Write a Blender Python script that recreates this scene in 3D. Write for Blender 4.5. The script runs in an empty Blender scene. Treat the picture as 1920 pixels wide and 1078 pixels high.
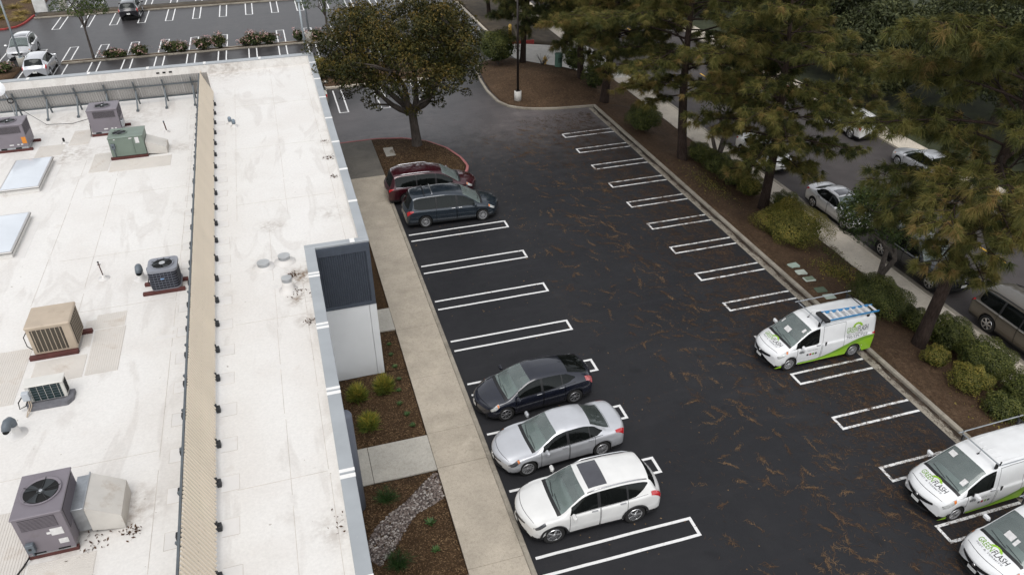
import bpy, bmesh, math, random
import numpy as np
from mathutils import Vector, Matrix

random.seed(7)
RNG = np.random.default_rng(11)
SC = bpy.context.scene
COL = SC.collection

# ------------------------------------------------------------------ camera
def make_camera():
    pitch, yaw, roll, h = 0.579271, 0.290875, -0.007466, 19.4343
    cy, sy, cp, sp = math.cos(yaw), math.sin(yaw), math.cos(pitch), math.sin(pitch)
    f = Vector((sy * cp, cy * cp, -sp)); r = Vector((cy, -sy, 0)); u = r.cross(f)
    cr, sr = math.cos(roll), math.sin(roll)
    r2 = cr * r + sr * u; u2 = -sr * r + cr * u
    cam = bpy.data.cameras.new('camera'); o = bpy.data.objects.new('camera', cam); COL.objects.link(o)
    m = Matrix.Identity(4)
    for i in range(3):
        m[i][0], m[i][1], m[i][2] = r2[i], u2[i], -f[i]
    m[2][3] = h
    o.matrix_world = m
    cam.sensor_width = 36.0; cam.lens = 1451.857 / 1920 * 36.0
    cam.clip_start = 0.1; cam.clip_end = 6000
    SC.camera = o
make_camera()

# ------------------------------------------------------------------ sky, sun, exposure (soft overcast)
SUN_EL, SUN_AZ = math.radians(62), math.radians(200)      # azimuth measured clockwise from +Y
w = bpy.data.worlds.new('World'); SC.world = w; w.use_nodes = True
nt = w.node_tree; nt.nodes.clear()
sky = nt.nodes.new('ShaderNodeTexSky'); sky.sky_type = 'NISHITA'; sky.sun_disc = False
sky.sun_elevation = SUN_EL; sky.sun_rotation = SUN_AZ; sky.dust_density = 1.2; sky.air_density = 1.0; sky.ozone_density = 1.0
hs = nt.nodes.new('ShaderNodeHueSaturation'); hs.inputs['Saturation'].default_value = 0.14
bg = nt.nodes.new('ShaderNodeBackground'); bg.inputs['Strength'].default_value = 0.15
out = nt.nodes.new('ShaderNodeOutputWorld')
nt.links.new(sky.outputs[0], hs.inputs['Color']); nt.links.new(hs.outputs[0], bg.inputs['Color']); nt.links.new(bg.outputs[0], out.inputs[0])
sl = bpy.data.lights.new('sun', 'SUN'); sl.energy = 0.75; sl.angle = math.radians(35); sl.color = (1.0, 0.965, 0.92)
so = bpy.data.objects.new('sun', sl); COL.objects.link(so)
sd = Vector((math.sin(SUN_AZ) * math.cos(SUN_EL), math.cos(SUN_AZ) * math.cos(SUN_EL), math.sin(SUN_EL)))
so.rotation_euler = sd.to_track_quat('Z', 'Y').to_euler()
SC.view_settings.view_transform = 'Standard'; SC.view_settings.look = 'None'
SC.view_settings.exposure = 0.68; SC.view_settings.gamma = 1.0; SC.view_settings.use_curve_mapping = False
SC.cycles.max_bounces = 6; SC.cycles.transparent_max_bounces = 12
SC.cycles.use_denoising = True

# ------------------------------------------------------------------ materials
MATS = {}
class NB:
    """small node-graph helper"""
    def __init__(s, name):
        s.m = bpy.data.materials.new(name); s.m.use_nodes = True; s.t = s.m.node_tree
        s.b = s.t.nodes['Principled BSDF']; s.o = s.t.nodes['Material Output']
    def n(s, typ, **kw):
        x = s.t.nodes.new(typ)
        for k, v in kw.items(): setattr(x, k, v)
        return x
    def l(s, a, b): s.t.links.new(a, b)
    def pos(s):
        if not hasattr(s, '_p'): s._p = s.n('ShaderNodeNewGeometry').outputs['Position']
        return s._p
    def noise(s, scale, detail=4, rough=0.55, vec=None, dist=0.0, stretch=None):
        x = s.n('ShaderNodeTexNoise'); x.inputs['Scale'].default_value = scale; x.inputs['Detail'].default_value = detail
        x.inputs['Roughness'].default_value = rough; x.inputs['Distortion'].default_value = dist
        v = vec or s.pos()
        if stretch:
            mp = s.n('ShaderNodeVectorMath', operation='MULTIPLY'); mp.inputs[1].default_value = stretch
            s.l(v, mp.inputs[0]); v = mp.outputs[0]
        s.l(v, x.inputs['Vector']); return x.outputs['Fac']
    def ramp(s, fac, stops):
        r = s.n('ShaderNodeValToRGB'); e = r.color_ramp.elements
        while len(e) < len(stops): e.new(0.5)
        for el, (p, c) in zip(e, stops):
            el.position = p; el.color = (*c, 1) if len(c) == 3 else c
        s.l(fac, r.inputs[0]); return r.outputs[0]
    def mix(s, a, b, fac, mode='MIX'):
        x = s.n('ShaderNodeMix', data_type='RGBA', blend_type=mode)
        for sock, v in ((x.inputs[0], fac), (x.inputs[6], a), (x.inputs[7], b)):
            if hasattr(v, 'is_linked'): s.l(v, sock)
            elif isinstance(v, (int, float)): sock.default_value = v
            else: sock.default_value = (*v, 1)
        return x.outputs[2]
    def math(s, op, a, b=0.0, clamp=False):
        x = s.n('ShaderNodeMath', operation=op, use_clamp=clamp)
        for sock, v in ((x.inputs[0], a), (x.inputs[1], b)):
            if hasattr(v, 'is_linked'): s.l(v, sock)
            else: sock.default_value = v
        return x.outputs[0]
    def bump(s, h, strength=0.3, dist=0.02):
        x = s.n('ShaderNodeBump'); x.inputs['Strength'].default_value = strength; x.inputs['Distance'].default_value = dist
        s.l(h, x.inputs['Height']); s.l(x.outputs[0], s.b.inputs['Normal'])
    def base(s, c):
        if hasattr(c, 'is_linked'): s.l(c, s.b.inputs['Base Color'])
        else: s.b.inputs['Base Color'].default_value = (*c, 1)
    def set(s, rough=0.6, metal=0.0, spec=0.5, coat=0.0):
        s.b.inputs['Roughness'].default_value = rough; s.b.inputs['Metallic'].default_value = metal
        s.b.inputs['Specular IOR Level'].default_value = spec; s.b.inputs['Coat Weight'].default_value = coat
        s.b.inputs['Coat Roughness'].default_value = 0.04
        return s.m
def c3(c, k): return tuple(min(1, max(0, x * k)) for x in c)
def M(name, c, rough=0.6, metal=0.0, spec=0.5, coat=0.0, var=0.15, vs=3.0, bump=0.0, bs=60.0, dirt=None):
    """plain material with soft uneven tone; dirt=(colour, scale, threshold)"""
    if name in MATS: return MATS[name]
    b = NB(name)
    col = b.ramp(b.noise(vs, 5), [(0.25, c3(c, 1 - var)), (0.75, c3(c, 1 + var))])
    if dirt:
        dc, ds, th = dirt
        f = b.ramp(b.noise(ds, 6, 0.65), [(th, (0, 0, 0)), (min(1, th + 0.18), (1, 1, 1))])
        col = b.mix(col, dc, f)
    b.base(col)
    if bump: b.bump(b.noise(bs, 3), bump, 0.01)
    MATS[name] = b.set(rough, metal, spec, coat); return MATS[name]

def m_asphalt():
    b = NB('sealed_asphalt')
    fine = b.noise(55, 3, 0.7); big = b.noise(0.22, 5, 0.6); mid = b.noise(1.6, 6, 0.65)
    sep = b.n('ShaderNodeSeparateXYZ'); b.l(b.pos(), sep.inputs[0])
    # older, greyer paving beyond the newly sealed lot
    age = b.math('ADD', b.math('MULTIPLY', b.math('SUBTRACT', b.math('ADD', sep.outputs[1], b.math('MULTIPLY', sep.outputs[0], 0.12)), 39.0), 0.10), b.math('MULTIPLY', b.math('SUBTRACT', mid, 0.5), 1.2), clamp=True)
    new = b.ramp(big, [(0.3, (0.0150, 0.0153, 0.0178)), (0.72, (0.0225, 0.0226, 0.0255))])
    old = b.ramp(mid, [(0.3, (0.034, 0.032, 0.034)), (0.7, (0.050, 0.047, 0.048))])
    # older drive lane past the tree island, sky sheen painted in as paler colour
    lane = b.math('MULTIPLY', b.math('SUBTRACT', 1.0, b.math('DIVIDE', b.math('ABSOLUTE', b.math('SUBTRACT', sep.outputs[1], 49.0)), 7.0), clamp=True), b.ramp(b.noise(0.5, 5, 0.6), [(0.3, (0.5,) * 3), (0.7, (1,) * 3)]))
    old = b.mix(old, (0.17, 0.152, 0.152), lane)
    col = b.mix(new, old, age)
    sp = b.ramp(fine, [(0.35, (0.62, 0.62, 0.62)), (0.75, (1.5, 1.5, 1.5))])
    col = b.mix(col, sp, 1.0, 'MULTIPLY')
    grit = b.ramp(b.noise(22, 2, 0.5), [(0.70, (0, 0, 0)), (0.80, (0.05, 0.048, 0.045))])
    col = b.mix(col, grit, 0.35, 'ADD')
    # faint swept tyre arcs
    arc = b.ramp(b.noise(1.0, 4, 0.6, stretch=(0.25, 1.4, 1.0), dist=1.2), [(0.52, (1, 1, 1)), (0.68, (1.22, 1.2, 1.18))])
    col = b.mix(col, arc, 1.0, 'MULTIPLY')
    # oil drips and damp patches in the bays
    oil = b.ramp(b.noise(0.9, 4, 0.5, dist=0.4), [(0.63, (1, 1, 1)), (0.74, (0.66, 0.66, 0.68))])
    col = b.mix(col, oil, 1.0, 'MULTIPLY')
    dust = b.ramp(b.noise(0.35, 6, 0.7, stretch=(1.0, 0.35, 1)), [(0.52, (1, 1, 1)), (0.75, (1.28, 1.24, 1.18))])
    col = b.mix(col, dust, 1.0, 'MULTIPLY')
    b.base(col); b.bump(fine, 0.35, 0.006)
    rr = b.mix(b.ramp(mid, [(0.3, (0.62,) * 3), (0.7, (0.78,) * 3)]), (0.42, 0.42, 0.42), age); b.l(rr, b.b.inputs['Roughness'])
    m = b.set(0.55, 0, 0.3); return m
def m_street():
    b = NB('street_asphalt')
    fine = b.noise(45, 3, 0.7); mid = b.noise(0.7, 6, 0.6)
    col = b.ramp(mid, [(0.3, (0.052, 0.046, 0.045)), (0.7, (0.080, 0.071, 0.069))])
    col = b.mix(col, b.ramp(fine, [(0.3, (0.7,) * 3), (0.75, (1.4,) * 3)]), 1.0, 'MULTIPLY')
    b.base(col); b.bump(fine, 0.3, 0.006); return b.set(0.8, 0, 0.3)
def m_concrete(name, c, stain=(0.16, 0.14, 0.11), amount=0.5, scale=0.9):
    b = NB(name)
    mid = b.noise(scale, 7, 0.62); fine = b.noise(38, 3, 0.7); pit = b.noise(9, 4, 0.6)
    col = b.ramp(mid, [(0.25, c3(c, 0.80)), (0.72, c3(c, 1.12))])
    st = b.ramp(b.noise(0.45, 6, 0.7, dist=0.6), [(0.48, (0, 0, 0)), (0.75, (amount,) * 3)])
    col = b.mix(col, stain, st)
    col = b.mix(col, b.ramp(fine, [(0.25, (0.78,) * 3), (0.8, (1.2,) * 3)]), 1.0, 'MULTIPLY')
    col = b.mix(col, b.ramp(pit, [(0.3, (0.85,) * 3), (0.5, (1, 1, 1))]), 1.0, 'MULTIPLY')
    b.base(col); b.bump(fine, 0.25, 0.004); return b.set(0.85, 0, 0.3)
def m_roof():
    b = NB('white_roof_membrane')
    sep = b.n('ShaderNodeSeparateXYZ'); b.l(b.pos(), sep.inputs[0])
    big = b.noise(0.28, 6, 0.62, dist=0.5); mid = b.noise(1.3, 6, 0.66); fine = b.noise(14, 4, 0.7)
    col = b.ramp(big, [(0.28, (0.64, 0.612, 0.578)), (0.58, (0.695, 0.678, 0.650))])
    # dried ponding trails, dragged along the fall of the roof
    tr = b.ramp(b.noise(0.55, 5, 0.55, stretch=(1.6, 0.42, 1), dist=1.4), [(0.54, (0, 0, 0)), (0.62, (0.34,) * 3), (0.70, (0.2,) * 3), (0.78, (0, 0, 0))])
    col = b.mix(col, (0.49, 0.455, 0.42), tr)
    sp = b.ramp(mid, [(0.62, (0, 0, 0)), (0.82, (0.35,) * 3)])
    col = b.mix(col, (0.44, 0.37, 0.31), sp)
    col = b.mix(col, b.ramp(fine, [(0.3, (0.93,) * 3), (0.7, (1.05,) * 3)]), 1.0, 'MULTIPLY')
    speck = b.ramp(b.noise(5.5, 3, 0.5), [(0.735, (0, 0, 0)), (0.76, (0.7,) * 3)])
    col = b.mix(col, (0.30, 0.26, 0.22), speck)
    # leaf-mould stains where litter has lain
    for (x, y, r, k) in ((-0.45, 23.3, 0.75, 0.95), (-0.62, 21.9, 0.55, 0.8), (-1.35, 27.2, 0.7, 0.5), (0.95, 27.7, 0.95, 0.35), (-0.4, 20.6, 0.55, 0.55), (1.45, 34.8, 0.5, 0.5), (-0.5, 12.2, 0.8, 0.35),
                         (-5.0, 14.2, 0.9, 0.6), (-6.2, 13.0, 0.8, 0.45), (-9.8, 36.8, 1.6, 0.55), (-7.4, 37.2, 1.3, 0.6), (-5.0, 36.2, 0.8, 0.4), (-3.1, 47.0, 2.2, 0.45), (-7.5, 41.2, 2.5, 0.3), (-10.9, 41.0, 2.0, 0.35)):
        dx = b.math('SUBTRACT', sep.outputs[0], x); dy = b.math('SUBTRACT', sep.outputs[1], y)
        d = b.math('SQRT', b.math('ADD', b.math('MULTIPLY', dx, dx), b.math('MULTIPLY', dy, dy)))
        f = b.math('SUBTRACT', 1.0, b.math('DIVIDE', d, r), clamp=True)
        f = b.math('MULTIPLY', b.math('MULTIPLY', f, k * 1.3), b.ramp(b.noise(3.2, 6, 0.75), [(0.42, (0, 0, 0)), (0.62, (1, 1, 1))]), clamp=True)
        col = b.mix(col, (0.20, 0.145, 0.10), f)
    b.base(col); b.bump(b.noise(1.1, 4), 0.35, 0.03); return b.set(0.7, 0, 0.35)
def m_mulch(name, a, c, d):
    b = NB(name)
    f = b.noise(42, 5, 0.75); g = b.noise(7, 4, 0.7); big = b.noise(0.6, 4, 0.6)
    col = b.ramp(f, [(0.25, a), (0.5, c), (0.72, d)])
    col = b.mix(col, b.ramp(g, [(0.3, (0.6,) * 3), (0.7, (1.3,) * 3)]), 1.0, 'MULTIPLY')
    col = b.mix(col, b.ramp(big, [(0.3, (0.75,) * 3), (0.7, (1.2,) * 3)]), 1.0, 'MULTIPLY')
    b.base(col); b.bump(f, 0.9, 0.03); return b.set(0.95, 0, 0.15)
def m_paint_line():
    b = NB('white_road_paint')
    col = b.ramp(b.noise(9, 5, 0.7), [(0.25, (0.60, 0.585, 0.565)), (0.5, (0.77, 0.765, 0.755))])
    wear = b.ramp(b.noise(16, 6, 0.75), [(0.60, (0, 0, 0)), (0.70, (0.75,) * 3)]); patch_ = b.ramp(b.noise(0.8, 3), [(0.45, (0, 0, 0)), (0.62, (1, 1, 1))])
    col = b.mix(col, (0.10, 0.095, 0.09), b.math('MULTIPLY', wear, patch_))
    b.base(col); return b.set(0.7, 0, 0.3)
def m_foliage(name, stops, trans=0.25, rough=0.6, attr='tint', spec=0.3):
    b = NB(name)
    at = b.n('ShaderNodeAttribute', attribute_name=attr)
    col = b.ramp(at.outputs['Fac'], stops)
    cl = b.ramp(b.noise(0.8, 3, 0.6), [(0.3, (0.72,) * 3), (0.7, (1.28,) * 3)])
    col = b.mix(col, cl, 1.0, 'MULTIPLY')
    b.base(col); b.set(rough, 0, spec)
    tr = b.n('ShaderNodeBsdfTranslucent'); b.l(col, tr.inputs[0])
    mx = b.n('ShaderNodeMixShader'); mx.inputs[0].default_value = trans
    b.l(b.b.outputs[0], mx.inputs[1]); b.l(tr.outputs[0], mx.inputs[2]); b.l(mx.outputs[0], b.o.inputs[0])
    return b.m
def m_bark(name, a, c):
    b = NB(name)
    f = b.noise(6, 6, 0.7, stretch=(3, 3, 0.6)); g = b.noise(1.4, 4)
    col = b.ramp(f, [(0.3, a), (0.7, c)]); col = b.mix(col, b.ramp(g, [(0.3, (0.7,) * 3), (0.7, (1.25,) * 3)]), 1.0, 'MULTIPLY')
    b.base(col); b.bump(f, 1.0, 0.05); return b.set(0.95, 0, 0.15)
def m_paint(name, c, metal=0.0, rough=0.28, coat=1.0, flake=0.0):
    b = NB(name)
    col = b.ramp(b.noise(1.7, 4), [(0.3, c3(c, 0.94)), (0.7, c3(c, 1.05))])
    # road film low on the body
    sep = b.n('ShaderNodeSeparateXYZ'); tc = b.n('ShaderNodeTexCoord'); b.l(tc.outputs['Object'], sep.inputs[0])
    low = b.math('MULTIPLY', b.math('SUBTRACT', 0.55, sep.outputs[2], clamp=True), b.noise(5, 5), clamp=True)
    col = b.mix(col, (0.16, 0.14, 0.12), b.math('MULTIPLY', low, 0.9))
    b.base(col); return b.set(rough, metal, 0.5, coat)
def m_glass(name, tint, refl=1.0, ior=1.52, sky_haze=0.0):
    b = NB(name)
    tr = b.n('ShaderNodeBsdfTransparent'); tr.inputs[0].default_value = (*tint, 1)
    gl = b.n('ShaderNodeBsdfGlossy'); gl.inputs['Roughness'].default_value = 0.03; gl.inputs[0].default_value = (0.92 * refl, 0.97 * refl, 0.96 * refl, 1)
    fr = b.n('ShaderNodeFresnel'); fr.inputs[0].default_value = ior
    mx = b.n('ShaderNodeMixShader'); b.l(fr.outputs[0], mx.inputs[0]); b.l(tr.outputs[0], mx.inputs[1]); b.l(gl.outputs[0], mx.inputs[2])
    res = mx.outputs[0]
    if sky_haze:      # sky reflection painted in as a pale diffuse layer
        df = b.n('ShaderNodeBsdfDiffuse'); b.l(b.ramp(b.noise(3.0, 4), [(0.3, (0.36, 0.43, 0.415)), (0.7, (0.46, 0.53, 0.51))]), df.inputs[0])
        m2 = b.n('ShaderNodeMixShader'); m2.inputs[0].default_value = sky_haze; b.l(res, m2.inputs[1]); b.l(df.outputs[0], m2.inputs[2]); res = m2.outputs[0]
    b.l(res, b.o.inputs[0]); b.t.nodes.remove(b.b); return b.m

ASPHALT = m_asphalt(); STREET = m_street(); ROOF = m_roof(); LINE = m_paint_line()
CONC = m_concrete('walk_concrete', (0.45, 0.395, 0.32), (0.24, 0.21, 0.16), 0.6)
CONC2 = m_concrete('pale_entry_concrete', (0.45, 0.425, 0.375), (0.30, 0.275, 0.225), 0.5)
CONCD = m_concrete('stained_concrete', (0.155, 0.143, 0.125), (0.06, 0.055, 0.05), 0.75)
KERB = m_concrete('kerb_concrete', (0.34, 0.305, 0.25), (0.10, 0.085, 0.068), 0.8, 2.0)
SIDEW = m_concrete('sidewalk_concrete', (0.60, 0.535, 0.445), (0.42, 0.37, 0.30), 0.4)
DRIVE = m_concrete('driveway_concrete', (0.66, 0.63, 0.585), (0.48, 0.45, 0.41), 0.35)
REDK = M('faded_red_kerb_paint', (0.36, 0.13, 0.125), 0.8, var=0.2, vs=4, dirt=((0.30, 0.22, 0.19), 6, 0.55))
REDK2 = M('red_kerb_paint', (0.30, 0.035, 0.03), 0.75, var=0.2, vs=4)
MULCH = m_mulch('bark_mulch', (0.018, 0.011, 0.006), (0.058, 0.034, 0.017), (0.115, 0.072, 0.036))
MULCH2 = m_mulch('needle_covered_soil', (0.032, 0.019, 0.013), (0.090, 0.057, 0.035), (0.175, 0.115, 0.072))
CHIP = m_foliage('bark_chip', [(0.0, (0.03, 0.017, 0.009)), (0.5, (0.10, 0.058, 0.028)), (1.0, (0.23, 0.15, 0.08))], 0.0, 0.9)
NEEDLE = m_foliage('dry_pine_needle', [(0.0, (0.040, 0.024, 0.015)), (0.5, (0.092, 0.052, 0.028)), (1.0, (0.21, 0.135, 0.072))], 0.1, 0.7)
STEEL = M('galvanised_steel', (0.42, 0.44, 0.46), 0.42, 0.85, var=0.2, vs=5)
COPING = M('painted_coping_metal', (0.335, 0.355, 0.37), 0.45, 0.1, var=0.10, vs=1.2, dirt=((0.62, 0.61, 0.58), 9, 0.66))
COPEW = M('white_joint_tape', (0.74, 0.73, 0.71), 0.6, var=0.08, dirt=((0.5, 0.47, 0.42), 7, 0.6))
BLACK = M('black_plastic', (0.012, 0.012, 0.013), 0.5, var=0.2)
RUBBER = M('tyre_rubber', (0.014, 0.0135, 0.013), 0.85, var=0.25, vs=8)
DARKIN = M('dark_cavity', (0.004, 0.004, 0.004), 0.9)
CHROME = M('bright_alloy', (0.62, 0.62, 0.63), 0.25, 0.95, var=0.08)
ALLOYD = M('shadowed_alloy', (0.10, 0.10, 0.105), 0.5, 0.5)
REDL = M('red_tail_lens', (0.42, 0.012, 0.016), 0.12, coat=1.0, var=0.15)
AMBER = M('amber_lens', (0.62, 0.17, 0.02), 0.15, coat=1.0)
LENS = M('clear_headlamp_lens', (0.55, 0.56, 0.55), 0.08, 0.3, coat=1.0, var=0.35, vs=14)
LENSD = M('smoked_headlamp_lens', (0.07, 0.072, 0.08), 0.08, 0.3, coat=1.0, var=0.5, vs=14)
PLATE = M('number_plate_white', (0.66, 0.66, 0.64), 0.5)
GLASS_W = m_glass('windscreen_glass', (0.55, 0.66, 0.63), 1.0, 1.7, 0.26)
GLASS_D = m_glass('tinted_glass', (0.05, 0.055, 0.055), 0.6, 1.5, 0.012)
INTERIOR = M('grey_cabin_trim', (0.22, 0.225, 0.215), 0.8, var=0.2)
INTERIORD = M('charcoal_cabin_trim', (0.035, 0.035, 0.036), 0.8, var=0.2)
INTERIORG = M('pale_dashboard_trim', (0.34, 0.37, 0.355), 0.7, var=0.2)

# ------------------------------------------------------------------ mesh building
class MB:
    def __init__(s): s.v = []; s.f = []
    def add(s, vs, fs):
        n = len(s.v); s.v += [tuple(map(float, v)) for v in vs]; s.f += [tuple(i + n for i in f) for f in fs]; return s
    def box(s, x0, x1, y0, y1, z0, z1, ch=0.0, T=None):
        if ch <= 0:
            vs = [(x, y, z) for z in (z0, z1) for y in (y0, y1) for x in (x0, x1)]
            fs = [(0, 2, 3, 1), (4, 5, 7, 6), (0, 1, 5, 4), (2, 6, 7, 3), (0, 4, 6, 2), (1, 3, 7, 5)]
        else:
            c = min(ch, (x1 - x0) / 2.05, (y1 - y0) / 2.05, (z1 - z0) / 2.05)
            idx = {}; vs = []
            for i, (X, sx) in enumerate(((x0, 1), (x1, -1))):
                for j, (Y, sy) in enumerate(((y0, 1), (y1, -1))):
                    for k, (Z, sz) in enumerate(((z0, 1), (z1, -1))):
                        for a in range(3):
                            p = [X + sx * c, Y + sy * c, Z + sz * c]; p[a] = (X, Y, Z)[a]
                            idx[i, j, k, a] = len(vs); vs.append(tuple(p))
            fs = []
            for a in range(3):
                b_, c_ = (a + 1) % 3, (a + 2) % 3
                for e in (0, 1):
                    q = []
                    for (p, r) in ((0, 0), (1, 0), (1, 1), (0, 1)):
                        ii = [0, 0, 0]; ii[a] = e; ii[b_] = p; ii[c_] = r; q.append(idx[(*ii, a)])
                    fs.append(tuple(q if e else q[::-1]))
            for a in range(3):                       # chamfered edges along axis a
                b_, c_ = (a + 1) % 3, (a + 2) % 3
                for p in (0, 1):
                    for r in (0, 1):
                        q = []
                        for (e, ax) in ((0, b_), (1, b_), (1, c_), (0, c_)):
                            ii = [0, 0, 0]; ii[a] = e; ii[b_] = p; ii[c_] = r; q.append(idx[(*ii, ax)])
                        fs.append(tuple(q if (p + r) % 2 == 0 else q[::-1]))
            for i in (0, 1):
                for j in (0, 1):
                    for k in (0, 1):
                        q = [idx[i, j, k, a] for a in range(3)]
                        fs.append(tuple(q if (i + j + k) % 2 else q[::-1]))
        if T is not None: vs = [tuple(T @ Vector(v)) for v in vs]
        return s.add(vs, fs)
    def bar(s, a, b, wx, wz=None, ch=0.0):
        """box section from a to b"""
        a, b = Vector(a), Vector(b); d = b - a; L = d.length; wz = wz or wx
        up = Vector((0, 0, 1)) if abs(d.normalized().z) < 0.95 else Vector((0, 1, 0))
        x = d.normalized(); y = up.cross(x).normalized(); z = x.cross(y)
        T = Matrix(((x.x, y.x, z.x, a.x), (x.y, y.y, z.y, a.y), (x.z, y.z, z.z, a.z), (0, 0, 0, 1)))
        return s.box(0, L, -wx / 2, wx / 2, -wz / 2, wz / 2, ch, T)
    def tube(s, pts, r, n=8, cap=True):
        pts = [Vector(p) for p in pts]; rs = [float(q) for q in r] if hasattr(r, '__len__') else [float(r)] * len(pts)
        rings = []; ref = None
        for i, p in enumerate(pts):
            d = (pts[min(i + 1, len(pts) - 1)] - pts[max(i - 1, 0)]).normalized()
            if ref is None: ref = Vector((1, 0, 0)) if abs(d.x) < 0.9 else Vector((0, 1, 0))
            y = d.cross(ref).normalized(); x = y.cross(d); ref = x
            rings.append([p + rs[i] * (math.cos(t) * x + math.sin(t) * y) for t in [2 * math.pi * k / n for k in range(n)]])
        vs = [v for R in rings for v in R]; fs = []
        for i in range(len(pts) - 1):
            for k in range(n):
                fs.append((i * n + k, i * n + (k + 1) % n, (i + 1) * n + (k + 1) % n, (i + 1) * n + k))
        if cap: fs += [tuple(range(n))[::-1], tuple((len(pts) - 1) * n + k for k in range(n))]
        return s.add(vs, fs)
    def lathe(s, prof, c=(0, 0, 0), n=20, axis='z', cap=(True, True)):
        """prof = [(radius, height)]"""
        vs = []; fs = []; m = len(prof)
        for (r, h) in prof:
            for k in range(n):
                t = 2 * math.pi * k / n; a, b_ = r * math.cos(t), r * math.sin(t)
                p = (a, b_, h) if axis == 'z' else ((a, h, b_) if axis == 'y' else (h, a, b_))
                vs.append((p[0] + c[0], p[1] + c[1], p[2] + c[2]))
        for i in range(m - 1):
            for k in range(n):
                q = (i * n + k, i * n + (k + 1) % n, (i + 1) * n + (k + 1) % n, (i + 1) * n + k)
                fs.append(q if axis != 'y' else q[::-1])
        if cap[0]: fs.append(tuple(range(n))[::-1])
        if cap[1]: fs.append(tuple((m - 1) * n + k for k in range(n)))
        return s.add(vs, fs)
    def prism(s, poly, z0, z1):
        n = len(poly)
        vs = [(x, y, z0) for x, y in poly] + [(x, y, z1) for x, y in poly]
        return s.add(vs, [tuple(range(n))[::-1], tuple(range(n, 2 * n))] + [(i, (i + 1) % n, n + (i + 1) % n, n + i) for i in range(n)])
    def grid(s, P):
        """P[i][j] -> 3D points"""
        ni, nj = len(P), len(P[0])
        return s.add([p for row in P for p in row], [(i * nj + j, (i + 1) * nj + j, (i + 1) * nj + j + 1, i * nj + j + 1) for i in range(ni - 1) for j in range(nj - 1)])
    def mesh(s, name, mat, smooth=False):
        me = bpy.data.meshes.new(name); me.from_pydata(s.v, [], s.f); me.materials.append(mat)
        if smooth: me.polygons.foreach_set('use_smooth', [True] * len(me.polygons))
        me.update(); return me
    def build(s, name, mat, parent=None, smooth=False, loc=None, rz=0.0):
        return put(name, s.mesh(name, mat, smooth), parent, loc, rz)
def put(name, me, parent=None, loc=None, rz=0.0):
    o = bpy.data.objects.new(name, me); COL.objects.link(o)
    if parent is not None: o.parent = parent
    if loc is not None: o.location = loc
    if rz: o.rotation_euler = (0, 0, rz)
    return o
def tag(o, label=None, cat=None, group=None, kind=None):
    if label: o['label'] = label
    if cat: o['category'] = cat
    if group: o['group'] = group
    if kind: o['kind'] = kind
    return o
def thing(name, label, cat, loc=(0, 0, 0), rz=0.0, group=None):
    o = bpy.data.objects.new(name, None); COL.objects.link(o); o.location = loc; o.rotation_euler = (0, 0, rz)
    o.empty_display_size = 0.3
    return tag(o, label, cat, group)
def struct(o): o['kind'] = 'structure'; return o
def copy_tree(o, parent=None):
    c = o.copy(); COL.objects.link(c); c.parent = parent
    for ch in [x for x in o.children]: copy_tree(ch, c)
    return c
def np_mesh(name, V, F, mat, tint=None, smooth=False):
    """V (n,3), F (m,k) arrays -> mesh; tint: per-vertex float"""
    me = bpy.data.meshes.new(name); V = np.asarray(V, np.float32); F = np.asarray(F, np.int32); k = F.shape[1]
    me.vertices.add(len(V)); me.vertices.foreach_set('co', V.ravel())
    me.loops.add(F.size); me.loops.foreach_set('vertex_index', F.ravel())
    me.polygons.add(len(F)); me.polygons.foreach_set('loop_start', np.arange(0, F.size, k, dtype=np.int32))
    if smooth: me.polygons.foreach_set('use_smooth', np.ones(len(F), bool))
    if tint is not None:
        a = me.attributes.new('tint', 'FLOAT', 'POINT'); a.data.foreach_set('value', np.asarray(tint, np.float32))
    me.materials.append(mat); me.update(calc_edges=True); return me
def pchip(xk, yk, x):
    xk = np.asarray(xk, float); yk = np.asarray(yk, float); x = np.clip(np.asarray(x, float), xk[0], xk[-1])
    h = np.diff(xk); d = np.diff(yk) / h; m = np.zeros_like(yk)
    for i in range(1, len(xk) - 1):
        if d[i - 1] * d[i] > 0:
            w1, w2 = 2 * h[i] + h[i - 1], h[i] + 2 * h[i - 1]; m[i] = (w1 + w2) / (w1 / d[i - 1] + w2 / d[i])
    m[0], m[-1] = d[0], d[-1]
    i = np.clip(np.searchsorted(xk, x) - 1, 0, len(h) - 1); t = (x - xk[i]) / h[i]
    return (yk[i] * (1 + 2 * t) * (1 - t) ** 2 + m[i] * h[i] * t * (1 - t) ** 2 + yk[i + 1] * t * t * (3 - 2 * t) + m[i + 1] * h[i] * t * t * (t - 1))

# ------------------------------------------------------------------ ground, roads, kerbs
def sheet(name, poly, z, mat, parent=None):
    return MB().add([(x, y, z) for x, y in poly], [tuple(range(len(poly)))]).build(name, mat, parent)
struct(sheet('ground', [(-1500, -1500), (1500, -1500), (1500, 1500), (-1500, 1500)], -1.35, M('dry_grass_soil', (0.055, 0.05, 0.028), 0.95, var=0.4, vs=0.4)))
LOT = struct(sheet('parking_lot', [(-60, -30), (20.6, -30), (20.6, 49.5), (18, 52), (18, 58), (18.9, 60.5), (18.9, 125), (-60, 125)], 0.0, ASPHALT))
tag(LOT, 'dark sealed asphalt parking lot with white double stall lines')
STR = struct(sheet('street', [(27.1, -60), (37.62, -60), (37.62, 140), (27.1, 140)], -0.80, STREET))

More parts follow.
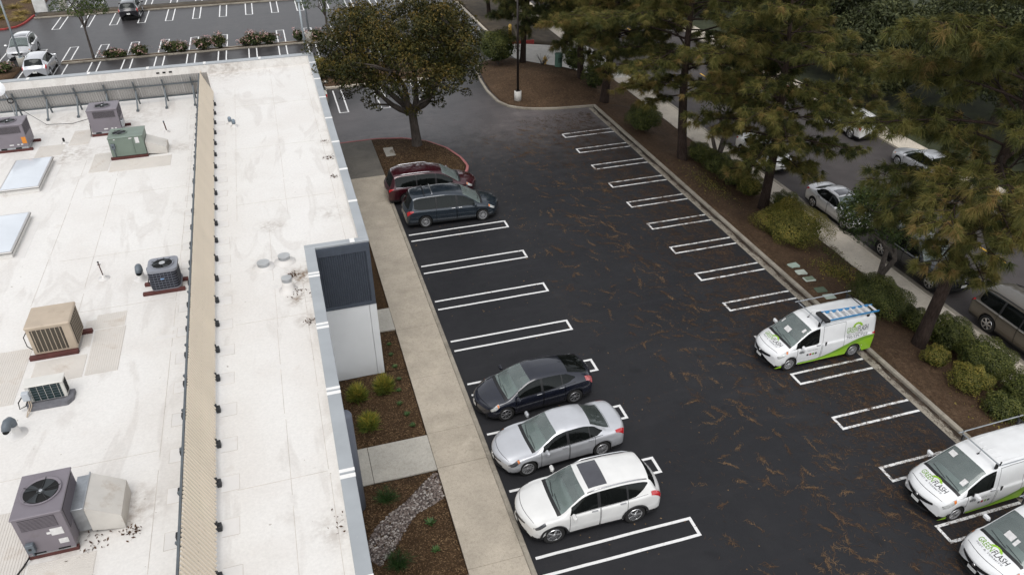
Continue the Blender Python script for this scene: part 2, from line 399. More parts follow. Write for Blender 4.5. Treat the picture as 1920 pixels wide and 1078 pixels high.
ZW = 0.12
def kerb_path(parent, path, wd, z0, z1, mat, seg=3.0, name='kerb_segment'):
    """kerb as separate cast segments along a polyline (left edge = path), chamfered top"""
    P = [Vector((x, y, 0)) for x, y in path]
    D = [0.0]
    for a, b in zip(P, P[1:]): D.append(D[-1] + (b - a).length)
    def at(s):
        i = max(0, min(len(P) - 2, int(np.searchsorted(D, s, 'right')) - 1)); t = (s - D[i]) / max(1e-6, D[i + 1] - D[i]); return P[i].lerp(P[i + 1], t)
    def nrm(s):
        d = (at(min(D[-1], s + 0.15)) - at(max(0, s - 0.15))).normalized(); return Vector((d.y, -d.x, 0))
    n = max(1, round(D[-1] / seg)); L = D[-1] / n
    for k in range(n):
        s0, s1 = k * L + 0.006, (k + 1) * L - 0.006; m = max(2, int((s1 - s0) / 0.5) + 1)
        mb = MB(); rows = []
        for s in np.linspace(s0, s1, m):
            p, q = at(s), nrm(s)
            c = 0.025
            rows.append([(p.x, p.y, z0), (p.x, p.y, z1 - c), (p.x + q.x * c, p.y + q.y * c, z1), (p.x + q.x * (wd - c), p.y + q.y * (wd - c), z1), (p.x + q.x * wd, p.y + q.y * wd, z1 - c), (p.x + q.x * wd, p.y + q.y * wd, z0)])
        mb.grid(rows); nv = len(rows[0]); mb.f.append(tuple(range(nv))); mb.f.append(tuple((m - 1) * nv + j for j in range(nv))[::-1])
        mb.build(name, mat, parent)
def holder(name, label=None):
    o = bpy.data.objects.new(name, None); COL.objects.link(o); struct(o)
    if label: o['label'] = label
    return o

# kerb and gutter along the planting bank
KR = holder('kerb_bank', 'worn concrete kerb and gutter between the lot and the pine bank')
kerb_path(KR, [(20.86, -12), (20.86, 49.25)], 0.19, -0.3, 0.135, KERB, 3.05)
for k in range(20):
    y0 = -12 + k * 3.05 + 0.006; MB().box(20.42, 20.85, y0, y0 + 3.038, -0.1, 0.008).build('gutter_pan', KERB, KR)
SILT = M('gutter_silt', (0.035, 0.028, 0.022), 0.95, var=0.4, vs=3, dirt=((0.15, 0.125, 0.10), 1.2, 0.5))
for k in range(20):
    y0 = -12 + k * 3.05 + 0.006; q = []
    for i in range(13):
        y = y0 + 3.038 * i / 12; q.append([(20.70 + 0.05 * math.sin(1.7 * y) + 0.03 * math.sin(5.1 * y), y, 0.0125), (20.859, y, 0.0125)])
    MB().grid(q).build('silt_strip', SILT, KR)
KP = holder('kerb_mound', 'curved concrete kerb around the mulch mound')
kerb_path(KP, [(20.86, 49.3), (18.4, 49.55), (16.9, 49.9), (15.9, 50.35), (15.15, 51.05), (14.72, 52.2), (14.6, 54.5), (14.75, 57), (15.1, 59.6), (15.8, 61.3), (17.2, 61.9), (18.6, 61.9)][::-1], 0.17, -0.2, 0.135, KERB, 2.6)
KI = holder('kerb_island', 'faded pink painted kerb round the end island')
kerb_path(KI, [(2.75, 47.75), (5.2, 47.8), (6.9, 47.4), (8.3, 46.4), (9.3, 44.9), (9.8, 43.2), (9.9, 41.9), (9.6, 41.0), (9.1, 40.55)], 0.16, -0.1, 0.14, REDK, 2.2)
kerb_path(KI, [(9.05, 40.52), (4.78, 40.4)], 0.16, -0.1, 0.14, KERB, 2.2)
KL = holder('kerb_walk', 'concrete kerb along the building walkway')
kerb_path(KL, [(4.58, 8 - 3.1), (4.58, 40.3)], 0.17, -0.1, 0.135, KERB, 3.12)

# building walkway: separate slabs
WALK = holder('walkway', 'concrete walkway slabs between planting beds and parking stalls')
J = [5, 8, 11.1, 14.25, 18.44, 20.15, 23.26, 26.6, 29.7, 32.84, 35.72, 38.66, 42.07, 45, 47.72]
for a, b_ in zip(J, J[1:]):
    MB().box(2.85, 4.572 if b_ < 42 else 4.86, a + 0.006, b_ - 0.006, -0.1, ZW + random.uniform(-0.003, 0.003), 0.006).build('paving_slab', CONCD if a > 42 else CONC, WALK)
for (x0, x1, y0, y1) in ((0.13, 0.72, 18.40, 20.10), (0.735, 2.838, 18.40, 20.10), (2.02, 2.838, 26.72, 28.35), (0.13, 2.838, 10.8, 14.08)):
    MB().box(x0, x1, y0, y1, -0.1, ZW + 0.002, 0.006).build('paving_slab', CONC2, WALK)
MB().box(5.35, 5.95, 44.55, 45.9, 0.05, 0.19, 0.01).build('utility_cover', CONC2, WALK)

# mulch beds
def bed(name, rows, zf, mat, nx=10, label=None, skirt=0.5):
    """rows = [(y, xl, xr)] -> displaced grid with skirts"""
    P = []
    for (y, xl, xr) in rows:
        r = []
        for i in range(nx + 1):
            x = xl + (xr - xl) * i / nx; r.append((x, y, zf(x, y)))
        P.append([(r[0][0], y, r[0][2] - skirt)] + r + [(r[-1][0], y, r[-1][2] - skirt)])
    lo = [(x, y, z - skirt) for x, y, z in P[0]]; hi = [(x, y, z - skirt) for x, y, z in P[-1]]
    o = MB().grid([lo] + P + [hi]).build(name, mat, None, True); struct(o)
    if label: o['label'] = label
    return o
def wob(x, y, a=0.02): return a * (math.sin(3.1 * x + 1.7 * y) + math.sin(5.3 * y - 2.2 * x + 1)) / 2
zb = lambda x, y: 0.075 + wob(x, y, 0.025)
lin = lambda a, b_, n: [a + (b_ - a) * i / n for i in range(n + 1)]
bed('planting_bed', [(y, 0.13, 2.84) for y in lin(14.09, 18.39, 9)], zb, MULCH, 8)
bed('planting_bed', [(y, 0.13, 2.84) for y in lin(20.11, 24.08, 9)], zb, MULCH, 8)
bed('planting_bed', [(y, 2.0, 2.84) for y in lin(24.081, 26.71, 6)], zb, MULCH, 4)
bed('planting_bed', [(y, 2.0, 2.84) for y in lin(28.36, 47.7, 30)], zb, MULCH, 4)
isl = [(40.62, 4.87, 8.9), (41.1, 4.87, 9.35), (42, 4.87, 9.72), (43.2, 4.87, 9.62), (44.9, 4.87, 9.12), (46.3, 4.87, 8.15), (47.1, 4.87, 6.85), (47.62, 4.87, 5.3)]
bed('planting_island', isl, lambda x, y: 0.12 + 0.10 * math.exp(-((x - 7.2) ** 2 + (y - 44.5) ** 2) / 4) + wob(x, y), MULCH, 10, 'brown mulch end island under the round crowned tree')
def smooth(t): t = min(1, max(0, t)); return t * t * (3 - 2 * t)
def zbank(x, y):
    z = 0.115 - 0.80 * smooth((x - 21.3) / 4.15)
    z += 0.62 * math.exp(-((x - 18.6) ** 2 / 14 + (y - 55) ** 2 / 10))
    return z + wob(x * 0.7, y * 0.7, 0.05) * smooth((x - 21.0) / 0.6)
bed('planting_bank', [(y, 21.05, 25.44) for y in lin(-12, 49.3, 110)], zbank, MULCH2, 14, 'sloping brown planting bank under the pines between lot and sidewalk')
def mrow(y):
    xl = float(np.interp(y, [49.31, 49.6, 49.95, 50.4, 51.05, 52.2, 54.5, 57, 59.6, 61.3, 61.7], [20.5, 18.6, 17.0, 16.0, 15.3, 14.9, 14.78, 14.92, 15.28, 16.0, 17.2]))
    xr = float(np.interp(y, [49.31, 56.3, 57.8, 61.7], [25.44, 25.44, 21.4, 18.5])); return (y, xl, xr)
bed('planting_mound', [mrow(y) for y in [49.31, 49.45] + lin(49.6, 61.7, 30)], zbank, MULCH2, 24, 'bare brown mulch mound inside the curved kerb')
bed('planting_strip', [(y, 19.15, 25.44) for y in lin(66.25, 120, 40)], lambda x, y: 0.12 - 0.78 * smooth((x - 20) / 5.4), M('rough_grass_soil', (0.06, 0.045, 0.028), 0.95, var=0.5, vs=1.3, bump=0.6, bs=25), 10)
KN = holder('kerb_drive', 'red and plain kerb on the north side of the driveway')
kerb_path(KN, [(18.95, 120), (18.95, 66.6)], 0.18, -0.1, 0.14, SIDEW, 3.0)
kerb_path(KN, [(22.0, 66.05), (18.95, 66.2)], 0.17, -0.6, 0.14, REDK2, 1.8)
# driveway apron falling to the street
DW = []
for y in lin(56.2, 66.0, 14):
    xl = max(18.86, float(np.interp(y, [56.2, 57.8, 61.9, 66], [25.8, 21.45, 18.86, 18.86])))
    DW.append([(xl + (27.1 - xl) * i / 8, y, 0.006 - 0.79 * smooth((xl + (27.1 - xl) * i / 8 - 19.2) / 7.9)) for i in range(9)])
struct(MB().grid(DW).build('driveway', DRIVE, None, True))['label'] = 'pale concrete driveway apron between lot and street'
# public sidewalk, kerb and gutter
SW = holder('sidewalk', 'pale concrete sidewalk along the street')
y = -14.0
while y < 56:
    MB().box(25.45, 26.93, y + 0.006, y + 3.19, -1.0, -0.665, 0.006).build('paving_slab', SIDEW, SW); y += 3.2
y = 66.2
while y < 120:
    MB().box(25.45, 26.93, y + 0.006, y + 3.19, -1.0, -0.665, 0.006).build('paving_slab', SIDEW, SW); y += 3.2
KS = holder('kerb_street', 'concrete kerb on the near side of the street')
kerb_path(KS, [(26.94, -14), (26.94, 56.2)], 0.16, -1.0, -0.66, SIDEW, 3.2)
kerb_path(KS, [(26.94, 66.2), (26.94, 120)], 0.16, -1.0, -0.66, SIDEW, 3.2)
for k in range(22): MB().box(27.105, 27.5, -14 + k * 3.2, -14 + k * 3.2 + 3.188, -1.0, -0.794).build('gutter_pan', KERB, KS)
KF = holder('kerb_far', 'kerb on the far side of the street with a red painted length')
kerb_path(KF, [(37.62, 41), (37.62, -14)][::-1], 0.16, -1.0, -0.66, SIDEW, 3.2)
kerb_path(KF, [(37.62, 41.05), (37.62, 52)], 0.16, -1.0, -0.66, REDK2, 3.2)
kerb_path(KF, [(37.62, 52.05), (37.62, 130)], 0.16, -1.0, -0.66, SIDEW, 3.2)
SF = holder('sidewalk_far', 'concrete sidewalk across the street')
for k in range(42): MB().box(37.80, 39.25, -14 + k * 3.2, -14 + k * 3.2 + 3.188, -1.0, -0.668).build('paving_slab', SIDEW, SF)
struct(sheet('lawn', [(39.25, -60), (160, -60), (160, 200), (39.25, 200)], -0.70, M('shaded_lawn', (0.03, 0.036, 0.014), 0.95, var=0.4, vs=1.2, bump=0.6, bs=30)))
for y0 in (-5.0, 9.8, 24.4, 54.0, 68.6, 83.2):
    MB().box(32.9, 33.02, y0, y0 + 1.7, -0.799, -0.7955).build('centre_line', M('yellow_road_paint', (0.62, 0.36, 0.04), 0.7, var=0.2), STR)

# stall markings: each hairpin one painted mark
def hairpin(x0, x1, y0, wdt, tip, axis='x', t=0.10, z=0.004):
    """two parallel lines from x0 to x1 closed by a bar at 'tip'"""
    m = MB(); a, b_ = min(x0, x1), max(x0, x1)
    def q(u0, u1, v0, v1):
        n = max(1, int((u1 - u0) / 0.6)); P = []
        for i in range(n + 1):
            u_ = u0 + (u1 - u0) * i / n; e = random.uniform(-0.006, 0.006)
            P.append([(u_, v0 + e, z), (u_, v1 + e, z)] if axis == 'x' else [(v0 + e, u_, z), (v1 + e, u_, z)])
        m.grid(P)
    q(a, b_, y0, y0 + t); q(a, b_, y0 - wdt, y0 - wdt + t)
    tx0, tx1 = (tip, tip + t) if tip == a else (tip - t, tip)
    if axis == 'x': m.add([(tx0, y0 - wdt + t, z), (tx1, y0 - wdt + t, z), (tx1, y0, z), (tx0, y0, z)], [(0, 1, 2, 3)])
    else: m.add([(y0 - wdt + t, tx0, z), (y0 - wdt + t, tx1, z), (y0, tx1, z), (y0, tx0, z)], [(0, 1, 2, 3)])
    return m.build('stall_marking', LINE, LOT)
for k in range(0, 16): hairpin(16.95 + 0.0047 * k * 2.575, 20.40, 44.93 - 2.575 * k + 0.05, 0.60, 16.95 + 0.0047 * k * 2.575)
for y in (34.6, 31.4, 28.28, 25.19, 22.36, 19.5, 16.74, 14.02, 11.2): hairpin(4.90, 10.05, y + 0.05, 0.66, 10.05)
for k in range(-1, 11): hairpin(72.65, 77.1, -19.95 + 2.515 * k + 0.65, 0.65, 77.1, 'y')
for k in range(-1, 15): hairpin(66.9, 71.75, -20.0 + 2.515 * k + 0.65, 0.65, 66.9, 'y')
for k in range(0, 14): hairpin(84.0, 88.9, -20.1 + 2.52 * k + 0.65, 0.65, 84.0, 'y')
for k in range(0, 14): hairpin(91.6, 96.3, -20.1 + 2.52 * k + 0.65, 0.65, 96.3, 'y')
for k in range(3): hairpin(53.4, 58.3, 3.45 + 2.95 * k + 0.6, 0.6, 53.4, 'y')
for k in range(8): hairpin(13.8, 18.6, 69.3 + 2.6 * k, 0.6, 13.8)
# planted strips between the far rows
KT = holder('kerb_far_strip', 'low kerb around the narrow rose strip in the far lot')
kerb_path(KT, [(-17.3, 71.85), (6.2, 71.85)][::-1], 0.14, -0.05, 0.13, KERB, 3.0)
kerb_path(KT, [(-17.3, 72.55), (6.2, 72.55)], -0.14 + 0.28, -0.05, 0.13, KERB, 3.0)
bed('planting_strip', [(71.86, -17.3, 6.2), (72.2, -17.3, 6.2), (72.5, -17.3, 6.2)], lambda x, y: 0.10, MULCH2, 40)
KU = holder('kerb_far_row', 'kerbed grass strip behind the black car in the far lot')
kerb_path(KU, [(16, 89.0), (-22.5, 89.0)], 0.15, -0.05, 0.13, KERB, 3.0)
bed('planting_strip', [(89.16, -22.4, 16), (90.2, -22.4, 16), (91.3, -22.4, 16)], lambda x, y: 0.10, M('rough_grass_soil', (0, 0, 0)), 40)
KW = holder('kerb_far_corner', 'red kerb corner by the yellow grasses')
kerb_path(KW, [(-22.6, 90.2), (-22.9, 87.2), (-23.3, 86.0), (-24.2, 85.3), (-32, 85.2)], 0.17, -0.05, 0.14, REDK2, 2.4)
bed('planting_corner', [(85.4, -34, -24.0), (86.5, -34, -23.3), (88, -34, -23.0), (94, -34, -22.7), (100, -34, -22.7)], lambda x, y: 0.11, MULCH2, 10)
bed('planting_corner', [(69.0, -26, -20.3), (70.5, -26, -20.2), (72.0, -26, -20.2)], lambda x, y: 0.11, MULCH2, 8)
KX = holder('kerb_mid', 'pale kerb in front of the tan sedan')
kerb_path(KX, [(-4, 58.75), (12.8, 58.75)][::-1], 0.2, -0.05, 0.15, SIDEW, 3.0)
bed('planting_island', [(58.95, -4, 12.7), (60.5, -4, 13.2), (63.0, -4, 12.5), (64.2, -4, 11.5)], lambda x, y: 0.12, MULCH2, 20)

# ------------------------------------------------------------------ the building under the camera
ZR, ZP = 5.45, 6.0
BL = thing('commercial_building', 'low flat roofed building with white membrane roof and grey coping', 'building', (0, 0, 0))
STUCCO = M('pale_grey_stucco', (0.66, 0.67, 0.675), 0.85, var=0.05, vs=1.0, bump=0.35, bs=120)
SLATE = M('dark_slate_metal', (0.078, 0.092, 0.118), 0.45, 0.3, var=0.12, vs=6)
WHITEP = ROOF
mb = MB(); mb.add([(-30, -10, ZR), (-0.22, -10, ZR), (-0.22, 24.33, ZR), (1.68, 24.33, ZR), (1.68, 47.3, ZR), (-30, 47.3, ZR)], [(0, 1, 2, 3, 4, 5)]); mb.build('roof', ROOF, BL)
m = MB()
m.box(-0.22, 0.10, -10, 24.09, ZR - 0.3, ZP - 0.03); m.build('parapet', WHITEP, BL)
MB().box(-0.22, 1.97, 24.092, 24.40, ZR - 0.3, ZP - 0.03).build('parapet', WHITEP, BL)
MB().box(1.67, 1.97, 24.402, 47.25, ZR - 0.3, ZP - 0.03).build('parapet', WHITEP, BL)
MB().box(-30, 1.97, 47.252, 47.6, ZR - 0.3, ZP - 0.03).build('parapet', WHITEP, BL)
MB().box(-29.8, 0.06, -9.9, 24.05, -0.2, ZR - 0.05).build('wall', STUCCO, BL)
MB().box(-29.8, 1.94, 24.14, 47.55, -0.2, ZR - 0.05).build('wall', STUCCO, BL)
# coping lengths with white taped joints
def coping(x0, x1, y0, y1):
    MB().box(x0, x1, y0, y1, ZP - 0.06, ZP + 0.012, 0.01).build('coping', COPING, BL)
def joint(x0, x1, y0, y1): MB().box(x0, x1, y0, y1, ZP + 0.006, ZP + 0.018).build('coping_joint', COPEW, BL)
ys = [-10, 7.2, 10.25, 13.3, 16.35, 19.4, 22.35, 24.08]
for a, b_ in zip(ys, ys[1:]): coping(-0.225, 0.125, a + 0.003, b_ - 0.003)
for y in ys[1:-1]: joint(-0.23, 0.13, y - 0.17, y - 0.05); joint(-0.23, 0.13, y + 0.03, y + 0.13)
coping(-0.225, 1.40, 24.085, 24.36); coping(1.404, 1.99, 24.085, 24.36); joint(1.33, 1.50, 24.08, 24.365)
ys = [24.364, 27.3, 30.35, 33.4, 36.45, 39.5, 42.55, 45.6, 47.22]
for a, b_ in zip(ys, ys[1:]): coping(1.66, 1.99, a + 0.003, b_ - 0.003)
for y in ys[1:-1]: joint(1.655, 1.995, y - 0.09, y + 0.07)
x = 1.99
while x > -30: coping(x - 3.04, x - 0.004, 47.24, 47.62); joint(x - 3.12, x - 2.98, 47.235, 47.625); x -= 3.05
# notch face: ribbed dark metal above pale stucco
MB().box(0.10, 1.965, 24.02, 24.089, 5.62, ZP - 0.062).build('fascia_trim', SLATE, BL)
P = []; xs = []
x = 0.12
while x < 1.80: xs += [(x, 24.085), (x + 0.034, 24.085), (x + 0.044, 24.03), (x + 0.068, 24.03)]; x += 0.078
PAN = MB().grid([[(a, b_, 3.50), (a, b_, 5.62)] for a, b_ in xs]).build('ribbed_panel', SLATE, BL)
MB().box(1.815, 1.965, 24.03, 24.089, 3.5, 5.618).build('corner_trim', SLATE, BL)
MB().box(0.10, 1.965, 24.02, 24.089, 3.36, 3.499).build('base_trim', SLATE, BL)
MB().box(0.07, 1.70, 24.045, 24.13, -0.1, 3.355).build('stucco_wall', STUCCO, BL)
MB().box(1.715, 1.97, 24.045, 24.13, -0.1, 3.355).build('stucco_corner', STUCCO, BL)
MB().box(1.945, 1.968, 24.14, 47.5, 3.4, 5.9).build('side_panel', SLATE, BL)
# round entry column beside the coping
MB().lathe([(0.22, 0.0), (0.22, 3.95), (0.19, 4.02)], (0.12, 17.6, 0), 28).build('entry_column', M('grey_column_paint', (0.15, 0.165, 0.20), 0.6, var=0.05), BL, True)
# membrane lap seams and heat-welded strips
SEAM = M('membrane_lap_edge', (0.50, 0.455, 0.41), 0.8, var=0.3, vs=2.0)
def seam(x0, x1, y0, y1, h=0.004): MB().box(x0, x1, y0, y1, ZR - 0.01, ZR + h).build('membrane_seam', SEAM, BL)
for (xa, ya, yb) in ((-0.47, -4, 24.1), (-1.38, -4, 27.5), (-4.45, -4, 42), (1.28, 24.6, 47.1), (-0.62, 28, 46.9), (-7.4, 22, 35), (-8.9, 24, 36), (-2.55, 28, 44)):
    y = ya
    while y < yb:
        L = random.uniform(2.2, 4.5); e = random.uniform(-0.02, 0.02)
        seam(xa + e, xa + e + 0.011, y, min(yb, y + L)); y += L + random.uniform(0.02, 0.5)
for y in (14.05, 21.0, 29.4, 35.2, 41.0):
    seam(-2.6, -0.5 if y < 24 else 1.2, y, y + 0.010)
for y in (16.0, 23.2, 26.8, 31.9): seam(-8.5, -4.5, y, y + 0.010)
# welded patches and scuppers
PATCH = M('membrane_patch', (0.655, 0.635, 0.61), 0.7, var=0.06, vs=2, dirt=((0.52, 0.47, 0.43), 3, 0.62))
for k, x in enumerate((-6.75, -6.42, -6.08)):
    MB().box(x, x + 0.16, 47.22, 47.249, 5.68, 5.76).build('scupper_hole', DARKIN, BL)
for (x0, x1, y0, y1) in ((-1.45, -1.25, 22.75, 22.95), (-1.48, -1.3, 18.4, 18.62), (-4.52, -4.34, 21.3, 21.5), (-4.9, -4.35, 20.9, 21.1)):
    MB().box(x0, x1, y0, y1, ZR - 0.01, ZR + 0.005).build('membrane_patch', PATCH, BL)

# ------------------------------------------------------------------ equipment screen walls
BEIGE = M('beige_corrugated_steel', (0.68, 0.60, 0.49), 0.5, 0.0, var=0.05, vs=0.8, dirt=((0.56, 0.49, 0.39), 2, 0.62))
BEIGEB = M('grey_screen_back', (0.40, 0.385, 0.37), 0.6, 0.0, var=0.10, vs=1.5)
GALV = M('weathered_grey_angle', (0.115, 0.13, 0.14), 0.6, 0.4, var=0.2, vs=5)
DKFOOT = M('dark_bracket', (0.026, 0.028, 0.031), 0.6, 0.2, var=0.2)
ZB0, SH, SA = 5.66, 1.20, 0.42
def sx(y): return -3.02 - 0.0195 * (y - 12.0)
S1 = thing('screen_wall', 'long beige corrugated equipment screen running down the white roof', 'screen wall', (sx(8), 8, ZR))
o1 = Vector((sx(8), 8, ZR))
def L1(p): return tuple(Vector(p) - o1)
def rib_panel(a, b_, side, parent, origin, mat):
    """corrugated sheet whose bottom edge runs a->b (2D), leaning by SA toward 'side'; crests ~8 cm apart"""
    a, b_ = Vector((*a, 0)), Vector((*b_, 0)); d = b_ - a; L = d.length; t = d.normalized(); n = Vector(side)
    rows = []; s = 0.0; pitch = 0.117; prof = ((0.0, 0.0), (0.052, 0.0), (0.066, 0.030), (0.103, 0.030))
    pts = []
    while s < L:
        pts += [(s + q, h) for q, h in prof if s + q <= L]; s += pitch
    for s, h in pts + [(L, 0.0)]:
        p = a + t * s
        rows.append([tuple(p - n * h + Vector((0, 0, ZB0)) - origin), tuple(p + n * (SA - h * 0.95) + Vector((0, 0, ZB0 + SH)) - origin)])
    return MB().grid(rows).build('corrugated_sheet', mat, parent)
ye = 43.1
ysl = list(np.arange(8.0, ye, 1.05)) + [ye]
for a, b_ in zip(ysl, ysl[1:]):
    rib_panel((sx(a), a + 0.004), (sx(b_), b_ - 0.004), (-1, 0, 0), S1, o1, BEIGE)
m = MB(); m.add([L1((sx(ye), ye, ZB0)), L1((sx(ye) - SA, ye, ZB0 + SH)), L1((sx(ye) - SA, ye - SA, ZB0 + SH))], [(0, 1, 2)])
for zf, nm in ((0.06, 'bottom_rail'), (0.55, 'middle_rail'), (0.97, 'top_rail')):
    off = SA * zf + 0.05
    MB().bar(L1((sx(8) - off, 8, ZB0 + SH * zf)), L1((sx(ye) - off, ye - 0.5, ZB0 + SH * zf)), 0.05, 0.06).build(nm, GALV, S1)
ybr = [8.9 + 1.36 * k for k in range(25)]
for y in ybr:
    b0 = Vector((sx(y), y, 0))
    MB().bar(L1((b0.x + 0.02, y, ZR + 0.02)), L1((b0.x - SA - 0.09, y, ZB0 + SH - 0.02)), 0.06, 0.05).build('post', GALV, S1)
    MB().bar(L1((b0.x - 0.75, y + 0.02, ZR + 0.02)), L1((b0.x - SA * 0.8 - 0.10, y + 0.02, ZB0 + SH * 0.74)), 0.05, 0.05).build('back_strut', GALV, S1)
    q = MB(); q.box(b0.x + 0.015, b0.x + 0.115, y - 0.075, y + 0.075, ZR, ZR + 0.16, 0.01); q.box(b0.x - 0.03, b0.x + 0.05, y - 0.045, y + 0.03, ZR + 0.13, ZB0 + 0.05, 0.005)
    q.v = [L1(v) for v in q.v]; q.build('foot_bracket', DKFOOT, S1)
    q = MB(); q.box(b0.x - 0.86, b0.x - 0.70, y - 0.06, y + 0.10, ZR, ZR + 0.13, 0.01); q.v = [L1(v) for v in q.v]; q.build('rear_foot', DKFOOT, S1)
    # welded membrane patches at each foot, with a grimy outline
    for (x0, x1, sgn) in ((b0.x + 0.10, b0.x + 0.50, 1), (b0.x - 1.12, b0.x - 0.68, -1)):
        j = random.uniform(-0.03, 0.03)
        q = MB(); q.box(x0, x1 + j, y - 0.25, y + 0.25, ZR - 0.01, ZR + 0.003); q.build('membrane_patch', PATCH, BL)
        q = MB(); xo = x1 + j if sgn > 0 else x0
        q.box(xo - 0.004, xo + 0.005, y - 0.25, y + 0.25, ZR - 0.01, ZR + 0.005); q.box(x0, x1 + j, y - 0.256, y - 0.248, ZR - 0.01, ZR + 0.005); q.box(x0, x1 + j, y + 0.248, y + 0.256, ZR - 0.01, ZR + 0.005)
        q.build('patch_edge', SEAM, BL)
# screw heads along the sheets
q = MB()
for y in np.arange(8.2, 42.5, 0.234):
    for zf in (0.06, 0.55, 0.95):
        c = Vector((sx(y) - SA * zf, y, ZB0 + SH * zf)); q.add([L1(c + Vector((0.034, 0, 0.012))), L1(c + Vector((0.034, 0.02, 0))), L1(c + Vector((0.034, 0, -0.012))), L1(c + Vector((0.034, -0.02, 0)))], [(0, 1, 2, 3)])
tag(q.build('screw_heads', GALV, S1), kind='stuff')
# far screen seen from behind
S2 = thing('screen_wall', 'cross screen of grey corrugated sheets with angle struts at the far roof end', 'screen wall', (-9, ye, ZR))
o2 = Vector((-9, ye, ZR))
def L2(p): return tuple(Vector(p) - o2)
xsl = list(np.arange(-26.0, sx(ye) - 0.2, 1.05)) + [sx(ye) - 0.05]
for a, b_ in zip(xsl, xsl[1:]): rib_panel((a + 0.004, ye), (b_ - 0.004, ye), (0, -1, 0), S2, o2, BEIGEB)
for zf, nm in ((0.04, 'bottom_rail'), (0.62, 'top_rail')):
    MB().bar(L2((-26, ye - SA * zf - 0.06, ZB0 + SH * zf)), L2((sx(ye) - 0.5, ye - SA * zf - 0.06, ZB0 + SH * zf)), 0.05, 0.07).build(nm, GALV, S2)
for k in range(14):
    x = -4.52 - 1.385 * k
    MB().bar(L2((x, ye - 0.02 - 0.08, ZR + 0.0)), L2((x - 0.02, ye - SA * 0.9 - 0.12, ZB0 + SH * 0.88)), 0.07, 0.06).build('post', GALV, S2)
    MB().bar(L2((x, ye - 1.25 + 0.0, ZR + 0.0)), L2((x, ye - SA * 0.5 - 0.12, ZB0 + SH * 0.50)), 0.07, 0.06).build('brace', GALV, S2)
    q = MB(); q.box(x - 0.06, x + 0.06, ye - 1.33, ye - 1.2, ZR, ZR + 0.10, 0.01); q.v = [L2(v) for v in q.v]; q.build('foot_bracket', GALV, S2)

# ------------------------------------------------------------------ rooftop equipment
PURP = M('mauve_grey_cabinet', (0.185, 0.165, 0.185), 0.5, 0.1, var=0.10, vs=2, dirt=((0.13, 0.115, 0.115), 3, 0.6))
GREENC = M('sage_green_cabinet', (0.16, 0.20, 0.165), 0.5, 0.1, var=0.12, vs=2, dirt=((0.24, 0.27, 0.24), 3, 0.62))
TANC = M('tan_cabinet', (0.42, 0.345, 0.265), 0.55, 0.0, var=0.10, vs=2, dirt=((0.33, 0.26, 0.19), 2.5, 0.6))
COIL = M('dark_coil_fins', (0.035, 0.031, 0.031), 0.7, 0.2, var=0.4, vs=9)
COILT = M('tan_louver_mesh', (0.105, 0.088, 0.066), 0.75, 0.0, var=0.25, vs=20)
SLEEP = M('redwood_sleeper', (0.085, 0.026, 0.022), 0.85, var=0.35, vs=4)
LABEL = M('paper_label', (0.62, 0.61, 0.60), 0.6, var=0.15, vs=12)
DUCT = M('weathered_white_duct', (0.56, 0.535, 0.495), 0.6, 0.1, var=0.10, vs=2, dirt=((0.42, 0.36, 0.30), 2.2, 0.58))
FANB = M('dark_fan_blade', (0.05, 0.055, 0.058), 0.4, 0.5)
CABLE = M('black_cable', (0.015, 0.014, 0.014), 0.7)
PLASTIC = M('grey_vent_paint', (0.115, 0.135, 0.155), 0.55, 0.1, var=0.12)
PADM = M('ribbed_walk_pad', (0.59, 0.555, 0.51), 0.85, var=0.08, vs=1.5, dirt=((0.48, 0.42, 0.36), 1.5, 0.55))

def louvers(parent, face, a0, a1, z0, z1, at, mat, n, name='coil_louver', vertical=False, part='coil'):
    """recessed coil panel with slats on a cabinet face; face 'f' (y=at, looking -y) or 'r' (x=at, looking +x)"""
    q = MB()
    if face == 'f': q.box(a0, a1, at - 0.004, at + 0.01, z0, z1)
    else: q.box(at - 0.01, at + 0.004, a0, a1, z0, z1)
    c = q.build(part, COIL if mat is not COILT else COILT, parent)
    for k in range(n):
        q = MB()
        if vertical:
            s = a0 + (a1 - a0) * (k + 0.5) / n
            if face == 'f': q.box(s - 0.008, s + 0.008, at - 0.022, at - 0.003, z0, z1)
            else: q.box(at + 0.003, at + 0.022, s - 0.008, s + 0.008, z0, z1)
        else:
            s = z0 + (z1 - z0) * (k + 0.5) / n
            if face == 'f': q.box(a0, a1, at - 0.018, at - 0.003, s - 0.005, s + 0.007)
            else: q.box(at + 0.003, at + 0.018, a0, a1, s - 0.005, s + 0.007)
        q.build('slat', mat, c)
